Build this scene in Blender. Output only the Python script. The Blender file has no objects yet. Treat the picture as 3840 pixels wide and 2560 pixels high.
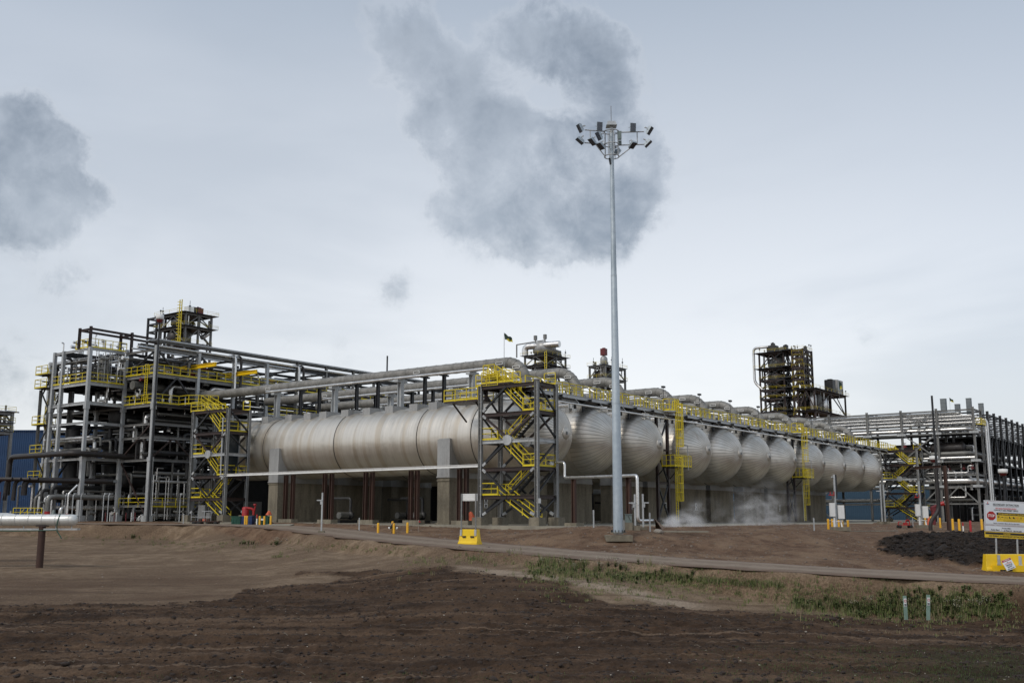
import bpy, math, random
import numpy as np
from mathutils import Vector, Matrix
random.seed(7); rng = np.random.default_rng(7)
PI = math.pi; rad = math.radians
SC = bpy.context.scene; COL = SC.collection
V = Vector

# ------------------------------------------------------------------ survey helpers (plant axes: X along the vessel row, Y along a vessel)
HC = 0.67; FPX = 3862.0; PIT = rad(9.7); YAW = rad(53.44)
FH = (math.sin(YAW), math.cos(YAW)); RH = (FH[1], -FH[0])
CP, SP = math.cos(PIT), math.sin(PIT)
def polar(d, t): return (d*(FH[0]+t*RH[0]), d*(FH[1]+t*RH[1]))
def sight(sx, sy, d):
    qx, qy = (sx-1920)/FPX, (sy-1280)/FPX
    k = CP+qy*SP
    x, y = polar(d, qx/k)
    return V((x, y, HC+d*(SP-qy*CP)/k))
# ------------------------------------------------------------------ mesh builder
class MB:
    def __init__(s): s.v = []; s.f = []; s.sm = []
    def add(s, vs, fs, smooth=False):
        o = len(s.v); s.v.extend([tuple(p) for p in vs])
        for f in fs: s.f.append(tuple(i+o for i in f)); s.sm.append(smooth)
        return s
    def box(s, c, d, rz=0.0, M=None):
        x, y, z = d[0]/2, d[1]/2, d[2]/2
        p = [V((a*x, b*y, e*z)) for e in (-1, 1) for b in (-1, 1) for a in (-1, 1)]
        if rz:
            R = Matrix.Rotation(rz, 3, 'Z'); p = [R @ q for q in p]
        if M is not None: p = [M @ q for q in p]
        c = V(c)
        return s.add([q+c for q in p], [(0,2,3,1),(4,5,7,6),(0,1,5,4),(2,6,7,3),(0,4,6,2),(1,3,7,5)])
    def span(s, a, b):
        return s.box([(a[i]+b[i])/2 for i in range(3)], [abs(a[i]-b[i]) for i in range(3)])
    def frame(s, p, q):
        p, q = V(p), V(q); w = (q-p).normalized()
        up = V((0,0,1)) if abs(w.z) < .95 else V((0,1,0))
        u = w.cross(up).normalized(); v = u.cross(w).normalized()
        return p, q, u, v
    def bar(s, p, q, w=.1, h=.1):
        p, q, u, v = s.frame(p, q); a, b = u*w/2, v*h/2
        return s.add([p-a-b, p+a-b, p+a+b, p-a+b, q-a-b, q+a-b, q+a+b, q-a+b],
                     [(0,1,2,3),(7,6,5,4),(0,4,5,1),(1,5,6,2),(2,6,7,3),(3,7,4,0)])
    def ibeam(s, p, q, w=.2, h=.3, t=.03):
        p, q, u, v = s.frame(p, q); o = v*(h/2-t/2)
        s.bar(p+o, q+o, w, t); s.bar(p-o, q-o, w, t); s.bar(p, q, t*.8, h-2*t-.002)
        return s
    def tube(s, p, q, r, n=8, r2=None, caps=True):
        return s.path([p, q], r, n, caps, [r, r if r2 is None else r2])
    def path(s, pts, r, n=8, caps=True, rs=None):
        pts = [V(p) for p in pts]; m = len(pts)
        tan = []
        for i in range(m):
            a = (pts[i]-pts[i-1]).normalized() if i else (pts[1]-pts[0]).normalized()
            b = (pts[i+1]-pts[i]).normalized() if i < m-1 else a
            t_ = (a+b); tan.append(t_.normalized() if t_.length > 1e-6 else a)
        w = tan[0]; up = V((0,0,1)) if abs(w.z) < .9 else V((0,1,0))
        u = w.cross(up).normalized(); vs = []
        for i in range(m):
            w = tan[i]; u = (u-w*u.dot(w)).normalized(); v = w.cross(u)
            k = 1.0
            if 0 < i < m-1:
                c = (pts[i]-pts[i-1]).normalized().dot((pts[i+1]-pts[i]).normalized()); k = 1/max(.5, math.sqrt((1+c)/2))
            R = (rs[i] if rs else r)
            for j in range(n):
                a = 2*PI*j/n; vs.append(pts[i]+(u*math.cos(a)+v*math.sin(a))*R)
        fs = [(i*n+j, i*n+(j+1)%n, (i+1)*n+(j+1)%n, (i+1)*n+j) for i in range(m-1) for j in range(n)]
        s.add(vs, fs, n >= 6)
        if caps:
            s.add(vs[:n], [tuple(range(n-1, -1, -1))]); s.add(vs[-n:], [tuple(range(n))])
        return s
    def lathe(s, prof, n=24, c=(0,0,0), axis='Z', smooth=True):
        vs = []; c = V(c)
        for (r, h) in prof:
            for j in range(n):
                a = 2*PI*j/n; x, y = r*math.cos(a), r*math.sin(a)
                vs.append(c+(V((x, y, h)) if axis == 'Z' else V((x, h, y)) if axis == 'Y' else V((h, x, y))))
        fs = [(i*n+j, i*n+(j+1)%n, (i+1)*n+(j+1)%n, (i+1)*n+j) for i in range(len(prof)-1) for j in range(n)]
        return s.add(vs, fs, smooth)
    def prism(s, poly, z0, z1):
        n = len(poly)
        vs = [(x, y, z0) for x, y in poly]+[(x, y, z1) for x, y in poly]
        return s.add(vs, [tuple(range(n-1,-1,-1)), tuple(range(n, 2*n))]+[(i,(i+1)%n,n+(i+1)%n,n+i) for i in range(n)])
    def xform(s, M):
        s.v = [tuple(M @ V(p)) for p in s.v]; return s
    def build(s, name, mat, parent=None, loc=None):
        me = bpy.data.meshes.new(name); me.from_pydata(s.v, [], s.f); me.update()
        me.polygons.foreach_set('use_smooth', s.sm)
        if mat is not None: me.materials.append(mat)
        o = bpy.data.objects.new(name, me); COL.objects.link(o)
        if parent is not None: o.parent = parent
        if loc is not None: o.location = loc
        return o
def arc(c, u, v, r, a0=0, a1=90, n=6):
    c, u, v = V(c), V(u), V(v)
    return [c+u*(r*math.cos(rad(a0+(a1-a0)*i/n)))+v*(r*math.sin(rad(a0+(a1-a0)*i/n))) for i in range(n+1)]
def elbowed(pts, R, n=5):
    pts = [V(p) for p in pts]; out = [pts[0]]
    for i in range(1, len(pts)-1):
        a = (pts[i-1]-pts[i]); b = (pts[i+1]-pts[i]); r = min(R, a.length*.49, b.length*.49)
        a.normalize(); b.normalize()
        p0, p1 = pts[i]+a*r, pts[i]+b*r
        for k in range(n+1):
            f = k/n; out.append(p0*(1-f)**2+pts[i]*2*f*(1-f)+p1*f*f)
    out.append(pts[-1]); return out
def tag(o, label=None, cat=None, group=None, kind=None):
    if label: o['label'] = label
    if cat: o['category'] = cat
    if group: o['group'] = group
    if kind: o['kind'] = kind
    return o
def thing(name, label, cat, loc=(0,0,0), rz=0, group=None):
    o = bpy.data.objects.new(name, None); COL.objects.link(o); o.location = loc; o.rotation_euler = (0,0,rz)
    o.empty_display_size = .1
    return tag(o, label, cat, group)
def copy_tree(o, loc=None, rz=None, label=None, group=None, parent=None, skip=()):
    c = o.copy(); COL.objects.link(c)
    if parent is not None: c.parent = parent
    for ch in list(o.children):
        if ch.name.split('.')[0] not in skip: copy_tree(ch, parent=c)
    if loc is not None: c.location = loc
    if rz is not None: c.rotation_euler = (0,0,rz)
    if label: c['label'] = label
    if group: c['group'] = group
    return c
def to_mesh(o, name):                                       # font outline to a plain mesh object
    dg = bpy.context.evaluated_depsgraph_get(); me = bpy.data.meshes.new_from_object(o.evaluated_get(dg))
    m = o.data.materials[0]; cu = o.data; bpy.data.objects.remove(o); bpy.data.curves.remove(cu)
    n = bpy.data.objects.new(name, me); COL.objects.link(n)
    if not len(me.materials): me.materials.append(m)
    return n
ORD = ['first','second','third','fourth','fifth','sixth','seventh','eighth','ninth','tenth','eleventh','twelfth']

# ------------------------------------------------------------------ materials
MATS = {}
class NT:
    def __init__(s, nt): s.t = nt; s.n = nt.nodes; s.l = nt.links
    def node(s, typ, **kw):
        n = s.n.new(typ)
        for k, v in kw.items():
            if hasattr(n, k): setattr(n, k, v)
        return n
    def put(s, sock, v):
        if isinstance(v, bpy.types.NodeSocket): s.l.new(v, sock)
        elif v is not None:
            if hasattr(sock.default_value, '__len__') and not hasattr(v, '__len__'): v = (v, v, v)
            if hasattr(v, '__len__') and len(v) == 3 and len(sock.default_value) == 4: v = (*v, 1)
            sock.default_value = v
    def math(s, op, a, b=None, c=None, clamp=False):
        n = s.n.new('ShaderNodeMath'); n.operation = op; n.use_clamp = clamp
        for i, x in enumerate((a, b, c)):
            if x is not None: s.put(n.inputs[i], x)
        return n.outputs[0]
    def vmath(s, op, a, b=None):
        n = s.n.new('ShaderNodeVectorMath'); n.operation = op; s.put(n.inputs[0], a)
        if b is not None: s.put(n.inputs[1], b)
        return n.outputs['Value'] if op in ('LENGTH','DOT_PRODUCT','DISTANCE') else n.outputs[0]
    def mix(s, f, a, b, typ='MIX'):
        n = s.n.new('ShaderNodeMix'); n.data_type = 'RGBA'; n.blend_type = typ
        s.put(n.inputs[0], f); s.put(n.inputs[6], a); s.put(n.inputs[7], b); return n.outputs[2]
    def noise(s, vec, scale=1, detail=4, rough=.55, dist=0):
        n = s.n.new('ShaderNodeTexNoise'); n.inputs['Scale'].default_value = scale; n.inputs['Detail'].default_value = detail
        n.inputs['Roughness'].default_value = rough; n.inputs['Distortion'].default_value = dist
        if vec is not None: s.l.new(vec, n.inputs['Vector'])
        return n.outputs['Fac']
    def ramp(s, f, lo, hi, a=0.0, b=1.0, smooth=True):
        n = s.n.new('ShaderNodeMapRange'); n.interpolation_type = 'SMOOTHSTEP' if smooth else 'LINEAR'
        s.put(n.inputs[0], f); n.inputs[1].default_value = lo; n.inputs[2].default_value = hi; n.inputs[3].default_value = a; n.inputs[4].default_value = b
        return n.outputs[0]
    def mapping(s, vec, scale=(1,1,1), loc=(0,0,0), rot=(0,0,0)):
        n = s.n.new('ShaderNodeMapping'); s.l.new(vec, n.inputs[0])
        n.inputs['Scale'].default_value = scale; n.inputs['Location'].default_value = loc; n.inputs['Rotation'].default_value = rot
        return n.outputs[0]
    def sep(s, v):
        n = s.n.new('ShaderNodeSeparateXYZ'); s.l.new(v, n.inputs[0]); return n.outputs
    def bump(s, h, strength=.5, dist=.05):
        n = s.n.new('ShaderNodeBump'); n.inputs['Strength'].default_value = strength; n.inputs['Distance'].default_value = dist
        s.l.new(h, n.inputs['Height']); return n.outputs[0]
    def obj(s): return s.n.new('ShaderNodeTexCoord').outputs['Object']
    def pos(s): return s.n.new('ShaderNodeNewGeometry').outputs['Position']
    def attr(s, name):
        n = s.n.new('ShaderNodeAttribute'); n.attribute_name = name; return n
def new_mat(name):
    m = bpy.data.materials.new(name); m.use_nodes = True; m.node_tree.nodes.clear()
    t = NT(m.node_tree); b = t.n.new('ShaderNodeBsdfPrincipled'); o = t.n.new('ShaderNodeOutputMaterial')
    t.l.new(b.outputs[0], o.inputs[0]); MATS[name] = m
    return m, t, b, o
def simple(name, c1, c2, rough=.5, metal=0.0, scale=1.5, streak=None, bump=0.0, stain=None, stain_amt=.5, spec=None):
    m, t, b, o = new_mat(name)
    p = t.pos()
    q = t.mapping(p, streak) if streak else p
    n1 = t.noise(q, scale, 5, .6); n2 = t.noise(p, scale*6, 3, .6)
    f = t.ramp(t.math('ADD', t.math('MULTIPLY', n1, .7), t.math('MULTIPLY', n2, .3)), .35, .65)
    c = t.mix(f, c1, c2)
    if stain:
        n3 = t.ramp(t.noise(t.mapping(p, (1,1,.25)), scale*1.7, 6, .65), .56, .72, 0, stain_amt); c = t.mix(n3, c, stain)
    t.put(b.inputs['Base Color'], c); b.inputs['Metallic'].default_value = metal
    t.put(b.inputs['Roughness'], t.ramp(n1, .3, .7, max(.05, rough-.1), rough+.1))
    if spec is not None: b.inputs['Specular IOR Level'].default_value = spec
    if bump: t.l.new(t.bump(t.math('ADD', n1, n2), bump, .03), b.inputs['Normal'])
    return m
simple('galv', (.36,.37,.37), (.52,.535,.54), .5, .35, 1.2, (1,1,.3), stain=(.16,.14,.12), stain_amt=.6)
simple('galv_blue', (.34,.40,.45), (.50,.56,.60), .45, .3, .5, (1,1,.12), stain=(.20,.25,.29), stain_amt=.5)
simple('steel_grey', (.15,.15,.145), (.255,.255,.245), .6, .1, .8, (1,1,.4), stain=(.1,.085,.075))
simple('steel_black', (.011,.012,.014), (.022,.023,.026), .5, 0, 1)
simple('steel_brown', (.026,.016,.014), (.048,.027,.022), .55, 0, 1, stain=(.03,.02,.02))
simple('steel_rust', (.040,.018,.012), (.068,.031,.020), .7, 0, 1.2, (1,1,.3), stain=(.04,.018,.014))
simple('yellow', (.62,.485,.010), (.77,.61,.018), .45, 0, 1.2, stain=(.30,.17,.035), stain_amt=.55)
simple('yellow_plastic', (.78,.50,.006), (.86,.58,.01), .38, 0, .8, stain=(.5,.36,.08), stain_amt=.35)
simple('bollard_yellow', (.72,.36,.012), (.80,.44,.02), .5, 0, 2, stain=(.4,.22,.05), stain_amt=.4)
simple('pipe_silver', (.66,.65,.63), (.82,.81,.79), .33, .8, 1.0)
simple('pipe_dull', (.13,.13,.12), (.21,.205,.19), .5, .3, .7, stain=(.13,.12,.1))
simple('pipe_dark', (.026,.026,.028), (.05,.05,.049), .5, .2, .7)
simple('pipe_black', (.016,.014,.014), (.034,.027,.024), .5, 0, .7)
simple('concrete', (.145,.125,.09), (.25,.22,.165), .9, 0, .9, (1.5,1.5,.25), .25, stain=(.14,.12,.09), stain_amt=.7)
simple('slab', (.21,.19,.15), (.31,.285,.225), .9, 0, .35, None, .1, stain=(.22,.2,.16), stain_amt=.5)
simple('white', (.72,.72,.70), (.80,.80,.78), .5, 0, 1.5, stain=(.5,.49,.46), stain_amt=.4)
simple('red', (.30,.010,.012), (.40,.016,.016), .45, 0, 2)
simple('dark_red', (.11,.014,.016), (.17,.022,.024), .5, 0, 1)
simple('green', (.008,.06,.04), (.012,.085,.055), .5, 0, 1.5)
simple('blue', (.012,.035,.12), (.018,.05,.16), .5, 0, 1.5)
simple('orange', (.55,.10,.045), (.68,.16,.075), .7, 0, 2.2)
simple('black', (.012,.012,.013), (.02,.02,.021), .6, 0, 2)
simple('hose_green', (.01,.07,.045), (.02,.10,.07), .5, 0, 2)
simple('marker_green', (.20,.30,.24), (.26,.36,.30), .55, 0, 3)
simple('grey_box', (.20,.21,.21), (.28,.29,.29), .5, .1, 2)
simple('elec_green', (.14,.18,.17), (.19,.23,.22), .5, .1, 2)
simple('canvas', (.17,.11,.075), (.27,.18,.12), .9, 0, 5, (1,1,.2), .4)
simple('rubber', (.01,.01,.01), (.02,.02,.02), .8, 0, 3)
simple('stack_grey', (.15,.17,.18), (.2,.22,.23), .6, .1, .7)
simple('lamp_glass', (.075,.085,.105), (.11,.125,.15), .25, .2, 3)
simple('bluewall_light', (.22,.34,.45), (.28,.40,.50), .5, .1, .3)
simple('stone', (.25,.21,.17), (.42,.38,.32), .9, 0, 3)
simple('teal_blue', (.02,.12,.42), (.03,.15,.5), .4, 0, 3)
simple('letter_black', (.012,.012,.014), (.016,.016,.018), .6, 0, 3)
simple('letter_red', (.5,.02,.03), (.56,.03,.04), .5, 0, 3)
simple('sign_white', (.60,.63,.67), (.66,.69,.72), .45, 0, 1.2)
simple('sign_yellow', (.62,.42,.02), (.68,.47,.03), .45, 0, 2)
G = MATS

def corrugated(name, c1, c2, pitch=.3):
    m, t, b, o = new_mat(name)
    p = t.obj(); x = t.sep(p)
    w = t.math('SINE', t.math('MULTIPLY', x[0], 2*PI/pitch))
    n = t.ramp(t.noise(t.mapping(p, (.05,.05,.4)), 1, 4), .35, .65)
    t.put(b.inputs['Base Color'], t.mix(n, c1, c2)); b.inputs['Roughness'].default_value = .5; b.inputs['Metallic'].default_value = .1
    t.l.new(t.bump(w, .6, .04), b.inputs['Normal'])
    return m
corrugated('bluewall', (.006,.036,.105), (.009,.047,.13), .45)
corrugated('bluewall_far', (.014,.042,.075), (.020,.056,.095), .5)

# aluminium jacketed vessel: rings of sheet along Y, streaks running round the shell
def vessel_mat():
    m, t, b, o = new_mat('vessel_shell')
    p = t.obj(); s = t.sep(p)
    ringv = t.mapping(p, (.10, 5.5, .10)); ring = t.noise(ringv, 1, 4, .7)
    ring2 = t.noise(t.mapping(p, (.05, .9, .05)), 1, 2, .5)
    dents = t.noise(p, 1.8, 3, .5)
    blotch = t.ramp(t.noise(t.mapping(p, (.35, .8, .35)), 1, 5, .6), .50, .72)
    c = t.mix(t.ramp(ring, .25, .75), (.65,.60,.525), (.74,.695,.62))
    c = t.mix(t.math('MULTIPLY', t.ramp(ring2, .50, .62), .38), c, (.46,.35,.22))
    c = t.mix(t.math('MULTIPLY', blotch, .25), c, (.33,.30,.25))
    # dark runs below each pad on the crown of the shell: dirt washed down from the supports
    seam = t.math('ABSOLUTE', t.math('SUBTRACT', t.math('FRACT', t.math('DIVIDE', s[1], 1.05)), .5))
    sl = t.ramp(seam, .0, .02, 1, 0)
    c = t.mix(t.math('MULTIPLY', sl, .22), c, (.25,.22,.18))
    t.put(b.inputs['Base Color'], c); b.inputs['Metallic'].default_value = .9
    t.put(b.inputs['Roughness'], t.ramp(ring, .3, .7, .39, .47))
    h = t.math('ADD', t.math('MULTIPLY', dents, .5), t.math('ADD', t.math('MULTIPLY', ring, .04), t.math('MULTIPLY', sl, -.15)))
    t.l.new(t.bump(h, .45, .06), b.inputs['Normal'])
    return m
vessel_mat()
def head_mat(N=46):
    m, t, b, o = new_mat('vessel_head')
    p = t.obj(); s = t.sep(p)
    a = t.math('ARCTAN2', s[0], s[2]); rr = t.math('SQRT', t.math('ADD', t.math('POWER', s[0], 2), t.math('POWER', s[2], 2)))
    fr = t.math('FRACT', t.math('MULTIPLY', t.math('ADD', a, PI), N/(2*PI)))
    dd = t.math('MULTIPLY', t.math('ABSOLUTE', t.math('SUBTRACT', fr, .5)), t.math('MULTIPLY', rr, 2*PI/N))   # metres from the seam
    line = t.ramp(dd, .008, .040, 1, 0)
    line = t.math('MULTIPLY', line, t.ramp(rr, .3, .9, .35, 1))
    g = t.math('FLOOR', t.math('MULTIPLY', t.math('ADD', a, PI), N/(2*PI)))
    wn = t.n.new('ShaderNodeTexWhiteNoise'); wn.noise_dimensions = '1D'; t.l.new(g, wn.inputs['W'])
    tint = wn.outputs['Value']
    wp = t.pos(); blot = t.noise(wp, .8, 5, .6); big = t.noise(wp, .33, 3, .55)
    c = t.mix(tint, (.64,.595,.53), (.72,.68,.615))
    c = t.mix(t.ramp(blot, .55, .75, 0, .3), c, (.36,.31,.25))
    c = t.mix(t.ramp(big, .40, .62, 0, .45), c, (.40,.355,.29))
    rust = t.math('MULTIPLY', t.ramp(t.noise(t.mapping(wp, (2.2,.4,.28)), 1, 4, .6), .60, .72), t.ramp(s[2], .2, 2.6))
    c = t.mix(t.math('MULTIPLY', rust, .55), c, (.27,.15,.075))
    c = t.mix(t.math('MULTIPLY', line, .60), c, (.13,.11,.085))
    t.put(b.inputs['Base Color'], c); b.inputs['Metallic'].default_value = .9
    t.put(b.inputs['Roughness'], t.ramp(blot, .3, .7, .34, .46))
    t.l.new(t.bump(t.math('ADD', t.math('MULTIPLY', line, .6), t.math('MULTIPLY', blot, .6)), .5, .05), b.inputs['Normal'])
    return m
head_mat()
def duct_mat():
    m, t, b, o = new_mat('duct_jacket')
    p = t.pos()
    n1 = t.noise(p, 1.3, 5, .6, .6); n2 = t.noise(p, 7, 3, .6)
    t.put(b.inputs['Base Color'], t.mix(t.ramp(n1, .35, .65), (.185,.18,.165), (.275,.265,.245)))
    b.inputs['Roughness'].default_value = .62; b.inputs['Metallic'].default_value = .25
    t.l.new(t.bump(t.math('ADD', n1, t.math('MULTIPLY', n2, .4)), .6, .06), b.inputs['Normal'])
duct_mat()
def insul_mat():
    m, t, b, o = new_mat('pipe_white')
    p = t.obj(); s = t.sep(p)
    seam = t.math('ABSOLUTE', t.math('SUBTRACT', t.math('FRACT', t.math('DIVIDE', s[0], .92)), .5))
    sl = t.ramp(seam, .0, .02, 1, 0)
    n = t.noise(t.mapping(p, (1.2,.3,.3)), 2, 4, .6)
    c = t.mix(t.ramp(n, .4, .65), (.66,.66,.63), (.74,.735,.70))
    c = t.mix(t.math('MULTIPLY', sl, .3), c, (.3,.29,.27))
    t.put(b.inputs['Base Color'], c); b.inputs['Roughness'].default_value = .38; b.inputs['Metallic'].default_value = .35
    t.l.new(t.bump(t.math('ADD', sl, n), .25, .03), b.inputs['Normal'])
insul_mat()

# ------------------------------------------------------------------ terrain
TB = [(-0.4773, [(137.0, 0.33), (115.7, 0.24), (109.8, -0.98), (93.8, -1.91), (73.6, -2.69), (58.5, -3.11), (48.4, -3.29), (37.2, -3.56), (28.6, -3.68)]),
(-0.3282, [(137.0, 0.33), (115.7, 0.24), (108.8, -0.96), (92.8, -1.88), (73.6, -2.69), (58.5, -3.11), (48.4, -3.29), (37.2, -3.56), (28.6, -3.68)]),
(-0.245, [(111.6, 0.26), (101, 0.12), (97.5, -0.15), (90.5, -1.55), (88, -1.65), (73.6, -2.55), (58.5, -3.05), (48.4, -3.29), (37.2, -3.56), (28.6, -3.68)]),
(-0.179, [(111.6, 0.28), (97.5, 0.04), (89.4, -0.34), (81.5, -1.41), (77.5, -1.69), (67.5, -2.41), (56.4, -2.98), (48.4, -3.29), (37.2, -3.56), (28.6, -3.68)]),
(-0.0398, [(101.5, 0.05), (92.5, -0.14), (82.4, -0.63), (72.3, -1.09), (69.8, -1.2), (61.3, -1.89), (57.3, -2.19), (46.8, -2.93), (37.2, -3.56), (28.6, -3.68)]),
(0.0945, [(77.2, -0.1), (72.7, -0.17), (71.2, -0.61), (68.3, -1.14), (61.2, -1.43), (56.3, -2.0), (51.8, -2.55), (47.3, -3.09), (37.8, -3.61), (28.6, -3.68)]),
(0.2387, [(91.4, -0.14), (81.3, -0.18), (77.3, -0.59), (68.4, -1.69), (61.3, -1.99), (57.3, -2.47), (51.4, -3.12), (47.9, -3.42), (38.1, -3.65), (28.6, -3.68)]),
(0.3679, [(113.7, -0.2), (95.6, -0.48), (88.5, -0.66), (69.5, -2.05), (62.4, -2.29), (56.4, -2.98), (50.4, -3.58), (46.9, -3.8), (39.8, -3.85), (29.2, -3.76)]),
(0.4773, [(111.7, -0.25), (96.6, -0.54), (86.5, -0.69), (67.5, -2.53), (60.9, -2.7), (55.4, -3.08), (48.4, -3.65), (44.9, -3.77), (38.8, -3.92), (29.2, -3.76)])]
TT = np.array([t for t, _ in TB])
DG = np.linspace(10, 200, 761)
ZT = np.array([np.interp(DG, [p[0] for p in r][::-1], [p[1] for p in r][::-1]) for _, r in TB])
for i in range(len(ZT)):                                  # beyond the table the yard is level
    far = DG > TB[i][1][0][0]
    ZT[i][far] = np.interp(DG[far], [TB[i][1][0][0], TB[i][1][0][0]+15, 400], [TB[i][1][0][1], .05, .05])
    k = np.ones(7)/7; pad = np.pad(ZT[i], 3, mode='edge'); ZT[i] = np.convolve(pad, k, 'valid')
def zbase(d, t):
    d = np.asarray(d, float); t = np.asarray(t, float)
    j = np.clip(np.searchsorted(TT, t)-1, 0, len(TT)-2); f = np.clip((t-TT[j])/(TT[j+1]-TT[j]), 0, 1); f = f*f*(3-2*f)
    q = np.clip((d-DG[0])/(DG[1]-DG[0]), 0, len(DG)-1.001); i = q.astype(int); g = q-i
    za = ZT[j, i]*(1-g)+ZT[j, i+1]*g; zb = ZT[j+1, i]*(1-g)+ZT[j+1, i+1]*g
    return za*(1-f)+zb*f
def slab_z(y): return np.interp(y, [40, 55, 75, 95, 200], [-.10, .0, .08, .22, .24])
def dt(x, y):
    d = x*FH[0]+y*FH[1]; return d, (x*RH[0]+y*RH[1])/d
def gz(x, y):
    d, t = dt(x, y); z = float(zbase(d, t))
    if 'Z' in GRID and 23 < d < 118: z = float(grid_z(d, t))
    if 71 <= x and y >= 42 and d > 60: z = float(slab_z(y))
    return z
GRID = {}
def grid_z(d, t):
    ds, ts, Z = GRID['d'], GRID['t'], GRID['Z']
    i = int(np.clip(np.searchsorted(ds, d)-1, 0, len(ds)-2)); j = int(np.clip(np.searchsorted(ts, t)-1, 0, len(ts)-2))
    f = (d-ds[i])/(ds[i+1]-ds[i]); g = (t-ts[j])/(ts[j+1]-ts[j])
    return (Z[i,j]*(1-g)+Z[i,j+1]*g)*(1-f)+(Z[i+1,j]*(1-g)+Z[i+1,j+1]*g)*f
def hash2(ix, iy, seed=0):
    n = (ix.astype(np.int64)*374761393+iy.astype(np.int64)*668265263+seed*974711) & 0x7fffffff
    n = ((n ^ (n >> 13))*1274126177) & 0x7fffffff
    return ((n ^ (n >> 16)) & 0xffff)/65535.0
def vnoise(x, y, seed=0):
    ix, iy = np.floor(x), np.floor(y); fx, fy = x-ix, y-iy; fx = fx*fx*(3-2*fx); fy = fy*fy*(3-2*fy)
    a, b = hash2(ix, iy, seed), hash2(ix+1, iy, seed); c, e = hash2(ix, iy+1, seed), hash2(ix+1, iy+1, seed)
    return (a*(1-fx)+b*fx)*(1-fy)+(c*(1-fx)+e*fx)*fy
def fbm(x, y, o=4, seed=0, g=.5):
    s = 0; a = 1; tot = 0
    for i in range(o): s = s+a*vnoise(x*2**i+17*i, y*2**i-9*i, seed+i); tot += a; a *= g
    return s/tot
def ss(a, b, x):
    f = np.clip((x-a)/(b-a), 0, 1); return f*f*(3-2*f)
# ground zones as functions of (t, d): edge of the ploughed soil, toe of the bank, etc.
SOIL_T = [-.6, -.49, -.327, -.275, -.25, -.215, -.205, -.158, -.107, -.041, .008, .046, .097, .174, .276, .378, .49, .6]
SOIL_D = [47.4, 47.5, 47.8, 49, 56, 57.3, 65, 63.2, 60.5, 56.8, 53.5, 51.3, 47.8, 46.8, 46.2, 45.2, 45.5, 45]
TOE_T = [-.6, -.33, -.245, -.18, -.04, .095, .24, .37, .5]; TOE_D = [109.5, 108.6, 90, 81.3, 62.5, 57.0, 52.2, 51.0, 49.6]
def zones(d, t, X, Y):
    U = X*RH[0]+Y*RH[1]
    wob = (fbm(X*.22, Y*.22, 4, 3)-.5)*.6+(fbm(U*.07, d*.42, 4, 5)-.5)*.8
    e = np.interp(t, SOIL_T, SOIL_D)
    soil = ss(-.8, .8, (e-d)+wob*3.6+(fbm(X*.9, Y*.9, 4, 8, .6)-.5)*3.4)
    gap = ss(0, .35, 1-np.abs((d-(59.9+wob*1.5))/(.3+2.3*ss(-.14, -.19, t))))*ss(-.125, -.15, t)*ss(-.24, -.225, t); soil = soil*(1-gap)
    sliver = ss(0, .4, 1-np.abs((d-(46.6+wob))/.5))*ss(-.36, -.33, t)*ss(-.28, -.31, t); soil = soil*(1-sliver*.9)
    # light wheel track left in the sand
    tr = ss(0, .7, 1-np.abs((d-np.interp(t, [-.05,.02,.08,.14,.19], [58.5,54.8,51.6,48.3,47.6]))/1.6))*ss(-.08, -.02, t)*ss(.20, .155, t)
    toe = np.interp(t, TOE_T, TOE_D)
    bank = ss(-1.0, 1.0, (d-toe)+wob*3)
    mound = ss(-.06, .06, 1-np.sqrt(((t-.452)/.105)**2+((d-78)/10.5)**2)+wob*.25)
    dark_tone = ss(.30, .44, t)*ss(40, 33, d)  # dark grassy soil at the nearest corner
    patch = ss(72, 55, d+wob*9)*ss(-.20, -.30, t+wob*.12)*(.45+.55*ss(.35,.6,fbm(U*.10, d*.55, 4, 61)))*(1-soil)
    return soil, bank, mound, tr, dark_tone, patch
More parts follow.
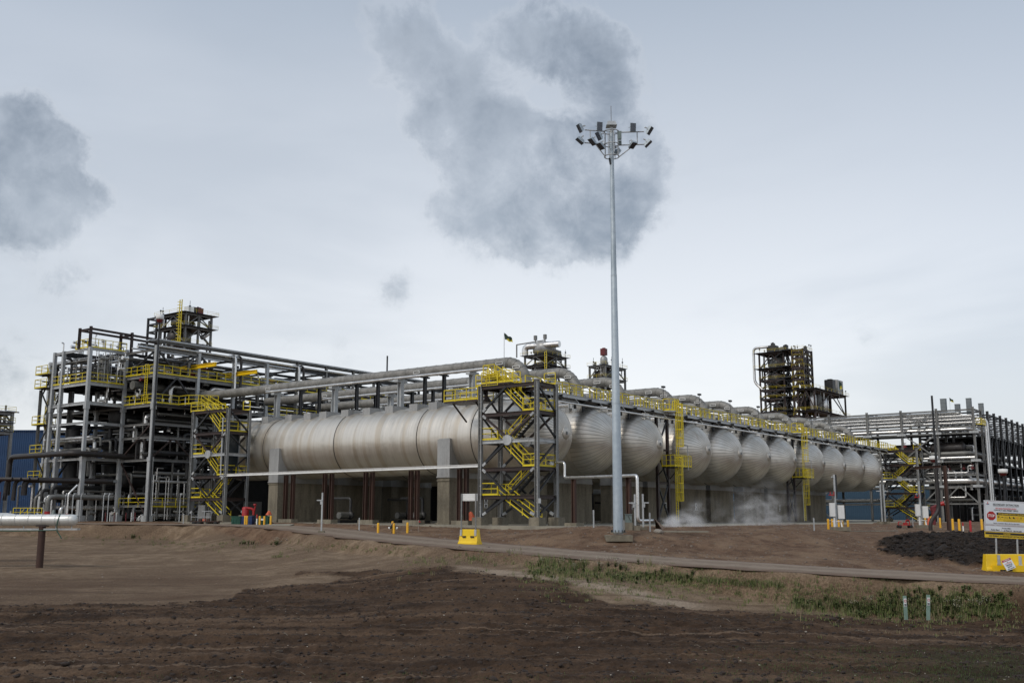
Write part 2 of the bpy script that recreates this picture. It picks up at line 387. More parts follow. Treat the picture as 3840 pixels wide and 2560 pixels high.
def terrain():
    ts = np.concatenate([np.linspace(-1.6, -.56, 16)[:-1], np.linspace(-.56, .56, 620), np.linspace(.56, 1.6, 16)[1:]])
    ds = np.concatenate([np.linspace(6, 23, 10)[:-1], np.exp(np.linspace(math.log(23), math.log(118), 640)), np.array([124,132,145,165,200,260,350,500,800,1400,2600,5000])])
    D, T = np.meshgrid(ds, ts, indexing='ij')
    X, Y = D*(FH[0]+T*RH[0]), D*(FH[1]+T*RH[1])
    Z = zbase(D, T)
    soil, bank, mound, tr, dark_tone, patch = zones(D, T, X, Y)
    U = X*RH[0]+Y*RH[1]                                   # across the field
    near = ss(140, 60, D)
    fur = np.sin((D+1.2*(fbm(U*.05, D*.05, 3, 9)-.5)*6+U*.035)*2*PI/2.7)
    clod = fbm(X*1.4, Y*1.4, 4, 20, .6)-.5; clod2 = np.abs(fbm(X*4.2, Y*4.2, 3, 31, .6)-.5)
    rough = fbm(X*.35, Y*.35, 4, 40)-.5
    Z = Z+near*(soil*(.085*fur+.20*clod+.20*(clod2-.12)+.08)+rough*.22*(1-soil*.3)+(1-soil)*.035*clod)
    Z = Z+near*bank*(1-soil)*(.10*clod+.30*(fbm(X*.16, Y*.5, 3, 77)-.5)*ss(110, 70, D))
    Z = Z+mound*(.25+.75*clod+.5*(clod2-.1)+.5*(fbm(X*.5,Y*.5,3,91)-.5))*near
    inside = (X > 70.9) & (Y > 41.9) & (D > 60)
    Z = np.where(inside, np.minimum(Z, slab_z(Y)-.2), Z)
    # bed of the road
    rd = np.abs(road_side(X, Y)); inr = ss(4.6, 3.3, rd)*(D > 40)
    Z = Z*(1-inr)+inr*(zroad(X, Y)-.05)
    GRID.update(d=ds, t=ts, Z=Z)
    nd, nt = D.shape
    idx = np.arange(nd*nt).reshape(nd, nt)
    F = np.stack([idx[:-1,:-1], idx[:-1,1:], idx[1:,1:], idx[1:,:-1]], -1).reshape(-1, 4)
    me = bpy.data.meshes.new('ground'); co = np.stack([X, Y, Z], -1).reshape(-1, 3)
    me.vertices.add(len(co)); me.vertices.foreach_set('co', co.ravel())
    me.loops.add(F.size); me.loops.foreach_set('vertex_index', F.ravel())
    me.polygons.add(len(F)); me.polygons.foreach_set('loop_start', np.arange(0, F.size, 4)); me.polygons.foreach_set('loop_total', np.full(len(F), 4))
    me.update(); me.polygons.foreach_set('use_smooth', np.ones(len(F), bool))
    def at_(name, a, b, c):
        A = me.color_attributes.new(name, 'FLOAT_COLOR', 'POINT')
        A.data.foreach_set('color', np.stack([a, b, c, np.ones_like(a)], -1).ravel().astype(np.float32))
    z0 = np.zeros_like(D)
    at_('zone', soil, bank, mound); at_('zone2', tr, dark_tone, patch)
    me.materials.append(G['dirt'])
    o = bpy.data.objects.new('ground', me); COL.objects.link(o); o['kind'] = 'structure'
    return o
ROAD = [(58.,112.,.14),(66.5,84,.02),(66.3,76.5,-.06),(63.5,68,-.30),(59.2,58.5,-.66),(54.9,46,-1.0),(51.6,35.6,-1.30),(51.2,24.5,-1.72),(52.6,12.5,-2.08),(55,0.,-2.42),(57.5,-8,-2.62),(61,-18,-2.8),(70,-45,-2.9)]
def road_pts(n=140):
    P = np.array(ROAD); s = np.concatenate([[0], np.cumsum(np.hypot(*(P[1:,:2]-P[:-1,:2]).T))]); u = np.linspace(0, s[-1], n)
    Q = np.stack([np.interp(u, s, P[:,k]) for k in range(3)], -1)
    k = np.ones(15)/15
    for c in range(3): Q[:,c] = np.convolve(np.pad(Q[:,c], 7, mode='reflect', reflect_type='odd'), k, 'valid')
    return Q
RQ = road_pts()
def _rn(X, Y):
    sh = X.shape; x = X.ravel(); y = Y.ravel(); best = np.full(x.shape, 1e9); side = np.zeros_like(best); z = np.zeros_like(best)
    for i in range(len(RQ)-1):
        a, b = RQ[i], RQ[i+1]; dx, dy = b[0]-a[0], b[1]-a[1]; L2 = dx*dx+dy*dy
        f = np.clip(((x-a[0])*dx+(y-a[1])*dy)/L2, 0, 1); px, py = a[0]+f*dx, a[1]+f*dy
        d2 = (x-px)**2+(y-py)**2; m = d2 < best
        best[m] = d2[m]; z[m] = (a[2]+f*(b[2]-a[2]))[m]
    return np.sqrt(best).reshape(sh), z.reshape(sh)
_cache = {}
def road_side(X, Y):
    k = X.shape
    if k not in _cache: _cache[k] = _rn(X, Y)
    return _cache[k][0]
def zroad(X, Y): return _cache[X.shape][1]
def dirt_mat():
    m, t, b, o = new_mat('dirt')
    p = t.pos(); z = t.attr('zone'); z2 = t.attr('zone2')
    def rgb(a):
        n = t.n.new('ShaderNodeSeparateColor'); t.l.new(a.outputs['Color'], n.inputs[0]); return n.outputs
    s, q = rgb(z), rgb(z2)
    fine = t.noise(p, 9, 4, .7); mid = t.noise(p, 1.1, 5, .65); big = t.noise(p, .16, 4, .6)
    sand = t.mix(t.ramp(mid, .35, .65), (.185,.128,.081), (.290,.210,.140))
    sand = t.mix(t.ramp(big, .42, .6), sand, t.mix(t.ramp(fine, .3, .7), (.130,.085,.053), (.215,.150,.098)))
    sand = t.mix(t.math('MULTIPLY', q[0], .7), sand, (.39,.31,.235))
    sand = t.mix(t.math('MULTIPLY', q[2], .95), sand, (.110,.068,.042))
    bank = t.mix(t.ramp(mid, .35, .65), (.115,.066,.040), (.195,.120,.075))
    bank = t.mix(t.ramp(t.noise(p, .35, 3, .6), .45, .65, 0, .8), bank, (.25,.166,.105))
    vor = t.n.new('ShaderNodeTexVoronoi'); vor.inputs['Scale'].default_value = 7; t.l.new(p, vor.inputs['Vector'])
    peb = t.math('MULTIPLY', t.ramp(vor.outputs['Distance'], .10, .28, 1, 0), t.ramp(t.noise(p, 2.7, 2), .5, .62))
    bank = t.mix(t.math('MULTIPLY', peb, .6), bank, (.26,.22,.18))
    soil = t.mix(t.ramp(mid, .35, .66), (.034,.0195,.0112), (.088,.053,.032))
    soil = t.mix(t.ramp(big, .45, .65, 0, .7), soil, (.100,.062,.038))
    lane = t.noise(t.mapping(t.mapping(p, (1,1,0), (0,0,0), (0,0,YAW)), (.05, .75, 1)), 1, 4, .6)
    soil = t.mix(t.ramp(lane, .52, .64, 0, .75), soil, (.145,.094,.060))
    lane2 = t.noise(t.mapping(t.mapping(p, (1,1,0), (0,0,0), (0,0,YAW)), (.03, 2.6, 1)), 1, 3, .5)
    soil = t.mix(t.ramp(lane2, .60, .68, 0, .8), soil, (.17,.118,.080))
    soil = t.mix(t.ramp(lane, .34, .46, .55, 0), soil, (.018,.012,.009))
    sand = t.mix(t.ramp(lane, .36, .47, .5, 0), sand, (.10,.064,.041))
    speck = t.math('MULTIPLY', t.ramp(vor.outputs['Distance'], .05, .16, 1, 0), t.ramp(t.noise(p, 1.9, 2), .56, .66))
    soil = t.mix(t.math('MULTIPLY', speck, .30), soil, (.17,.14,.115))
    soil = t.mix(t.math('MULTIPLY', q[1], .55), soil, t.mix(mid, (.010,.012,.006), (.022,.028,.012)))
    c = t.mix(s[1], sand, bank); c = t.mix(s[0], c, soil)
    c = t.mix(s[2], c, t.mix(t.ramp(mid, .3, .7), (.009,.007,.006), (.034,.024,.018)))
    c = t.mix(t.ramp(fine, .25, .70, .45, 0), c, (.02,.014,.010)); c = t.mix(t.math('MULTIPLY', t.ramp(t.noise(p, 22, 2, .6), .58, .74), t.math('MULTIPLY', t.math('SUBTRACT', 1.0, s[0]), .35)), c, (.42,.34,.26))
    t.put(b.inputs['Base Color'], c); b.inputs['Roughness'].default_value = .95; b.inputs['Specular IOR Level'].default_value = .15
    h = t.math('ADD', t.math('MULTIPLY', fine, .6), t.math('ADD', mid, t.math('MULTIPLY', peb, .5)))
    t.l.new(t.bump(h, .9, .10), b.inputs['Normal'])
dirt_mat()
GROUND = terrain()
# road: a draped strip with worn wheel paths
def road():
    m, t, b, o = new_mat('gravel_road')
    p = t.pos(); u = t.sep(t.attr('uvw').outputs['Vector'])
    w = t.math('ABSOLUTE', t.math('SUBTRACT', t.math('ABSOLUTE', u[0]), .42)); wheel = t.ramp(w, .05, .26, 1, 0)
    n = t.noise(p, 1.6, 5, .65); f = t.noise(p, 14, 3, .7)
    c = t.mix(t.ramp(n, .35, .65), (.165,.118,.080), (.232,.174,.124)); c = t.mix(t.math('MULTIPLY', wheel, .5), c, (.29,.228,.170))
    c = t.mix(t.ramp(f, .3, .7, .2, 0), c, (.07,.055,.045))
    c = t.mix(t.ramp(t.math('ADD', t.math('ABSOLUTE', u[0]), t.math('MULTIPLY', t.math('SUBTRACT', t.noise(p, .8, 5, .65), .5), 1.3)), .62, .95, 0, .92), c, t.mix(f, (.10,.060,.038), (.17,.108,.070)))
    t.put(b.inputs['Base Color'], c); b.inputs['Roughness'].default_value = .95
    t.l.new(t.bump(t.math('ADD', n, f), .4, .04), b.inputs['Normal'])
    W = 3.5; nl = 15; vs = []; ats = []
    for i, q in enumerate(RQ):
        a = RQ[min(i+1, len(RQ)-1)]-RQ[max(i-1, 0)]; nx, ny = -a[1], a[0]; L = math.hypot(nx, ny); nx /= L; ny /= L
        for j in range(nl):
            k = -1+2*j/(nl-1); ww = W*(1+.05*math.sin(i*.9)+.04*math.sin(i*2.3+k))
            vs.append((q[0]+nx*ww*k, q[1]+ny*ww*k, q[2]+.02-.07*abs(k)**3+.015*math.sin(i*1.7+j*2.1))); ats.append((k, i*.5, 0))
    fs = [(i*nl+j, i*nl+j+1, (i+1)*nl+j+1, (i+1)*nl+j) for i in range(len(RQ)-1) for j in range(nl-1)]
    M_ = MB(); M_.add(vs, fs, True); o = M_.build('road', G['gravel_road']); o['kind'] = 'structure'
    A = o.data.attributes.new('uvw', 'FLOAT_VECTOR', 'POINT'); A.data.foreach_set('vector', np.array(ats, np.float32).ravel())
road()
# concrete apron under the plant, with a raised edge
def apron():
    ys = [42, 48, 55, 65, 75, 85, 95, 110, 160]; b = MB()
    n = len(ys); vs = []
    for y in ys: vs += [(71, y, slab_z(y)), (260, y, slab_z(y)), (71, y, slab_z(y)-.45), (260, y, slab_z(y)-.45)]
    fs = []
    for i in range(n-1):
        a, c = i*4, (i+1)*4; fs += [(a, a+1, c+1, c), (a+2, a, c, c+2), (a+1, a+3, c+3, c+1)]
    fs += [(0, 2, 3, 1)]
    b.add(vs, fs); o = b.build('pavement', G['slab']); o['kind'] = 'structure'
    b = MB()
    b.add([(60.,104,.27),(71,104,.27),(71,160,.27),(60,160,.27)], [(0,1,2,3)]); 
    r = MB(); r.prism([(71, 83.2), (71, 79.6), (66.8, 75.6), (66.0, 78.6)], -.4, .0)
    r.v = [(x, y, (z if z < -.2 else (.10 if x > 70 else -.04))) for x, y, z in r.v]
    o = r.build('ramp', G['slab']); tag(o, 'pale concrete ramp climbing from the gravel road to the apron', 'ramp')
apron()

# ------------------------------------------------------------------ sky, sun, camera
def sky():
    w = bpy.data.worlds.new('World'); SC.world = w; w.use_nodes = True; t = NT(w.node_tree); t.n.clear()
    out = t.n.new('ShaderNodeOutputWorld'); bg = t.n.new('ShaderNodeBackground'); bg2 = t.n.new('ShaderNodeBackground'); add = t.n.new('ShaderNodeAddShader')
    st = t.n.new('ShaderNodeTexSky'); st.sky_type = 'NISHITA'; st.sun_disc = False; st.sun_elevation = SUN_EL; st.sun_rotation = SUN_ROT; st.dust_density = 3.0; st.air_density = 1.0
    t.l.new(st.outputs[0], bg.inputs[0]); bg.inputs[1].default_value = .035
    d = t.n.new('ShaderNodeTexCoord').outputs['Generated']; s = t.sep(d)
    # stratus veil: pale low down, greyer overhead
    el = t.math('ARCSINE', s[2])
    veil = t.mix(t.ramp(el, .10, .62, 0, 1, False), (.865,.868,.875), (.250,.315,.395))
    streak = t.noise(t.mapping(d, (1,1,3.2)), 1.7, 5, .55, .3)
    veil = t.mix(t.ramp(streak, .40, .68, 0, .45), veil, (.40,.44,.49))
    veil = t.mix(t.ramp(t.noise(t.mapping(d, (1,1,2.0), (3,1,0)), 1.1, 4, .5), .5, .7, 0, .45), veil, (.70,.715,.74))
    fx = t.vmath('DOT_PRODUCT', d, (FH[0], FH[1], .1)); veil = t.mix(t.ramp(fx, .98, .80, 0, .28), veil, (.36,.42,.50))
    # darker cumulus: groups of lobes at compass bearing / elevation, edges frayed by noise
    def bearing(sx, sy):
        p = sight(sx, sy, 100)-V((0,0,HC)); p.normalize(); return p
    warp = t.n.new('ShaderNodeTexNoise'); warp.inputs['Scale'].default_value = 11.0; warp.inputs['Detail'].default_value = 7; warp.inputs['Roughness'].default_value = .62
    t.l.new(d, warp.inputs['Vector'])
    off = t.vmath('SCALE', t.vmath('SUBTRACT', warp.outputs['Color'], (.5,.5,.5))); off.node.inputs['Scale'].default_value = .085
    dw = t.vmath('ADD', d, off)
    dens = None
    for (sx, sy, r, asp, k) in CLOUDS:
        c = bearing(sx, sy)
        q = t.vmath('SUBTRACT', dw, tuple(c))
        n = t.n.new('ShaderNodeVectorRotate'); n.rotation_type = 'Z_AXIS'; t.l.new(q, n.inputs['Vector']); n.inputs['Angle'].default_value = YAW
        q = t.vmath('MULTIPLY', n.outputs[0], (1/asp, 1.0, 1.0))
        L = t.math('DIVIDE', t.vmath('LENGTH', q), r)
        g = t.math('MULTIPLY', t.ramp(L, .1, 2.0, 1, 0), k)
        dens = g if dens is None else t.math('ADD', dens, g)
    wisp = t.noise(d, 10, 9, .64, .3)
    fr = t.math('MULTIPLY', t.math('SUBTRACT', t.math('ADD', t.math('MULTIPLY', wisp, .7), t.math('MULTIPLY', t.noise(d, 26, 8, .68, .6), .3)), .5), 3.3)
    den = t.math('ADD', t.math('MINIMUM', dens, 1.05), t.math('MULTIPLY', fr, t.ramp(dens, .02, .4)))
    den = t.math('MULTIPLY', t.ramp(den, .14, 1.5), t.ramp(t.noise(d, 14, 6, .6, .5), .22, .5, .45, 1.0))
    dark_tone = t.mix(t.ramp(t.noise(d, 9, 5, .6), .35, .65), (.180,.210,.245), (.34,.375,.415))
    rim = t.math('MULTIPLY', t.ramp(den, .0, .20), t.ramp(den, .12, .60, 1, 0)); veil = t.mix(t.math('MULTIPLY', rim, .16), veil, (.86,.87,.88))
    veil = t.mix(t.math('MULTIPLY', den, .92), veil, dark_tone)
    veil = t.mix(t.ramp(s[2], -.02, .0, 1, 0), veil, (.12,.10,.085))
    t.l.new(veil, bg2.inputs[0]); bg2.inputs[1].default_value = .97
    t.l.new(bg.outputs[0], add.inputs[0]); t.l.new(bg2.outputs[0], add.inputs[1]); t.l.new(add.outputs[0], out.inputs[0])
SUN_EL = rad(46); SUN_AZ = rad(-82)          # sun behind thin cloud, to the side of the camera (bearing from +Y towards +X)
SUN_ROT = SUN_AZ
CLOUDS = [(1860,610,.045,1.2,.8),(2050,630,.052,1.3,1.0),(2250,640,.048,1.2,.9),(2420,650,.036,1.3,.55),(1980,770,.048,1.5,1.0),(2180,790,.042,1.5,.9),(2080,880,.026,2.0,.6),(1700,800,.022,1.5,.35),(1820,500,.035,1.2,.6),
    (1560,200,.045,1.0,.55),(1650,330,.042,1.0,.6),(1740,430,.036,1.0,.6),(1480,80,.036,1.2,.4),(1950,140,.027,1.3,.6),(2080,115,.027,1.4,.7),(2200,175,.027,1.2,.65),(2290,265,.025,1.0,.55),(2360,350,.024,1.0,.4),(2470,560,.022,.9,.35),
    (-40,450,.026,1.0,.8),(50,570,.034,1.3,.85),(180,610,.030,1.3,.65),(300,600,.018,1.3,.4),(40,740,.034,1.6,1.0),(190,780,.024,1.8,.65),(-90,650,.045,1.2,.9),
    (1500,1040,.012,1.2,.30),(1460,1085,.016,1.3,.30),(1410,1125,.012,1.8,.26),(1200,1290,.026,2.0,.45),(120,1030,.024,2.2,.4),(300,1010,.016,1.2,.35),(560,1020,.016,1.4,.3),(3250,1270,.012,1.9,.38),(60,1430,.034,1.6,.55),(460,1210,.022,2.0,.35)]
sky()
sl = bpy.data.lights.new('sun', 'SUN'); sl.energy = 1.25; sl.angle = rad(12); sl.color = (1, .955, .88)
so = bpy.data.objects.new('sun', sl); COL.objects.link(so)
sdir = V((math.sin(SUN_AZ)*math.cos(SUN_EL), math.cos(SUN_AZ)*math.cos(SUN_EL), math.sin(SUN_EL)))
so.rotation_euler = sdir.to_track_quat('Z', 'Y').to_euler(); so.location = sdir*60
cd = bpy.data.cameras.new('camera'); cam = bpy.data.objects.new('camera', cd); COL.objects.link(cam)
cam.location = (0,0,HC); cam.rotation_euler = (PI/2+PIT, 0, -YAW); cd.sensor_width = 36; cd.lens = 36*FPX/3840; cd.clip_end = 12000; cd.clip_start = .3
SC.camera = cam
SC.cycles.volume_bounces = 3
SC.view_settings.view_transform = 'Standard'; SC.view_settings.look = 'None'; SC.view_settings.exposure = 0; SC.view_settings.gamma = 1
# ------------------------------------------------------------------ the row of horizontal vessels
VX = [79.9, 88.9, 97.95, 109.7, 118.5, 127.3, 136.2, 147.2, 156.1, 165.0, 173.9]
VR, VZ, VY0, VY1 = 3.45, 8.4, 56.45, 98.6
def make_vessel():
    root = thing('pressure_vessel', '', 'vessel', (0,0,0))
    b = MB(); L = VY1-VY0
    prof = []; y = 0.0
    while y < L-.01:
        prof += [(VR+.003*math.sin(y*5.1), y)]; y += 1.05
    prof.append((VR, L)); b.lathe(prof, 72, (0,0,0), 'Y'); b.build('shell', G['vessel_shell'], root, (0, VY0, VZ))
    for y0, sg, nm in ((VY0, -1, 'head'), (VY1, 1, 'head')):
        b = MB(); b.lathe([(VR*math.cos(a)+.004, sg*VR*math.sin(a)) for a in np.linspace(0, PI/2-.02, 22)][::(1 if sg > 0 else 1)], 72, (0,0,0), 'Y')
        b.build(nm, G['vessel_head'], root, (0, y0, VZ))
    b = MB(); b.lathe([(.001,-.10),(.50,-.10),(.56,-.03),(.58,.10)], 28, (0,0,0), 'Y'); cp = b.build('manway', G['vessel_head'], root, (0, VY0-VR+.03, VZ))
    b = MB(); b.box((0,-.14,.02), (.26,.06,.30)); b.build('nameplate', G['grey_box'], cp); b = MB(); b.box((-.10,-.178,.02), (.05,.01,.30)); b.build('handle', G['black'], cp)
    for y in (61.6, 68.5, 80.2, 91.5):
        b = MB(); b.lathe([(VR+.005,-.035),(VR+.035,-.03),(VR+.035,.03),(VR+.005,.035)], 72, (0,0,0), 'Y'); b.build('seam_band', G['pipe_dark'], root, (0, y, VZ))
    for y in (64.7, 89.2):
        b = MB(); b.box((0, y, 6.3), (7.5, 1.55, 3.7)); b.box((0, y, 8.18), (7.3, 1.3, .1)); b.box((0, y, 4.53), (7.62, 1.66, .12))
        b.build('saddle', G['jacket_grey'], root)
    b = MB(); b.tube((0,57.2,11.3),(0,57.2,13.1),.62,20); b.lathe([(.62,0),(.72,0),(.72,.14),(.62,.14)], 20, (0,57.2,12.2)); b.build('nozzle', G['jacket_grey'], root)
    for (x, y) in ((-1.9, 57.4), (1.9, 57.4)):
        b = MB(); b.box((x, y, 11.15), (.55,.5,.9)); b.build('bracket', G['jacket_grey'], root)
    return root
simple('jacket_grey', (.30,.30,.295), (.40,.40,.39), .5, .35, .8, (1,1,.3), stain=(.18,.16,.13), stain_amt=.5)
VL = ['first vessel of the row, its whole ribbed silver side showing beside the big stair tower'] + [
 'silver vessel %s' % s for s in ('with its domed end second from the big stair tower','whose domed end is third, just before the first yellow caged ladder',
 'with its domed end just past the first yellow caged ladder','whose domed end is second past the first caged ladder','whose domed end is third past the first caged ladder',
 'whose domed end comes just before the farther caged ladder','with its domed end just past the farther caged ladder','whose domed end is second past the farther caged ladder',
 'whose domed end is last but one in the row','at the far end of the row beside the pipe rack')]
vroot = make_vessel()
for i, x in enumerate(VX):
    r = vroot if i == 0 else copy_tree(vroot)
    r.location = (x, 0, 0); tag(r, VL[i], 'vessel', 'row of horizontal vessels with domed ends')
# concrete piers under the vessels
def make_pier():
    b = MB(); b.box((0,0,2.2), (7.4, 1.5, 4.6)); b.box((0,0,4.15), (7.56, 1.62, .10)); b.box((0,0,.04), (7.7,1.8,.3))
    for x in (-2.4, 0, 2.4): b.box((x,-.755,2.1), (.05,.03,3.9))
    return b
pm = None
def put_pier(x, y, label, grp):
    global pm
    if pm is None: o = make_pier().build('concrete_pier', G['concrete']); pm = o.data
    else: o = bpy.data.objects.new('concrete_pier', pm); COL.objects.link(o)
    o.location = (x, y, float(slab_z(y))); tag(o, label, 'pier', grp)
for i, x in enumerate(VX):
    put_pier(x, 64.7, 'concrete pier under the near end of the %s vessel from the big stair tower' % ORD[i], 'concrete piers under the vessels')
for i, x in enumerate(VX):
    put_pier(x, 89.2, 'concrete pier under the far end of the %s vessel from the big stair tower' % ORD[i], 'concrete piers under the vessels')

# dark shed and pump skids added to blacken the gaps under the vessels
t = thing('backdrop_shed', 'long low shed added as a dark backdrop under the far vessel ends', 'shed', (79.5,101.2,0))
b = MB(); b.span((0,0,0),(120,4.5,5.6)); b.build('wall', simple('backdrop_dark', (.018,.019,.021), (.035,.036,.038), .8, 0, .4), t)
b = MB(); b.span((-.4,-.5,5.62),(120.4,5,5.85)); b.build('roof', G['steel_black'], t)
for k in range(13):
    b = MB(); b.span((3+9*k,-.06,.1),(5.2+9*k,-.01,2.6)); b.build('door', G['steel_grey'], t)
for i, x in enumerate(VX[:7]):
    for k, y in enumerate((72.0, 80.5)):
        t = thing('filler_skid', 'added dark filler skid with grey motor under the %s vessel, %s the stair tower' % (ORD[i], 'nearer' if k == 0 else 'farther from'), 'pump', (x+(-1.2 if k else .8),y,float(slab_z(y))), 0, 'added filler skids under the vessels')
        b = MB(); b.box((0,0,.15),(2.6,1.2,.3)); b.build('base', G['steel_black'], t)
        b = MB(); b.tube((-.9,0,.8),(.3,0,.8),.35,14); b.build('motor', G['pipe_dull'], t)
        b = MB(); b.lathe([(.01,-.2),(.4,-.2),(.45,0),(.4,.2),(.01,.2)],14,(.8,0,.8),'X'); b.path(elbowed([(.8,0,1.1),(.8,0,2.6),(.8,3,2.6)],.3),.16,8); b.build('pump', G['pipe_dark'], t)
# ------------------------------------------------------------------ railings, stairs, towers
def rail(b, pts, h=1.07, sp=1.35, toe=.16, w=.065, closed=False):
    pts = [V(p) for p in pts]
    if closed: pts.append(pts[0])
    for i in range(len(pts)-1):
        p, q = pts[i], pts[i+1]; L = (q-p).length
        if L < .05: continue
        n = max(1, round(L/sp)); up = V((0,0,1))
        b.bar(p+up*h, q+up*h, w, w); b.bar(p+up*h*.55, q+up*h*.55, w*.8, w*.8)
        if toe: b.bar(p+up*toe/2, q+up*toe/2, .02, toe)
        for k in range(n+1):
            if k == 0 and i > 0 and not closed: continue
            r = p.lerp(q, k/n); b.bar(r-up*.06, r+up*h, w, w)
def flight(parent, x0, x1, ya, za, yb, zb, mat='steel_black'):
    """stair flight between (ya,za) and (yb,zb); stringers, treads, two handrails"""
    b = MB()
    for x in (x0, x1): b.bar((x, ya, za), (x, yb, zb), .06, .28)
    n = max(3, round(abs(zb-za)/.21))
    for k in range(1, n):
        f = k/n; b.box(((x0+x1)/2, ya+(yb-ya)*f, za+(zb-za)*f+.04), (abs(x1-x0)-.06, .24, .04))
    st = b.build('stair_flight', G[mat], parent)
    b = MB()
    for x in (x0-.04, x1+.04):
        b.bar((x, ya, za+.98), (x, yb, zb+.98), .065, .065); b.bar((x, ya, za+.52), (x, yb, zb+.52), .05, .05)
        b.bar((x, ya, za+.10), (x, yb, zb+.10), .03, .10)
        m = max(2, round(abs(yb-ya)/1.2))
        for k in range(m+1):
            f = k/m; y, z = ya+(yb-ya)*f, za+(zb-za)*f; b.bar((x, y, z-.12), (x, y, z+.98), .06, .06)
    b.build('handrail', G['yellow'], st)
TW_L, TW_D = 6.2, 2.95                                      # along Y, along X
LV = [2.62, 5.07, 7.52, 9.93, 12.42]
def stair_tower():
    t = thing('stair_tower', '', 'stair tower')
    for (x, y) in ((0,0),(0,TW_L),(TW_D,0),(TW_D,TW_L)):
        b = MB(); b.ibeam((x,y,.68),(x,y,12.45),.32,.34,.05); b.box((x,y,.70),(.5,.5,.05)); 
        c = b.build('column', G['steel_grey'], t)
        b = MB(); b.tube((x-.2,y-.19,.7),(x-.2,y-.19,12.2),.025,5)
        for z in np.arange(1.2, 12, .75): b.box((x-.18,y-.12,z),(.05,.2,.03))
        b.build('conduit', G['galv'], c)
        b = MB(); b.box((x,y,.30),(1.05,1.05,.80)); b.build('footing', G['concrete'], t)
    for k, z in enumerate(LV):
        m = G['galv'] if k == 2 else G['steel_brown']; zz = z-.18
        for p, q in (((0,.17,zz),(0,TW_L-.17,zz)),((TW_D,.17,zz),(TW_D,TW_L-.17,zz)),((.16,0,zz),(TW_D-.16,0,zz)),((.16,TW_L,zz),(TW_D-.16,TW_L,zz))):
            b = MB(); b.ibeam(p, q, .2, .32, .03); b.build('beam', m, t)
    c = TW_L/2
    for x in (0, TW_D):
        for (z0, z1) in ((.85, 2.45), (5.0, 2.8), (5.15, 7.3), (9.8, 7.75), (10.0, 12.2)):
            for y in (.15, TW_L-.15):
                if x == 0 and y < 1 and z0 in (5.15, 10.0): continue
                b = MB(); b.bar((x, y, z0), (x, c+(.2 if y > c else -.2), z1), .16, .18)
                o = b.build('brace', G['steel_brown' if z0 in (9.8,) else 'steel_black'], t)
                b = MB(); d = (V((x, c, z1))-V((x, y, z0))).normalized(); b.bar(V((x,y,z0))+d*.15, V((x,y,z0))+d*.6, .2, .22); b.build('gusset', G['galv'], o)
    for x in (0, TW_D): b = MB(); b.add(*octo(x, c, 7.42, .48)); b.build('gusset_plate', G['galv'], t)
    for y in (0, TW_L):
        for (z0, z1, s) in ((.85, 2.4, 1), (4.9, 2.8, -1), (5.2, 7.2, 1), (9.7, 7.7, 1), (10.0, 12.2, -1)):
            xa, xb = (.15, TW_D-.15) if s > 0 else (TW_D-.15, .15)
            b = MB(); b.bar((xa, y, z0), (xb, y, z1), .14, .15); b.build('brace', G['steel_black'], t)
    xl = (.18, 1.18); xr = (1.72, 2.72); ya, yb = 1.5, 4.3
    lev = [.15]+LV
    for k in range(5):
        z0, z1 = lev[k], lev[k+1]; left = (k % 2 == 0)
        x0, x1 = xl if left else xr
        if k == 0: flight(t, x0, x1, .35, z0, yb, z1)
        elif left: flight(t, x0, x1, ya, z0, yb, z1)
        else: flight(t, x0, x1, yb, z0, ya, z1)
    for k, z in enumerate(LV):
        left = (k % 2 == 0)
        y0, y1 = (yb, TW_L-.1) if left else (.1, ya)
        if k == 4: y0, y1 = yb, TW_L+.6
        b = MB(); b.span((.1, y0, z-.03), (TW_D-.1, y1, z+.03)); la = b.build('landing', G['steel_black'], t)
        b = MB()
        yo, yi = (y1, y0) if left else (y0, y1)
        rail(b, [(.02, yi, z), (.02, yo, z), (TW_D-.02, yo, z), (TW_D-.02, yi, z)])
        b.build('guard_rail', G['yellow'], la)
    b = MB()
    for y in (0.05,):
        rail(b, [(TW_D+.1, .1, 12.45), (TW_D+.1, 1.3, 12.45)])
    b.build('guard_rail', G['yellow'], t)
    return t
def octo(x, y, z, r):
    vs = []
    for s in (-.20, .20):
        for k in range(8):
            a = PI/8+k*PI/4; vs.append((x+s, y+r*math.cos(a)*1.05, z+r*math.sin(a)))
    return vs, [tuple(range(8))[::-1], tuple(range(8,16))]+[(k,(k+1)%8,8+(k+1)%8,8+k) for k in range(8)]
T1 = stair_tower(); T1.location = (73, 51.45, 0); tag(T1, 'dark steel zigzag stair tower with yellow rails by the first vessel\'s domed end', 'stair tower', 'zigzag stair towers')
T2 = copy_tree(T1, (73, 93.4, .25), label='steel zigzag stair tower beside the green bins and the process frame', group='zigzag stair towers')
T3 = copy_tree(T1, (184.9, 50.2, -.1), label='far zigzag stair tower between the last vessel and the pipe rack', group='zigzag stair towers')
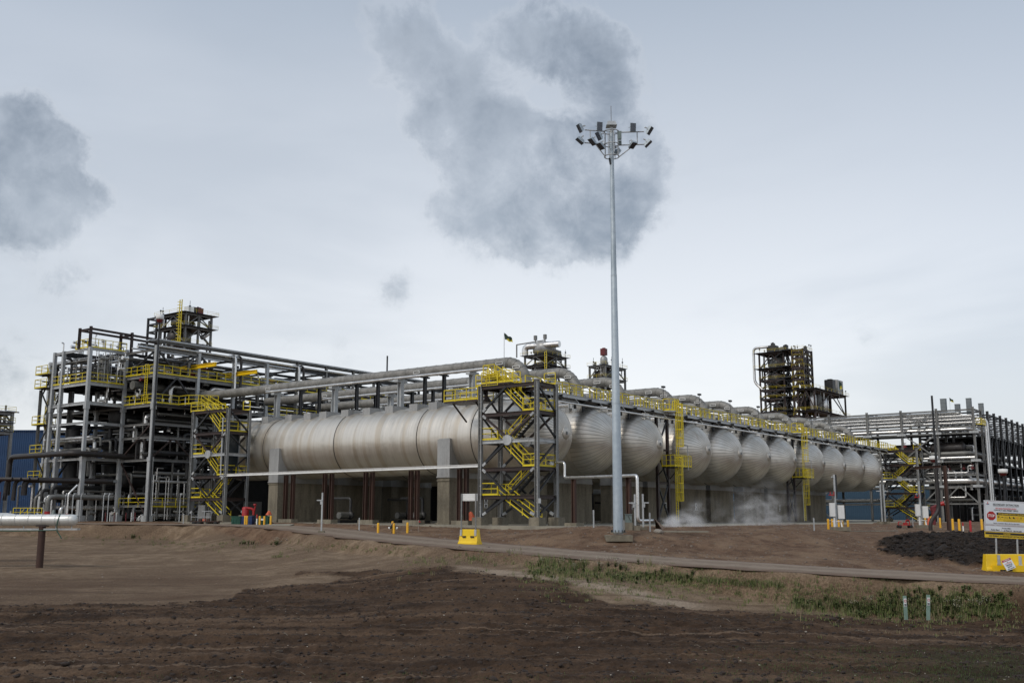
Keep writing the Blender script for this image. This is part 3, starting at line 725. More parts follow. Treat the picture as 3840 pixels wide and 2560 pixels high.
# upper stair and landing over the first tower
def top_platform():
    t = thing('access_platform', 'small yellow railed platform on top of the big stair tower', 'platform', (73,51.45,0))
    b = MB(); b.span((.05,6.45,11.15),(2.4,10.6,11.3)); b.span((.0,2.9,12.47),(2.9,6.2,12.6)); b.span((.6,6.0,11.2),(.8,6.3,12.4)); b.build('deck', G['steel_brown'], t)
    b = MB(); rail(b, [(.05,6.6,11.3),(.05,10.6,11.3),(2.4,10.6,11.3),(2.4,6.6,11.3)]); b.build('guard_rail', G['yellow'], t)
    b = MB(); rail(b, [(.05,2.6,12.6),(.05,6.15,12.6),(2.85,6.15,12.6)], sp=.9); rail(b, [(1.4,2.8,12.6),(1.4,6,12.6)], sp=.8); b.build('guard_rail', G['yellow'], t)
    flight(t, .35, 1.25, 4.7, 13.25, 2.6, 12.0, 'yellow')
    b = MB(); b.span((.2,4.7,13.2),(2.7,6.1,13.28)); b.build('landing', G['yellow'], t)
    b = MB(); rail(b, [(.2,4.8,13.28),(.2,6.1,13.28),(2.7,6.1,13.28)], sp=.7); b.build('guard_rail', G['yellow'], t)
    for y in (7.5, 10.2):
        b = MB(); b.bar((.9,y,11.15),(2.9,y,9.6),.12,.12); b.build('bracket', G['steel_brown'], t)
top_platform()
def flag(x, y, z0, z1, label, w=.85, h=.62, grp=None, yaw=-1.0):
    t = thing('flag', label, 'flag', (x,y,0), yaw, grp)
    b = MB(); b.tube((0,0,z0),(0,0,z1),.028,6); b.build('pole', G['galv'], t)
    vs = []; n = 12
    for i in range(n+1):
        f = i/n
        for j in range(5):
            g = j/4; vs.append((w*f*.86+.02*j, .10*math.sin(f*7+g*2)*f, z1-.05-h*g*(1-.30*f)-w*f*.55+.05*math.sin(f*9)))
    fs = [(i*5+j, i*5+j+1, (i+1)*5+j+1, (i+1)*5+j) for i in range(n) for j in range(4)]
    o = MB().add(vs, fs, True).build('cloth', G['flag_dark'], t)
    me = o.data; me.materials.append(G['flag_yellow'])
    for p in me.polygons:
        i, j = divmod(p.index, 4)
        if (j == 3 and i > 2) or (i in (5,6) and j == 2) or (i in (3,4) and j == 3) or (i in (10,11) and j >= 2): p.material_index = 1
    return t
simple('flag_dark', (.012,.03,.022), (.02,.045,.03), .8, 0, 3); simple('flag_yellow', (.55,.47,.03), (.62,.52,.05), .8, 0, 3)
flag(75.9, 57.2, 12.4, 17.75, 'black and yellow flag drooping from a thin pole on the big stair tower')

# ------------------------------------------------------------------ walkway over the vessel heads
def walkway():
    t = thing('walkway', 'long grey walkway with yellow rails running over the vessel heads', 'walkway', (0,0,0))
    z = 12.5; y0, y1 = 55.0, 56.25
    x0, x1 = 76.2, 184.8
    b = MB(); b.span((x0, y0+.08, z-.08), (x1, y1-.08, z)); b.build('deck', G['steel_black'], t)
    for y in (y0, y1):
        b = MB(); b.ibeam((x0, y, z-.17), (x1, y, z-.17), .16, .36, .03); b.build('edge_beam', G['galv'], t)
    seg = [x0]+[x for x in VX[1:]]+[x1]
    lad = [102.6, 104.9, 140.6, 142.9]
    xs = sorted([x0, 86, 95, 102.6, 104.9, 113, 122, 131, 140.6, 142.9, 151, 160, 169, 178, x1])
    for a, c in zip(xs[:-1], xs[1:]):
        if (a, c) in ((102.6,104.9),(140.6,142.9)): continue
        b = MB(); rail(b, [(a, y0-.02, z), (c-.02, y0-.02, z)], sp=1.2, w=.08, toe=0); b.build('guard_rail', G['yellow'], t)
    for i in range(len(VX)):
        a, c = VX[i]+1.2, (VX[i+1]-1.2 if i < 10 else x1-.5)
        b = MB(); rail(b, [(a, y1+.02, z), (c, y1+.02, z)], sp=1.3, w=.08); b.build('guard_rail', G['yellow'], t)
    for x in VX:
        b = MB(); 
        b.ibeam((x-1.9, 56.6, 11.5), (x-1.9, 56.6, 12.2), .2, .2); b.ibeam((x+1.9, 56.6, 11.5), (x+1.9, 56.6, 12.2), .2, .2); b.ibeam((x-2.2, 56.4, 12.18), (x+2.2, 56.4, 12.18), .2, .22)
        b.ibeam((x-1.9, 54.6, 12.2), (x-1.9, 58.2, 12.2), .2, .22); b.ibeam((x+1.9, 54.6, 12.2), (x+1.9, 58.2, 12.2), .2, .22)
        b.box((x-1.95, 55.6, 11.6), (.2,.2,1.0)); b.build('support', G['steel_black'], t)
    for i, x in enumerate(VX):
        b = MB(); b.span((x+2.5, y0+.1, z-.62), (x+5.2, y0+.5, z-.52)); b.bar((x+2.6, y0+.2, z-.55), (x+2.6, y0+.2, z-.2), .05,.05); b.bar((x+5, y0+.2, z-.55), (x+5, y0+.2, z-.2), .05,.05); b.build('cable_tray', G['steel_grey'], t)
    for x in (103.8, 141.7):                                 # ladder cages pop through here
        b = MB(); rail(b, [(x-1.15, y0-.02, z), (x-1.1, y0-.75, z), (x-.5, y0-1.1, z), (x+.5, y0-1.1, z), (x+1.1, y0-.75, z), (x+1.15, y0-.02, z)], sp=.5, h=1.3); b.build('guard_rail', G['yellow'], t)
        b = MB(); b.prism([(x-1.2,y0),(x-1.2,y0-.8),(x-.6,y0-1.2),(x+.6,y0-1.2),(x+1.2,y0-.8),(x+1.2,y0)], z-.14, z-.02); b.build('landing', G['galv'], t)
    return t
walkway()
def pipe(pts, r, mat, label, group=None, name='pipe', R=None, n=8, flange=()):
    b = MB(); b.path(elbowed(pts, R if R else r*2.2), r, n)
    for p, d in flange: b.tube(V(p)-V(d)*.05, V(p)+V(d)*.05, r*1.6, n)
    o = b.build(name, G[mat]); tag(o, label, 'pipe', group); return o
pts = [(76.4, 54.4, 11.55), (184.6, 54.4, 11.55)]
b = MB(); b.tube(*pts, .085, 8)
for x in np.arange(80, 184, 4.5): b.bar((x,54.4,11.55),(x,54.95,12.2),.05,.05)
tag(b.build('pipe', G['pipe_silver']), 'long thin silver pipe slung under the walkway along the vessel heads', 'pipe')
# caged ladders
def caged_ladder(label, loc):
    t = thing('caged_ladder', label, 'ladder', loc, 0, 'yellow caged ladders')
    for (y, z0, z1, x) in ((-.35, 6.3, 13.6, .0), (-.55, .3, 7.3, -.75)):
        b = MB()
        for s in (-.24, .24): b.bar((x+s, y, z0), (x+s, y, z1), .07, .07)
        for z in np.arange(z0+.2, z1, .3): b.bar((x-.24, y, z), (x+.24, y, z), .035, .035)
        la = b.build('ladder', G['yellow'], t)
        b = MB(); hoops = [z for z in np.arange(z0+2.2, z1+.01, .95)]
        def ring(z): return [(x+.38*math.cos(a), y-.36+.40*math.sin(a), z) for a in np.linspace(rad(120), rad(420), 9)]
        for z in hoops:
            R_ = ring(z)
            for p, q in zip(R_[:-1], R_[1:]): b.bar(p, q, .05, .07)
        for k in (1, 2, 3, 4, 5, 6, 7):
            p, q = ring(hoops[0])[k], ring(hoops[-1])[k]; b.bar(p, q, .045, .045)
        b.build('cage', G['yellow'], la)
    b = MB(); b.prism([(-1.9,-1.0),(2.0,-1.0),(2.0,.6),(-1.9,.6)], 6.12, 6.24); b.bar((-1.6,.5,6.1),(-1.6,1.6,5.0),.1,.1); b.bar((1.7,.5,6.1),(1.7,1.6,5.0),.1,.1); pf = b.build('platform', G['steel_black'], t)
    b = MB(); rail(b, [(-1.9,.6,6.24),(-1.9,-1.0,6.24),(2.0,-1.0,6.24),(2.0,.6,6.24)], sp=.5, h=1.25); b.build('guard_rail', G['yellow'], pf)
    b = MB(); b.path(elbowed([(1.1,-1.05,5.9),(1.1,-1.05,8.7),(.7,-1.05,8.7)],.2), .05, 6); b.box((.55,-1.05,8.66),(.35,.2,.14)); b.build('lamp', G['galv'], pf)
    b = MB(); b.tube((1.0,.3,.2),(1.0,.3,6.1),.05,6); b.build('conduit', G['galv'], t)
    for (x, y) in ((-1.0, 1.7), (1.5, 1.7)):
        b = MB(); b.ibeam((x,y,.2),(x,y,11.9),.3,.3,.04); b.build('column', G['steel_brown'], t)
    for (z0, z1, s) in ((.5,4.4,1),(4.6,8.2,-1),(8.2,11.6,1),(.5,4.4,-1)):
        b = MB(); b.bar((-1.0 if s > 0 else 1.5, 1.7, z0), (1.5 if s > 0 else -1.0, 1.7, z1), .16, .16); b.build('brace', G['steel_black'], t)
    for z in (4.5, 8.2):
        b = MB(); b.ibeam((-.85,1.7,z),(1.35,1.7,z),.2,.22); b.build('beam', G['steel_brown'], t)
    return t
CL = caged_ladder('yellow caged ladder between the third and fourth vessels, behind the steam', (103.8, 54.3, 0))
copy_tree(CL, (141.7, 54.3, -.05), label='farther yellow caged ladder, between the seventh and eighth vessels')
# ------------------------------------------------------------------ ducts on top of the vessels
def make_duct():
    DZ, DR = 15.62, .53
    t = thing('duct', '', 'duct')
    pts = [V((0,108,DZ+.1)), V((0,103,DZ+.1)), V((0,94,DZ))]
    pts = [V((0,y,DZ)) for y in (106, 59.9)]; el = arc((0,59.9,DZ-2.35), (0,0,1), (0,-1,0), 2.35, 0, 90, 9)
    line = [V((0,y,DZ)) for y in np.arange(106, 60, -.65)]+el+[V((0,59.9-2.35,13.15))]
    rs = [DR+(.014 if i % 2 else -.006)+.008*math.sin(i*2.7) for i in range(len(line))]
    b = MB(); b.path(line, DR, 18, True, rs)
    for y in np.arange(105.3, 60.3, -1.3): b.lathe([(DR+.004,-.03),(DR+.03,-.03),(DR+.03,.03),(DR+.004,.03)], 18, (0,y,DZ), 'Y')
    for k in range(1, 10, 2):
        p = el[k]; d = (el[k+1]-el[k-1] if k < 9 else el[k]-el[k-1]).normalized(); b.tube(p-d*.03, p+d*.03, DR+.028, 18)
    b.build('jacket', G['duct_jacket'], t)
    b = MB(); b.tube((0,57.55,12.95),(0,57.55,13.45),DR+.04,18); b.build('collar', G['jacket_grey'], t)
    for y in (94.5, 71.2, 60.4, 58.35):
        z = DZ if y > 59 else DZ-.55; yy = y
        b = MB(); b.box((-DR-.03,yy,z+.05),(.06,.85,.05)); b.box((-DR-.03,yy,z-.18),(.06,.85,.05)); b.box((-DR-.03,yy-.4,z-.065),(.06,.05,.2)); b.box((-DR-.03,yy+.4,z-.065),(.06,.05,.2))
        b.build('lifting_lug', G['white'], t)
    return t
SUPP = [93.4,89.4,86.3,83.8,80.4,77.2,73.9,70.5,67.9,64.2,60.9]
WHITE = {0,3,6,9,10}
def support(light):
    t = thing('duct_support', '', 'support')
    b = MB()
    if light: b.ibeam((0,0,12.1),(0,0,14.75),.5,.52,.06); b.box((0,0,14.9),(1.5,.5,.3)); b.box((0,0,15.1),(.8,.4,.16))
    else: b.ibeam((0,0,12.1),(0,0,15.0),.30,.32,.05); b.box((0,0,15.02),(1.2,.3,.16)); b.box((-.3,0,15.12),(.2,.3,.12))
    b.build('post', G['galv' if light else 'steel_black'], t)
    b = MB(); b.span((-1.75,-.55,11.3),(1.75,.55,12.12)); b.box((0,0,12.14),(1.0,.8,.06)); b.build('pad', G['jacket_grey'], t)
    b = MB(); b.box((0,0,11.28),(1.6,.7,.3)); b.build('stub', G['steel_black'], t)
    return t
d0 = make_duct(); sw, sb = support(True), support(False); used = set()
DL = ['grey lagged duct along the top of the first vessel, bending down by the stair tower']+['thick grey lagged duct on top of the %s vessel in the row' % ORD[i] for i in range(1, 11)]
tp0 = None
for i, x in enumerate(VX):
    o = d0 if i == 0 else copy_tree(d0)
    o.location = (x, 0, 0); tag(o, DL[i], 'duct', 'grey ducts over the vessels')
    for k, y in enumerate(SUPP):
        if i > 3 and k < 8: continue
        lt = k in WHITE; pr = sw if lt else sb
        s = pr if lt not in used else copy_tree(pr); used.add(lt)
        s.location = (x, y, 0)
        tag(s, '%s duct support post standing on the crown of the %s vessel' % ('thick pale' if lt else 'thin black', ORD[i]), 'support', '%s posts under the duct of the %s vessel' % ('pale' if lt else 'black', ORD[i]))
    e = [(-.68,94.6,15.15),(-.68,61.6,15.15),(-.62,60.9,14.5),(-.62,59.2,14.2),(-.62,58.9,12.9)] if i < 4 else [(-.68,75,15.15),(-.68,61.6,15.15),(-.62,60.9,14.5),(-.62,59.2,14.2),(-.62,58.9,12.9)]
    if i in (0, 4): b = MB(); b.path(elbowed(e, .35), .14, 8); o = b.build('tracer_pipe', G['pipe_silver']); tp0 = o
    else: o = bpy.data.objects.new('tracer_pipe', tp0.data); COL.objects.link(o)
    o.location = (x, 0, 0); tag(o, 'silver pipe running beside the grey duct of the %s vessel' % ORD[i], 'pipe', 'silver pipes beside the ducts')
    if i >= 1:
        b = MB(); b.path(elbowed([(x+.6,66,13.4),(x+.6,59.4,13.4),(x+.6,58.7,12.6)],.3), .2, 8); b.tube((x+.6,66,13.4),(x+.6,70,13.4),.2,8)
        tag(b.build('pipe', G['pipe_silver']), 'short silver pipe behind the walkway on the %s vessel' % ORD[i], 'pipe', 'short silver pipes on the vessel crowns')
    # lamp on a slim post on the walkway
    if i in (3, 4, 5, 6, 8, 10):
        b = MB(); lx = x-4.0 if i > 3 else x-4.4; b.tube((lx,56.35,12.4),(lx,56.35,15.6),.035,6); b.box((lx-.25,56.2,15.5),(.5,.3,.22)); b.bar((lx,56.35,15.6),(lx-.2,56.2,15.62),.05,.05)
        tag(b.build('walkway_lamp', G['steel_black']), 'small floodlight on a slim post where the walkway reaches the %s vessel' % ORD[i], 'lamp', 'lamps along the walkway')
# pale beam, posts and wind panel beside the first vessel
b = MB(); b.ibeam((73,57.9,5.28),(73,94.2,5.28),.2,.26,.04); tag(b.build('beam', G['white']), 'long pale beam running along the side of the first vessel', 'beam')
for k, y in enumerate((84.5,83.4,78.6,77.6,72.8,71.9,66.8,66.0,60.8,60.0)):
    zz = float(slab_z(y)); b = MB(); b.ibeam((73.9,y,zz),(73.9,y,5.1),.36,.36,.05); b.box((73.9,y,zz+.03),(.55,.55,.06))
    o = b.build('steel_post', G['steel_rust']); tag(o, 'rust brown steel post under the long pale beam', 'post', 'brown posts under the pale beam')
for k, y in enumerate((84,78.1,72.35,66.4,60.4)):
    zz = float(slab_z(y)); b = MB(); b.box((73.9,y,zz+.18),(.9,2.0,.42)); tag(b.build('footing', G['concrete']), 'low concrete footing under a pair of brown posts beside the first vessel', 'footing', 'low footings of the brown posts')
t = thing('wind_screen', 'tall dark screen panel standing across the far end of the first vessel', 'screen', (73,94.3,0))
b = MB(); b.span((.05,0,5.4),(2.3,.08,11.4)); b.build('panel', G['screen_dark'] if 'screen_dark' in G else simple('screen_dark', (.02,.028,.032), (.03,.04,.045), .35, .1, .4), t)
b = MB(); b.bar((0,-.05,5.1),(0,-.05,11.6),.14,.14); b.bar((2.35,-.05,5.1),(2.35,-.05,11.6),.1,.1); b.bar((-.1,-.05,11.6),(6.2,-.05,11.6),.2,.16); b.bar((0,-.05,5.2),(2.4,-.05,5.2),.14,.14); b.build('frame', G['galv'], t)
# silver vent line from the tower to the mast
vp = [(76.2,51.2,5.35),(79.0,49.0,5.35),(79.0,49.0,3.05),(73.9,41.2,3.05)]
# ------------------------------------------------------------------ process frames
def rayX(sx, sy, X):
    a = sight(sx, sy, 100)-V((0,0,HC)); k = X/a.x; return V((0,0,HC))+a*k
def rayY(sx, sy, Y):
    a = sight(sx, sy, 100)-V((0,0,HC)); k = Y/a.y; return V((0,0,HC))+a*k
def steel_frame(label, xs, ys, levels, ztop, cw=.32, cm='steel_grey', bm='steel_black', floors=(), braces=(), front=None, name='process_structure', back=1, fm=None):
    t = thing(name, label, 'steel frame')
    z0 = float(slab_z(ys[0]))-.1
    for i, x in enumerate(xs):
        for j, y in enumerate(ys):
            if x == 72.75: continue
            b = MB(); m = fm if (fm and (j == 0 or i == 0)) else cm  # pale front columns, darker inner ones: interior shadow put into the colour
            if m == fm:
                b.box((x,y,(z0+7.5)/2+.2),(.50,.50,7.5-z0-.4)); b.box((x,y,7.5),(.60,.60,.5)); b.box((x,y,(7.6+ztop)/2),(.38,.38,ztop-7.6)); b.box((x,y,13.9),(.54,.54,.9))
                b.box((x,y,z0+.4),(.95,.95,.8))
            else: b.ibeam((x,y,z0),(x,y,ztop),cw,cw,.05)
            b.build('column', G[m], t)
    for k, z in enumerate(levels):
        h = .42 if z in floors else .32
        for j, y in enumerate(ys):
            b = MB(); b.ibeam((xs[0],y,z-h/2),(xs[-1],y,z-h/2),.22,h,.035); b.build('beam', G[front if (front and j == 0) else bm], t)  # beams behind the front row take a darker steel, imitating interior shadow
        for i, x in enumerate(xs):
            b = MB(); b.ibeam((x,ys[0],z-h/2-.02),(x,ys[-1],z-h/2-.02),.2,h-.06,.035); b.build('cross_beam', G[front if (front and i == 0) else bm], t)
    for z in floors:
        b = MB(); b.span((xs[0]+.15,ys[0]+.15,z-.05),(xs[-1]-.15,ys[-1]-.15,z+.015)); b.build('floor', G['steel_black'], t)
    for (p, q) in braces:
        b = MB(); b.bar(p, q, .18, .2); b.build('brace', G[bm], t)
    return t
def railing(parent_name, pts, label, parent=None, sp=1.4, **kw):
    b = MB(); rail(b, pts, sp=sp, **kw); o = b.build('guard_rail', G['yellow'], parent)
    return o
YS = [107.5, 113.7, 119.5, 125.4, 131.2]
# the corner block by the blue building
bra = []
FA = steel_frame('tall grey corner frame of the process unit, nearest the blue building', [68.1, 72.75], [113.7, 119.5, 121.5], [5.2, 7.7, 12.0, 14.4, 16.75, 20.9], 20.95, cm='steel_black', floors=(16.75, 14.4), front='galv', fm='galv',
   braces=[((68.3,119.5,5.4),(72.6,119.5,11.8)),((68.3,119.5,.6),(72.6,119.5,5))])
b = MB()
rail(b, [(68.0,121.6,16.78),(68.0,113.55,16.78),(73,113.55,16.78)]); b.build('guard_rail', G['yellow'], FA)
b = MB(); rail(b, [(68.3,117.3,20.95),(68.3,115.9,20.95)], sp=.7); rail(b, [(68.2,116.2,20.95),(68.2,113.8,20.95),(73,113.8,20.95)], sp=.9); b.build('guard_rail', G['yellow'], FA)
for (x, y) in ((68.1,113.9),(68.1,116.3),(73.7,113.9),(73.7,116.3),(79.1,113.9),(79.1,116.3)):
    b = MB(); b.ibeam((x,y,20.9),(x,y,23.5),.28,.28,.04); b.build('post', G['steel_brown'], FA)
for y in (113.9, 116.3):
    for z in (23.2,): b = MB(); b.ibeam((68.1,y,z),(79.1,y,z-.1),.2,.26); b.build('beam', G['steel_brown'], FA)
for x in (68.1, 73.7, 79.1): b = MB(); b.ibeam((x,113.9,23.15),(x,116.3,23.15),.2,.26); b.build('beam', G['steel_brown'], FA)
# front block with the yellow decks
V1 = lambda z0, z1: [((73.2,107.5,z0),(76.0,107.5,z1)),((78.9,107.5,z0),(76.1,107.5,z1))]
FC = steel_frame('front steel frame of the process unit with two yellow railed decks', [73.0, 79.1, 84.6, 90.0], YS, [2.2, 7.6, 10.3, 11.9, 14.2, 17.75, 20.85], 21.2, floors=(14.2, 17.75), front='steel_grey', fm='galv', cm='steel_black',
   braces=V1(14.4,17.5)+[((73.2,107.5,20.6),(76,107.5,18)),((79.0,107.5,20.7),(76.4,107.5,19)),((79.2,107.5,20.7),(82,107.5,18.6)),((73,107.7,14.4),(73,113.5,17.5)),((73,107.7,20.6),(73,113.5,18))])
for z in (14.22, 17.78):
    b = MB(); rail(b, [(72.9,113.6,z),(72.9,107.35,z),(76.4,107.35,z)]+([(76.4,105.4,z),(78.9,103.0,z)] if z < 15 else [(90,107.35,z)])); b.build('guard_rail', G['yellow'], FC)
b = MB(); b.prism([(73,107.4),(73,106.9),(76.4,106.9),(76.4,105.4),(79.4,102.6),(79.4,107.4)], 13.98, 14.12); b.build('deck', G['steel_black'], FC)
flight(FC, 76.6, 77.8, 99.7, 12.6, 103.2, 14.15, 'steel_grey')
b = MB(); rail(b, [(73.0,113.4,1.9),(73.0,107.4,1.9),(90,107.4,1.9)], sp=1.8); b.build('guard_rail', G['yellow'], FC)
b = MB()
for s in (-.24, .24): b.bar((72.8,109+s,14.2),(72.8,109+s,19),.07,.07)
for z in np.arange(14.4, 19, .3): b.bar((72.8,108.76,z),(72.8,109.24,z),.04,.04)
b.build('ladder', G['yellow'], FC)
# the long frame running behind the vessels
xs_all = [90.0+5.33*i for i in range(1, 22)]
for k, (a, c) in enumerate(((0,5),(5,11),(11,18))):
    nm = ['near', 'middle', 'far'][k]
    xs = [x+(.5 if k and j == 0 else 0) for j, x in enumerate(xs_all[a:c+1])]
    F = steel_frame('%s stretch of the long dark frame behind the grey ducts' % nm, xs, YS[:4:1] if k == 0 else YS[:3], [7.6, 11.9, 14.2, 17.75, 20.85] if k < 2 else [11.9, 14.2, 20.5], 22.0 if k < 2 else 20.6, cm='steel_black' if k else 'steel_grey', floors=(14.2,) if k == 0 else (),
        braces=[((xs[i],107.5,14.4),(xs[i+1],107.5,17.6)) for i in range(0, len(xs)-1, 2)]+[((xs[i],107.5,20.6),(xs[i+1],107.5,18)) for i in range(1, len(xs)-1, 2)])
    for z in (14.22, 17.78)[:2 if k < 2 else 1]:
        b = MB(); rail(b, [(xs[0]-5.33,107.35,z),(xs[-1],107.35,z)], sp=1.8); b.build('guard_rail', G['yellow'], F)
# yellow runway beams for hoists
for k, (x, z) in enumerate(((78.3,19.1),(84.6,18.9),(95.4,18.9),(106,18.6))):
    b = MB(); b.ibeam((x,103.0,z),(x,113.5,z),.26,.5,.06); b.box((x,103.1,z),(.28,.06,.5)); o = b.build('hoist_beam', G['yellow_plastic']); tag(o, 'yellow hoist beam poking out of the process frame, %s from the corner frame' % ORD[k], 'hoist beam', 'yellow hoist beams')
    cu = bpy.data.curves.new('lettering', 'FONT'); cu.body = 'LIFTING CAPACITY'; cu.size = .30; cu.extrude = .004; cu.offset = .006; cu.materials.append(G['letter_black'])
    l = bpy.data.objects.new('lettering', cu); COL.objects.link(l); l = to_mesh(l, 'lettering'); l.parent = o; l.location = (x-.14, 109.2, z-.1); l.rotation_euler = (PI/2, 0, -PI/2)
# cable trays and pipes on the crown of the long frame
TG = 'trays and pipes on top of the long frame'
for k, (y, z, w, h, m) in enumerate(((107.5,21.85,.9,.22,'galv'),(108.9,21.9,.7,.2,'galv'),(110.6,21.6,.6,.2,'steel_grey'))):
    b = MB(); b.span((72.6,y-w/2,z-h/2),(165,y+w/2,z-h/2+.03)); b.span((72.6,y-w/2,z-h/2),(165,y-w/2+.04,z+h/2)); b.span((72.6,y+w/2-.04,z-h/2),(165,y+w/2,z+h/2)); 
    tag(b.build('cable_tray', G[m]), 'long grey cable tray along the crown of the process frame, %s from the yard side' % ORD[k], 'cable tray', TG)
for k, (y, z, r, m) in enumerate(((107.3,21.1,.12,'pipe_silver'),(109.6,21.35,.14,'pipe_dull'),(111.5,21.4,.2,'pipe_silver'),(112.6,21.3,.1,'pipe_silver'))):
    pipe([(73,y,z),(170,y,z)], r, m, 'long %s pipe on the crown of the process frame' % ('silver' if m == 'pipe_silver' else 'grey'), TG, n=8)
# twin goosenecks dropping to the ducts
for k, x in enumerate((84.4, 85.3, 95.2, 96.0)):
    pipe([(x,109,21.3),(x,107.0,21.3),(x,107.0,15.8)], .17, 'pipe_silver' if k % 2 == 0 else 'pipe_black', '%s gooseneck pipe dropping down the face of the long frame' % ('silver' if k % 2 == 0 else 'black'), 'gooseneck pipes on the long frame', 'gooseneck_pipe', R=.7)
# ---- pipework inside: bundles at given levels
LAGER = []
def later(pts, r, m, label, group, n): LAGER.append(([V(p) for p in pts], r, m, label, group, n))
def colour_word(m): return {'pipe_silver':'bright silver','pipe_dull':'dull grey','pipe_dark':'dark grey','pipe_black':'black'}[m]
def run(n, where, grp, x0, x1, y0, y1, zs, rr=(.06,.2), mats=('pipe_dull','pipe_dull','pipe_dark','pipe_black','pipe_silver','pipe_silver'), axis='X', drop=.45, lmin=.35):
    for _ in range(n):
        r = random.uniform(*rr); m = random.choice(mats); z = random.choice(zs)+random.uniform(-.15,.5)+r
        if axis == 'X':
            L = (x1-x0)*random.uniform(lmin, 1); a = random.uniform(x0, x1-L); y = random.uniform(y0, y1); p, q = V((a,y,z)), V((a+L,y,z)); side = V((0,random.choice((-1,1))*random.uniform(.4,1.2),0))
        else:
            L = (y1-y0)*random.uniform(lmin, 1); a = random.uniform(y0, y1-L); x = random.uniform(x0, x1); p, q = V((x,a,z)), V((x,a+L,z)); side = V((random.choice((-1,1))*random.uniform(.4,1.2),0,0))
        pts = [p, q]
        if random.random() < drop: pts = [p-V((0,0,random.uniform(.8,3.4)))]+pts
        if random.random() < drop: pts = pts+[q+side] if random.random() < .5 else pts+[q-V((0,0,random.uniform(.8,3.2)))]
        for p_ in pts: p_.z = max(p_.z, .3)
        later(pts, r, m, '%s pipe %s' % (colour_word(m), where), '%s pipes, %s' % (colour_word(m), grp), 7)
def drops(n, where, grp, x0, x1, y0, y1, zlo, zhi, rr=(.05,.14), mats=('pipe_dull','pipe_silver','pipe_dark')):
    for _ in range(n):
        r = random.uniform(*rr); m = random.choice(mats); x, y = random.uniform(x0,x1), random.uniform(y0,y1); a = random.uniform(*zlo); c = random.uniform(*zhi)
        pts = [(x,y,a),(x,y,c),(x+random.uniform(-1.2,1.2),y,c)]
        later(pts, r, m, 'upright %s pipe %s' % (colour_word(m), where), 'upright %s pipes, %s' % (colour_word(m), grp), 6)
run(16, 'on the lowest tier of the corner frame', 'corner frame lowest tier', 66.5, 76, 113.9, 125, [1.2, 2.6, 3.6], (.1,.32), axis='X')
run(16, 'on the third tier of the corner frame', 'corner frame third tier', 68.4, 73, 113.9, 125, [8.2, 9.6], (.08,.25), axis='Y')
run(18, 'above the railed deck of the corner frame', 'corner frame railed deck', 68.4, 73, 114, 125, [17.2, 18.6, 19.6], (.06,.2), axis='Y')
drops(24, 'standing on the railed deck of the corner frame', 'corner frame railed deck', 68.6, 72.8, 114, 124, (16.8,17.2), (18.4,20.5), (.06,.2))
drops(18, 'on the roof of the corner frame', 'corner frame roof', 68.6, 78, 114, 124, (20.9,21), (21.6,22.8), (.06,.22), ('pipe_silver','pipe_silver','pipe_dull'))
drops(12, 'standing at the foot of the corner frame', 'corner frame foot', 62, 73, 111, 121, (.3,.4), (1.8,4.6), (.05,.16), ('pipe_silver','pipe_dull'))
for nm, zs, n in (('at ground level of the front frame', [.6,1.4,3,4.4,5.6], 34), ('on the third tier of the front frame', [8,8.8,9.6,10], 26), ('just under the lower yellow deck', [10.6,11.2,12.3,13], 26), ('between the two yellow decks', [14.6,15.4,16.3,17], 26), ('above the upper yellow deck', [18.2,19.2,20], 24)):
    run(n, nm+' of the process unit' if 'deck' in nm else nm, nm, 73.3, 92, 107.8, 125, zs, (.07,.3), axis='X')
    run(n//3, nm+' of the process unit' if 'deck' in nm else nm, nm, 73.5, 90, 107.8, 126, zs, (.07,.22), axis='Y')
drops(22, 'at ground level of the front frame', 'at ground level of the front frame', 73.3, 90, 106.5, 112, (.3,.5), (3.5,6.8), (.05,.12), ('pipe_silver','pipe_dull'))
run(44, 'in the long frame behind the grey ducts', 'long frame', 92, 150, 107.8, 122, [12.4,13.2,14.7,15.6,16.6,18.3,19.3], (.08,.3), axis='X', lmin=.2)
# named bigger items
pipe([(79.9,112,15.75),(79.9,104.8,15.75)], .5, 'duct_jacket', 'thick lagged duct end entering the yellow decked frame', n=16)
for k, x in enumerate((76.6, 82.6)):
    pipe([(x-4,111.5,16.6),(x+.6,111.5,16.6),(x+1.6,111.5,15.6),(x+1.6,111.5,14.3)], .55, 'pipe_dull', 'fat grey elbow pipe between the two yellow decks, %s from the corner frame' % ORD[k], 'fat elbows between the yellow decks', R=1.1, n=14)
pipe([(64.2,128,1.6),(64.2,122.5,6.9),(64.2,121,7.0),(73,112.6,7.0)] if 0 else [(66.3,127.0,3.4),(66.3,127.0,8.1),(66.3,112.9,8.1),(79,112.9,7.9)], .33, 'pipe_black', 'thick black pipe bending down beside the corner frame', R=1.0, n=12)
pipe([(62.5,116.0,3.2),(62.5,116.0,4.95),(71.5,112.6,4.95)], .33, 'pipe_black', 'thick black pipe over the yard at the foot of the corner frame', R=.7, n=12)
for k in range(4):
    x = 61.7-.75*k; y = 116.6+.5*k
    pipe([(x+1.6,y-2.0,5.0),(x,y,5.0),(x-.1,y,2.6)], .22, 'pipe_black', 'black gooseneck pipe bending down by the red skid', 'black goosenecks by the red skid', 'gooseneck_pipe', R=.8, n=10)
pipe([(62.2,110.2,.5),(62.2,110.2,2.95),(70,110.2,2.95)], .28, 'pipe_dull', 'grey lagged pipe with a red collar rising by the corner frame', R=.6, n=12)
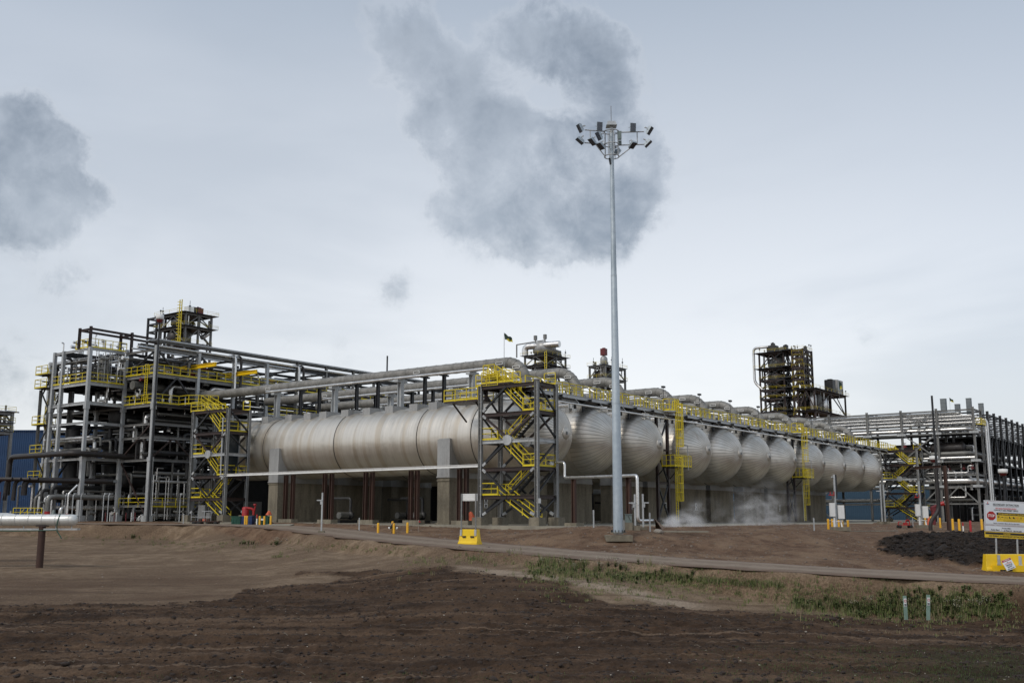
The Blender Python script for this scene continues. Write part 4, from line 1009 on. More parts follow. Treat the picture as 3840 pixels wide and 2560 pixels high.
b = MB(); b.tube((62.2,110.2,.95),(62.2,110.2,1.35),.30,12); tag(b.build('collar', G['red']), 'wide red collar low on the grey lagged pipe', 'collar'); b = MB(); b.tube((64.2,109.6,.7),(64.2,109.6,1.1),.16,10); tag(b.build('collar', G['red']), 'narrow red collar low on the bent silver pipe', 'collar')
pipe([(64.2,109.6,.5),(64.2,109.6,3.3),(65.2,109.6,4.3)], .11, 'pipe_silver', 'silver pipe with a bent top rising by the corner frame', R=.3, n=10)
def drum(x, y, z, r, L, axis, mat, label, grp=None, name='drum', cat='drum'):
    t = thing(name, label, cat, (0,0,0), 0, grp)
    prof = [(.01,-r*.5)]+[(r*math.sin(a), -r*.5*math.cos(a)) for a in np.linspace(.2, PI/2, 6)]
    full = prof+[(rr_, L+(-hh)) for rr_, hh in prof[::-1]]
    b = MB(); b.lathe(full, 24, (x,y,z), axis); b.build('shell', G[mat], t)
    for f in (.2, .8):
        b = MB()
        if axis == 'X': b.box((x+L*f,y,z-r*.8),(.3,r*1.6,r*.8))
        elif axis == 'Y': b.box((x,y+L*f,z-r*.8),(r*1.6,.3,r*.8))
        else: b.lathe([(r+.01,-.05),(r+.08,-.05),(r+.08,.05),(r+.01,.05)], 24, (x,y,z+L*f))
        b.build('saddle' if axis != 'Z' else 'ring', G['steel_black'], t)
    return t
drum(73.8, 116.5, 13.2, 1.3, 10, 'X', 'pipe_dark', 'long dark drum lying under the deep grey beams of the corner frame', 'drums in the process frames')
drum(74.5, 110.6, 12.4, .8, 12, 'X', 'pipe_dark', 'dark drum lying under the lower yellow deck', 'drums in the process frames')
drum(75, 110, 2.1, .7, 13, 'X', 'pipe_dull', 'grey drum lying above the low yellow rail of the front frame', 'drums in the process frames')
drum(75, 116, 5.4, 1.0, 14, 'X', 'pipe_dark', 'dark drum lying low inside the front frame', 'drums in the process frames')
drum(76, 118.5, 9.2, .8, 14, 'X', 'pipe_dark', 'dark drum lying mid height inside the front frame', 'drums in the process frames')
for k, (x, y, z, r, L, m) in enumerate(((72.2,117.2,17,.75,3.2,'pipe_dull'),(75.8,118,17.9,.8,3.4,'pipe_dark'),(82.5,114.5,14.4,1.0,6,'pipe_dark'),(87,116,14.4,.9,5.5,'pipe_dull'),(76.5,121,.4,1.2,12,'pipe_dark'),(82,122,.4,1.4,13,'pipe_dark'),(88,122,.4,1.2,12.5,'pipe_dark'),(93.5,121,.4,1.4,13,'pipe_dark'),(71.2,121.5,.4,.9,11,'pipe_dark'))):
    drum(x, y, z, r, L, 'Z', m, '%s upright drum %s' % ('dull grey' if m == 'pipe_dull' else 'dark grey', ['on the railed deck of the corner frame','behind the roof rails of the front frame','on the lower yellow deck, nearer the corner frame','on the lower yellow deck, nearer the grey ducts','deep inside the front frame, nearest the corner','deep inside the front frame, second from the corner','deep inside the front frame, third from the corner','deep inside the near stretch of the long frame','deep inside the corner frame'][k]), 'upright drums in the process frames', 'upright_drum')
# scaffold poles on the corner deck
for k in range(8):
    x = 69.6+.45*k; y = 114.3+(k % 2)*1.2
    b = MB(); b.tube((x,y,16.8),(x,y,20.7),.05,6)
    tag(b.build('scaffold_pole', G['galv']), 'thin pale scaffold pole standing on the railed deck of the corner frame', 'scaffold pole', 'scaffold poles on the corner deck')
# stair tower at the back of the corner frame
t = thing('stair_tower', 'dark braced stair shaft at the back of the corner frame, against the blue building', 'stair tower', (68.3,121.9,.2))
for (x, y) in ((0,.4),(0,2.7),(2.6,.4),(2.6,2.7)):
    b = MB(); b.ibeam((x,y,0),(x,y,16.3 if y > 1 else 18.3),.3,.3,.04); b.build('column', G['steel_grey'], t)
for k, z in enumerate((5.0,8.2,11.8,16.4,18.1)):
    b = MB(); b.ibeam((0,.4,z),(0,2.7,z),.2,.25); b.ibeam((0,0,z),(2.6,0,z),.2,.25); b.build('beam', G['steel_brown'], t)
    b = MB(); b.bar((0,.4,z-2.9),(0,2.7,z-.2),.14,.14) if k % 2 else b.bar((0,2.7,z-2.9),(0,.4,z-.2),.14,.14); b.build('brace', G['steel_black'], t)
    b = MB(); b.span((-.7,.3,z),(2.4,3.0,z+.06)); l_ = b.build('landing', G['steel_black'], t)
    b = MB(); rail(b, [(-.7,.3,z+.06),(-.7,3.0,z+.06),(2.4,3.0,z+.06)]); b.build('guard_rail', G['yellow'], l_)
    flight(t, .7, 1.6, 2.6 if k % 2 else .5, z-3.1, .5 if k % 2 else 2.6, z)
# floodlights on gallows poles near the frame foot
for k, (sx, sy, d) in enumerate(((1050/3.92+500-95, 1930, 117),(403,1935,117),(385,1930,117),(270,1925,117),(300,1925,117.5),(242,1925,117))):
    p = sight(sx, sy, d); z0 = gz(p.x, p.y); b = MB()
    b.path(elbowed([(p.x,p.y,z0),(p.x,p.y,z0+2.9),(p.x+.35,p.y+.2,z0+3.1)],.15), .06, 6); b.box((p.x+.4,p.y+.2,z0+3.1),(.4,.25,.14))
    tag(b.build('yard_lamp', G['galv']), 'short pale lamp post with a stub arm in front of the process frame', 'lamp', 'short lamp posts by the process frame')
# ------------------------------------------------------------------ pipe rack beyond the last vessel
RX = [187.9, 193.6]; RYS = [41.3, 47.3, 53.3, 59.3, 66.3, 73.3, 80.3, 87.3, 94.3, 101.3]
RL = [3.2, 6.1, 8.0, 10.4, 15.2, 19.1]
br = []
for i in range(len(RYS)-1):
    a, c = RYS[i], RYS[i+1]; m = (a+c)/2
    for X in RX[:1]:
        if i % 3 == 1 or i in (5, 8):
            for z0, z1 in ((6.2,8.2),(10.2,8.3),(10.6,12.9),(15,13),(15.4,17.2),(19,17.3),(.3,3),(5.9,3.2)): br += [((X-.05,a+.1,z0),(X-.05,m,z1)),((X-.05,c-.1,z0),(X-.05,m,z1))]
        elif i == 0: br += [((X-.05,a+.1,3.1),(X-.05,m,6)),((X-.05,c-.1,3.1),(X-.05,m,6))]
PR = steel_frame('open grey steel pipe rack beyond the last vessel, above the stop sign', RX, RYS, RL, 19.4, cw=.36, cm='steel_grey', bm='steel_black', front='steel_grey', braces=[], name='pipe_rack')
for p, q in br:
    b = MB(); b.bar(p, q, .2, .2); b.build('brace', G['steel_grey'], PR)
for y in RYS[:6]:
    for z in (6.1, 10.4, 15.2):
        b = MB(); b.box((RX[0]-.2,y,z-.15),(.5,1.5,.4)); b.build('gusset', G['galv'], PR)
def rackpipe(x, z, r, m, y0, y1, word, pre=(), post=(), R=None, grp='pipes along the pipe rack'):
    return pipe(list(pre)+[(x,y0,z),(x,y1,z)]+list(post), r, m, word, grp, R=R, n=12 if r > .2 else 7)
tier = 'on the top tier of the pipe rack'
for k in range(20):
    z = [15.9,16.6,17.2,17.8,18.4][k % 5]+.2; x = 188.3+1.3*(k//5); r = random.uniform(.09,.17)
    y0 = random.uniform(40.6,42) if k % 5 < 4 else 44; m = 'pipe_silver' if k % 7 else 'pipe_dull'
    rackpipe(x, z, r, m, y0, 108, 'slim %s pipe on the top tier of the pipe rack' % ('bright silver' if m == 'pipe_silver' else 'grey'), grp='%s pipes on the top tier of the rack' % ('silver' if m == 'pipe_silver' else 'grey'))
rackpipe(189.2, 15.75, .36, 'pipe_silver', 42.2, 108, 'fat silver pipe second tier down in the rack, below the slim pipes', post=(), pre=[(199,42.2,15.75)], R=1)
rackpipe(188.6, 11.55, .40, 'pipe_dull', 42.4, 108, 'fat khaki grey pipe in the middle of the rack, bending round its corner', pre=[(230,42.4,11.55)], R=1.4)
rackpipe(188.2, 10.8, .25, 'pipe_silver', 41.5, 108, 'silver pipe right under the fat khaki pipe in the rack')
rackpipe(189.4, 9.35, .32, 'pipe_silver', 52, 108, 'stubby silver pipe above the kinked pipe in the rack', post=())
rackpipe(188.2, 8.25, .12, 'pipe_silver', 43.4, 108, 'thin silver pipe with a kink, mid height in the rack', pre=[(188.2,42.2,9.6),(188.2,43.4,9.6)] if 0 else [(188.2,41.9,9.4),(188.2,42.8,9.4),(188.2,42.8,8.25)], R=.3)
rackpipe(188.8, 6.9, .50, 'pipe_silver', 41.9, 108, 'fattest bright silver pipe low in the pipe rack', pre=[(230,41.9,6.9)], R=1.4)
rackpipe(188.1, 5.7, .14, 'pipe_silver', 44, 108, 'thin silver pipe under the fattest silver pipe in the rack')
rackpipe(188.0, 4.1, .13, 'pipe_silver', 44.6, 47.2, 'thin silver pipe low at the corner of the rack', pre=[(188.0,43.4,6.0),(188.0,43.4,4.1)], R=.3)
run(70, 'deep in the pipe rack', 'deep in the rack', 190.3, 193.4, 42, 108, [3.4,6.5,7.6,8.6,9.6,10.8,12.4], (.08,.28), axis='Y', lmin=.4, drop=.2, mats=('pipe_silver','pipe_dull','pipe_dark'))
drops(30, 'between the tiers of the pipe rack', 'rack tiers', 188.4, 193, 42, 62, (6.5,8), (9,12.5), (.06,.12))
# the wing of the rack running away to the right of the sign
WX = [193.6+5.2*i for i in range(0, 15)]
PW = steel_frame('dark wing of the pipe rack receding behind the stop sign', WX[1:], [41.3, 47.3, 53.2], [6.1, 10.4, 15.2, 19.0], 19.5, cw=.42, cm='steel_black', bm='steel_black', name='pipe_rack',
   braces=[((WX[i],41.25,10.6),(WX[i]+2.6,41.25,15)) for i in range(1, 9)]+[((WX[i],41.25,15),(WX[i]-2.4,41.25,10.6)) for i in range(2, 9)]+[((WX[i],41.25,.4),(WX[i+1],41.25,6)) for i in (2,5,8)])
for k in range(10):
    z = [16,16.7,17.4,18.1,18.7][k % 5]; y = 42.2+3*(k//5); pipe([(195,y,z),(262,y,z)], random.uniform(.09,.18), 'pipe_silver', 'slim silver pipe in the dark wing of the rack', 'slim pipes in the dark wing')
for k in range(46):
    z = random.choice((1.2,2.5,3.8,4.6,6.9,8,9.1,12.2,13.4,14.2)); y = random.uniform(41.8,56); a = random.uniform(196,215)
    m = random.choice(('pipe_dark','pipe_dull','pipe_black')); later([(a,y,z),(a+random.uniform(20,45),y,z)], random.uniform(.1,.32), m, '%s pipe low in the dark wing of the rack' % colour_word(m), '%s pipes in the dark wing' % colour_word(m), 8)
drops(14, 'at the foot of the dark wing of the rack', 'dark wing foot', 194, 225, 40.9, 46, (.2,.4), (1.5,5), (.06,.2), ('pipe_silver','pipe_dull','pipe_dark'))
for k in range(2):
    x = 194.2+1.5*k
    pipe([(x,44,17.0+.8*k),(x,40.8,17.0+.8*k),(x,40.8,.2)], .2, 'pipe_silver', '%s of two tall silver pipes dropping down the corner of the rack' % ('nearer' if k == 0 else 'farther'), 'twin silver pipes dropping down the rack corner', R=.8, n=10)
b = MB(); rail(b, [(189.2,41.2,16.4),(189.2,40.3,16.4),(192.2,40.3,16.4),(192.2,41.2,16.4)], sp=.7); t = thing('perch', 'small yellow railed perch high on the corner of the pipe rack', 'platform'); b.build('guard_rail', G['yellow'], t); b = MB(); b.span((189.2,40.3,16.3),(192.2,41.2,16.4)); b.build('deck', G['steel_black'], t)
# tall plain posts and poles around the rack
def pole(sx, sy0, sy1, d, r, m, label, top=None, name='pole', n=8):
    p = sight(sx, sy0, d); q = sight(sx, sy1, d); z0 = gz(p.x, p.y)-.2; b = MB(); b.tube((p.x,p.y,z0),(p.x,p.y,q.z),r,n,r*.8)
    t = thing(name, label, 'pole'); b.build('shaft', G[m], t)
    if top:
        bb = MB(); bb.lathe([(.01,.0),(top*.9,.0),(top,.15),(top,.55),(.01,.6)], 12, (p.x,p.y,q.z-.05)); bb.build('cap', G['white'], t)
        bb = MB(); bb.lathe([(.01,-.4),(top*.6,-.35),(top*.85,0)], 12, (p.x,p.y,q.z-.05)); bb.build('lens', G['dark_red'], t)
    return p
pole(3528, 1975, 1483, 118, .15, 'steel_black', 'tall black lightning pole in front of the pipe rack')
pole(3518, 1960, 1722, 150, .14, 'steel_grey', 'pole with a white and red beacon halfway up the pipe rack', .62)
pole(3776, 1955, 1772, 140, .2, 'steel_black', 'pole with a white and red beacon in front of the dark wing', .62)
pole(1443, 1800, 1334, 230, .22, 'steel_black', 'thin black lightning mast rising behind the grey ducts')
p0 = sight(3505, 1991, 95); z0 = gz(p0.x, p0.y)
pp = [(p0.x-.15, p0.y+.3, z0-.2),(p0.x-.15,p0.y+.3,z0+.8),(p0.x+.55,p0.y-.35,z0+1.8),(p0.x+.55,p0.y-.35,z0+5.6)]
pipe(pp, .18, 'pipe_black', 'black pipe with a kinked foot rising beside the brown post', R=.5, n=12)
p0 = sight(3560, 1993, 95); z0 = gz(p0.x, p0.y)
b = MB(); b.ibeam((p0.x,p0.y,z0-.2),(p0.x,p0.y,sight(3545,1745,95).z),.30,.30,.05); b.ibeam((p0.x-.2,p0.y+.3,sight(3545,1748,95).z),(p0.x+2,p0.y+3.2,sight(3545,1748,95).z),.2,.24); tag(b.build('steel_post', G['steel_rust']), 'tall rust brown steel post standing alone before the pipe rack', 'post')
# stacks standing beyond the rack
for k, (sx, syt, w) in enumerate(((3537,1496,19),(3590,1516,17),(3632,1494,17),(3678,1513,16))):
    p = sight(sx, syt, 240); s = w/FPX*240; b = MB(); b.box((p.x,p.y,p.z/2),(s,s,p.z)); 
    for z in (p.z-.9, p.z-1.9, p.z-2.9): b.box((p.x,p.y,z),(s+.06,s+.06,.06))
    b.box((p.x,p.y,p.z+.03),(s+.1,s+.1,.08))
    tag(b.build('exhaust_stack', G['stack_grey']), 'square grey exhaust stack above the rack, %s along from the black lightning pole' % ORD[k], 'stack', 'square grey exhaust stacks')
p = sight(3560, 1490, 235); flag(p.x, p.y, 14, p.z, 'tiny flag on a thin pole among the square stacks', 1.0, .8)
# ------------------------------------------------------------------ blue buildings
def building(name, label, a, b_, depth, z1, mat, roofm=None, z0=0):
    a, b_ = V((a[0],a[1],0)), V((b_[0],b_[1],0)); L = (b_-a).length; ang = math.atan2(b_.y-a.y, b_.x-a.x)
    t = thing(name, label, 'building', (a.x,a.y,0), ang)
    m = MB(); m.span((0,0,z0-.2),(L,depth,z1)); m.build('wall', G[mat], t)
    m = MB(); m.span((-.2,-.2,z1+.003),(L+.2,depth+.2,z1+.25)); m.build('roof', G[roofm or mat], t)
    return t, L
pL, pR = sight(-700, 1900, 225), sight(480, 1900, 225)
building('blue_building', 'big plain dark blue building behind the corner frame', pL, pR, 40, sight(100,1616,225).z, 'bluewall')
bb, L = building('blue_shed', 'long low blue shed seen through the legs of the pipe rack', (268,18), (268,150), -25, 8.2, 'bluewall_far', 'bluewall_light')
b = MB(); rail(b, [(-.0+2,2.5,2.4),(L-60,2.5,2.4)], sp=2.2); 
bb.scale = (1,1,1)
b = MB(); rail(b, [(232,36,2.6),(232,62,2.6)], sp=2, w=.1, toe=.25); 
b2 = MB(); b2.span((231.6,36,2.4),(233,62,2.55)); t = thing('loading_walkway', 'low yellow railed walkway under the pipe rack', 'walkway'); b.build('guard_rail', G['yellow'], t); b2.build('deck', G['steel_black'], t)
for y in np.arange(37, 62, 5): b = MB(); b.ibeam((232.3,y,0),(232.3,y,2.4),.3,.3); b.build('leg', G['steel_black'], t)
# ------------------------------------------------------------------ distant process towers
def tower(name, label, K, wx, wy, top, levels, cm, vessels=(), eq=(), cw=.55, ext=.8, brace=True, deckx=None, floor=True):
    t = thing(name, label, 'tower')
    xs = (K.x, K.x+wx); ys = (K.y, K.y+wy)
    for x in (xs[0], (xs[0]+xs[1])/2, xs[1]):
        for y in ys: b = MB(); b.ibeam((x,y,0),(x,y,top),cw,cw,.1); b.build('column', G[cm], t)
    prev = 0
    for k, z in enumerate(levels):
        e = ext if k in (0, 1) else .35
        b = MB()
        for y in ys: b.bar((xs[0],y,z-.35),(xs[1],y,z-.35),.3,.6)
        for x in xs: b.bar((x,ys[0],z-.35),(x,ys[1],z-.35),.3,.6)
        b.build('beam', G[cm], t)
        if floor:
            b = MB(); b.span((xs[0]-e,ys[0]-e,z-.12),(xs[1]+e,ys[1]+e,z)); b.build('floor', G['steel_black'], t)
        b = MB(); rail(b, [(xs[0]-e,ys[1]+e,z),(xs[0]-e,ys[0]-e,z),(xs[1]+e,ys[0]-e,z),(xs[1]+e,ys[1]+e,z)], sp=4, w=.05, toe=0); b.build('guard_rail', G['yellow'], t)
        if k < len(levels)-1 and brace:
            z2 = levels[k+1]; xm = (xs[0]+xs[1])/2; ym = (ys[0]+ys[1])/2
            for p, q in (((xs[0],ys[0],z2),(xm,ys[0],z-.6)),((xs[1],ys[0],z2),(xm,ys[0],z-.6)),((xs[0],ys[0],z2),(xs[0],ym,z-.6)),((xs[0],ys[1],z2),(xs[0],ym,z-.6)),((xs[1],ys[0],z2),(xs[1],ym,z-.6))):
                b = MB(); b.bar(p, q, .3, .3); b.build('brace', G[cm], t)
    for (fx, fy, z0, z1, r, m) in vessels:
        b = MB(); b.lathe([(.01,z0),(r*.6,z0+.2),(r,z0+.9),(r,z1-.9),(r*.6,z1-.2),(.01,z1)], 20, (K.x+wx*fx, K.y+wy*fy, 0)); b.build('drum', G[m], t)
    for (fx, fy, z, s, m) in eq:
        b = MB(); b.box((K.x+wx*fx, K.y+wy*fy, z+s[2]/2), s); b.box((K.x+wx*fx+.1, K.y+wy*fy, z+s[2]+.15), (s[0]*.5,s[1]*.5,.3)); b.build('equipment', G[m], t)
    for k in range(14):
        b = MB(); x, y = K.x+wx*random.random(), K.y+wy*random.random(); z = random.choice(levels[:-1] if len(levels) > 1 else levels); b.tube((x,y,z-random.uniform(2,4)),(x,y,z+random.uniform(.3,1.6)),random.uniform(.12,.3),6)
        b.tube((x,y,z+.3),(x+random.uniform(-3,3),y,z+.3),.15,6); b.build('pipe', G['pipe_dull' if k % 3 else 'pipe_silver'], t)
    for k in range(4):
        b = MB(); x, y = K.x+wx*random.random(), K.y-.6+(wy+1.2)*(k % 2); b.bar((x,y,levels[0]),(x,y,levels[0]+random.uniform(1.8,3.6)),.1,.1); b.box((x,y,levels[0]+1.8),(.4,.4,.4)); b.build('lamp_post', G['steel_black'], t)
    return t
S8 = lambda x, y: (520+x/6.534, 1120+y/6.534); S7 = lambda x, y: (1900+x/4.356, 1240+y/4.356); S5 = lambda x, y: (2780+x/4.3548, 1260+y/4.3548)
K = sight(*S8(1160,320), 300); z1 = K.z
wxL = rayY(*S8(1790,400), K.y).x-K.x; wyL = rayX(*S8(560,440), K.x).y-K.y
zl = [z1, rayX(*S8(1100,660), K.x).z, rayX(*S8(1100,1060), K.x).z, 34, 24]
TL = tower('process_tower', 'distant railed process tower above the front frame with a tall yellow ladder', K, wxL, wyL, z1, zl, 'steel_grey', [(.5,.5,zl[2]-2,zl[1]+3,1.7,'pipe_dull'),(.85,.6,zl[1],z1-1,1.0,'pipe_silver'),(.2,.5,zl[1],z1-1,2.2,'pipe_dark'),(.2,.6,zl[2],zl[1]-.8,2.4,'pipe_black'),(.7,.8,zl[2],zl[1]-.8,2.0,'pipe_dark')], [(.3,.2,z1,(2,2,2.2),'pipe_silver'),(.55,.3,z1,(2,2,2.4),'pipe_dark'),(.75,.3,z1,(2.4,2,2.6),'dark_red')], ext=1.5)
q = rayX(*S8(990,700), K.x-1.8); b = MB()
for s in (-.5,.5): b.bar((K.x-1.6,q.y+s,zl[2]-1),(K.x-1.6,q.y+s,z1+3.5),.22,.22)
for z in np.arange(zl[2], z1+3.5, .9): b.bar((K.x-1.6,q.y-.5,z),(K.x-1.6,q.y+.5,z),.18,.14); b.bar((K.x-2.4,q.y-.5,z),(K.x-2.4,q.y+.5,z),.12,.12)
b.build('ladder', G['yellow'], TL)
b = MB(); xx = K.x+wxL+1.2; b.path(elbowed([(xx,K.y+2,z1-1),(xx,K.y+2,zl[1]-.5),(xx-3,K.y+2,zl[1]-2.5)],2), .7, 12); b.build('downpipe', G['pipe_silver'], TL)
b = MB(); y2 = rayX(*S8(240,480), K.x).y
for x in (K.x, K.x+3):
    for y in (y2, y2-4.5): b.bar((x,y,zl[2]-4),(x,y,rayX(*S8(240,480),K.x).z),.55,.55)
for z in (rayX(*S8(240,480),K.x).z-.3, rayX(*S8(240,650),K.x).z, rayX(*S8(240,830),K.x).z): b.bar((K.x,y2,z),(K.x,K.y+wyL,z),.4,.5); b.bar((K.x,y2,z),(K.x+3,y2,z),.4,.5)
b.build('side_frame', G['steel_black'], TL)
# middle tower
K = sight(*S7(640,375), 345); wx = rayY(*S7(960,375), K.y).x-K.x; wy = rayX(*S7(300,410), K.x).y-K.y
zm = [rayX(*S7(640,375),K.x).z, rayX(*S7(640,545),K.x).z, 40, 30]
TM = tower('process_tower', 'distant process tower with a white tank and a curved pipe on its roof', K, wx, wy, zm[0], zm, 'steel_grey', [(.3,.35,zm[0]+.1,rayX(*S7(560,185),K.x+3).z,4.0,'jacket_grey'),(.35,.4,zm[1]-6,zm[0]-2,4.2,'pipe_black'),(.75,.5,zm[1],zm[0]-1,2.2,'pipe_dark')], [(.8,.3,zm[0],(3,3,2.5),'pipe_dull')], ext=1.2)
b = MB(); yy = rayX(*S7(300,370), K.x).y; zt = rayX(*S7(400,250), K.x).z
b.path(elbowed([(K.x,yy,zm[0]),(K.x,yy,zt),(K.x+2,yy-13,zt)],4), 1.1, 14); b.build('curved_pipe', G['pipe_silver'], TM)
b = MB(); h_ = rayX(*S7(590,130), K.x+1).z; b.bar((K.x+1,K.y+5,zm[0]),(K.x+1,K.y+5,h_),.3,.3); b.bar((K.x+1,K.y+1,zm[0]),(K.x+1,K.y+1,h_),.3,.3); b.bar((K.x+1,K.y+13,h_-1),(K.x+1,K.y+1,h_-.6),.35,.35); b.bar((K.x+1,K.y+13,zm[0]),(K.x+1,K.y+13,h_-1),.35,.35); b.box((K.x+1,K.y+1,h_+.6),(.9,.9,1.6)); b.box((K.x+1,K.y+5,h_+.6),(.9,.9,1.6)); b.build('roof_piping', G['steel_grey'], TM)
b = MB(); b.span((K.x-1.5,K.y-1.4,zm[1]-9),(K.x-1.4,K.y-1.25,zm[0]+.5)); b.span((K.x-1.5,K.y-.6,zm[1]-9),(K.x-1.4,K.y-.45,zm[0]+.5)); [b.box((K.x-1.45,K.y-.93,zz),(.08,.8,.1)) for zz in np.arange(zm[1]-8.6, zm[0]+.5, .9)]; b.build('ladder', G['yellow'], TM)
K = sight(*S7(1610,550), 330); wx = rayY(*S7(1930,610), K.y).x-K.x; wy = rayX(*S7(1355,565), K.x).y-K.y
z3 = [K.z, rayX(*S7(1610,755),K.x).z, 30]
tower('process_tower', 'distant low process tower with a red wheel on its roof beside the light mast', K, wx, wy, K.z, z3, 'steel_grey', [(.6,.3,z3[1]+1,z3[0]-.5,1.6,'pipe_dull'),(.3,.5,z3[1]-4,z3[0]-1,3,'pipe_black'),(.25,.4,z3[0],z3[0]+3.5,1.2,'jacket_grey')], [(.25,.4,z3[0]+3.6,(1.7,1.7,2.2),'dark_red')], ext=.6)
# the tall tower right of centre: drum block plus stair shaft plus low decks
K = sight(*S5(680,245), 375); wx = rayY(*S5(830,290), K.y).x-K.x; wy = rayX(*S5(290,290), K.x).y-K.y
zr = [rayX(*S5(680,y),K.x).z for y in (245,505,690,850,1000,1215,1300)]+[24]
TRK, TRW = K.copy(), (wx, wy)
TR = tower('process_tower', 'tall dark process tower with stacked yellow decks round grey drums', K, wx, wy, zr[0], zr, 'steel_brown', [(.35,.4,zr[1]-.5,zr[0]-1.5,2.4,'pipe_dull'),(.4,.4,zr[3]+1,zr[1]-1.5,3.8,'pipe_black'),(.6,.5,zr[3],zr[2]-.5,3.6,'pipe_black'),(.85,.75,zr[3],zr[0]-1,1.6,'pipe_black'),(.3,.5,zr[4],zr[3]-1,3.0,'pipe_black'),(.75,.5,zr[5],zr[4]-1,2.6,'pipe_black'),(.4,.5,zr[6],zr[4]-4,3.2,'pipe_black')], [(.2,.5,zr[0],(3.4,3.4,2.6),'pipe_dark'),(.25,.5,zr[0]+2.7,(2.0,.9,1.0),'pipe_dark'),(.7,.3,zr[0],(2,2,2.4),'pipe_dull'),(.85,.2,zr[0],(1.5,1.5,3.4),'steel_black')], ext=1.6)
b = MB(); yy = K.y+wy+2.2; b.path(elbowed([(K.x,yy-6,zr[0]+2.2),(K.x,yy,zr[0]+2.2),(K.x,yy,zr[3]+3),(K.x,yy-3,zr[3])],1.6), .5, 12); b.build('downpipe', G['pipe_silver'], TR)
K2 = sight(*S5(1000,200), 366); wx2 = rayY(*S5(1140,240), K2.y).x-K2.x; wy2 = rayX(*S5(825,210), K2.x).y-K2.y
z2 = [rayX(*S5(1000,y),K2.x).z for y in (200,330,490,680,850,1000,1290)]
TS = tower('stair_shaft', 'rust brown braced stair shaft standing against the tall distant tower', K2, wx2, wy2, z2[0], z2, 'steel_brown', [], [(.7,.3,z2[0],(1.0,1.0,1.6),'pipe_dark')], cw=.7, ext=.3, floor=False)
for k in range(len(z2)-1):
    a, c = z2[k+1], z2[k]; b = MB(); b.bar((K2.x+2,K2.y+(.8 if k % 2 else wy2-.8),a),(K2.x+2,K2.y+(wy2-.8 if k % 2 else .8),c-.3),1.2,.35); b.build('stair_flight', G['steel_black'], TS)
    b = MB(); rail(b, [(K2.x-.5,K2.y+wy2,a+1.5),(K2.x-.5,K2.y,a+1.5)], sp=3.5, w=.055, toe=0); b.build('guard_rail', G['yellow'], TS)
K3 = sight(*S5(1420,960), 372); zd = [K3.z+1.2, rayX(*S5(1420,1255),K3.x).z, 26]
tower('process_tower', 'low railed wing beside the tall distant tower with a wrapped bay', V((K3.x-14, K3.y, 0)), 32, 6, zd[0], zd, 'steel_brown', [(.3,.4,zd[1],zd[0]-1,1.4,'pipe_dull'),(.5,.4,zd[1],zd[0]-1.5,1.6,'pipe_silver'),(.15,.4,zd[1],zd[0]-1,1.2,'pipe_silver')], [(.62,.2,zd[0],(3,3,5),'steel_black'),(.85,.4,zd[0],(6,5,5.5),'jacket_grey')], ext=1.2)
p = sight(*S5(1590,735), 372); flag(p.x, p.y, 30, p.z, 'tiny flag hanging above the wing of the tall distant tower', 1.2, 3)
K = sight(20, 1543, 210); tower('process_tower', 'piece of a grey railed tower rising behind the blue building at the picture edge', V((K.x-9,K.y,0)), 10.5, 5, K.z, [K.z, K.z-2.2, K.z-4], 'steel_grey', [], [], ext=.5)

pole(556, 1930, 1196, 118.5, .13, 'steel_black', 'tall black pole with a white and red beacon in front of the decked frame', .45)
# dark plant packed inside the rack and its wing
for k in range(10):
    y = 44+6.4*k; drum(190.6, y, random.choice((7.2,11.2,12.6)), random.uniform(.7,1.1), 4.8, 'Y', 'pipe_black', 'black drum lying inside the pipe rack', 'black drums in the pipe rack')
for k in range(12):
    x = 197+5*k; drum(x, 50.5, .3, random.uniform(.9,1.4), random.uniform(5,13), 'Z', 'pipe_black', 'black upright drum in the dark wing of the rack', 'black upright drums in the dark wing', 'upright_drum')
for z in (6.1, 10.4, 15.2):
    b = MB(); b.span((199,41.5,z-.06),(264,53,z-.02)); b.build('floor', G['steel_black'], PW)
b = MB(); b.span((188.2,42,10.3),(193.2,101,10.36)); b.build('floor', G['steel_black'], PR)
b = MB(); b.span((188.2,42,15.0),(193.2,101,15.06)); b.build('floor', G['steel_black'], PR)

t = thing('backdrop_wall', 'dark clad backdrop wall added deep behind the front frame', 'shelter', (74.5,127.5,0))  # wall added as a dark backdrop so the frame interior reads black
b = MB(); b.span((0,0,0),(70,.3,7.4)); b.build('wall', G['backdrop_dark'], t); b = MB(); b.span((-.2,-.4,7.42),(70.2,3.5,7.6)); b.build('roof', G['steel_black'], t)
for k in range(7):
    zz = zr[k]; z_ = zr[k+1]
    for (p, q) in (((TRK.x,TRK.y,zz),(TRK.x+TRW[0],TRK.y,z_)),((TRK.x,TRK.y,zz),(TRK.x,TRK.y+TRW[1],z_)),((TRK.x,TRK.y+TRW[1],zz),(TRK.x,TRK.y,z_))):
        b = MB(); b.bar(p, q, .32, .32); b.build('brace', G['steel_black'], TR)
for k in range(26):
    x = TRK.x+TRW[0]*random.uniform(.05,.95); y = TRK.y+TRW[1]*random.uniform(.05,.95); i = random.randrange(7); b = MB(); b.tube((x,y,zr[i+1]),(x,y,zr[i]-.3),random.uniform(.15,.5),6); b.build('pipe', G['pipe_dark' if k % 3 else 'pipe_dull'], TR)
for k in range(6):
    a, c = z2[k+1], z2[k]
    for (p, q) in (((K2.x,K2.y,a),(K2.x+wx2,K2.y,c)),((K2.x+wx2,K2.y,a),(K2.x,K2.y,c)),((K2.x,K2.y,a),(K2.x,K2.y+wy2,c)),((K2.x,K2.y+wy2,a),(K2.x,K2.y,c))):
        b = MB(); b.bar(p, q, .34, .34); b.build('brace', G['steel_brown'], TS)
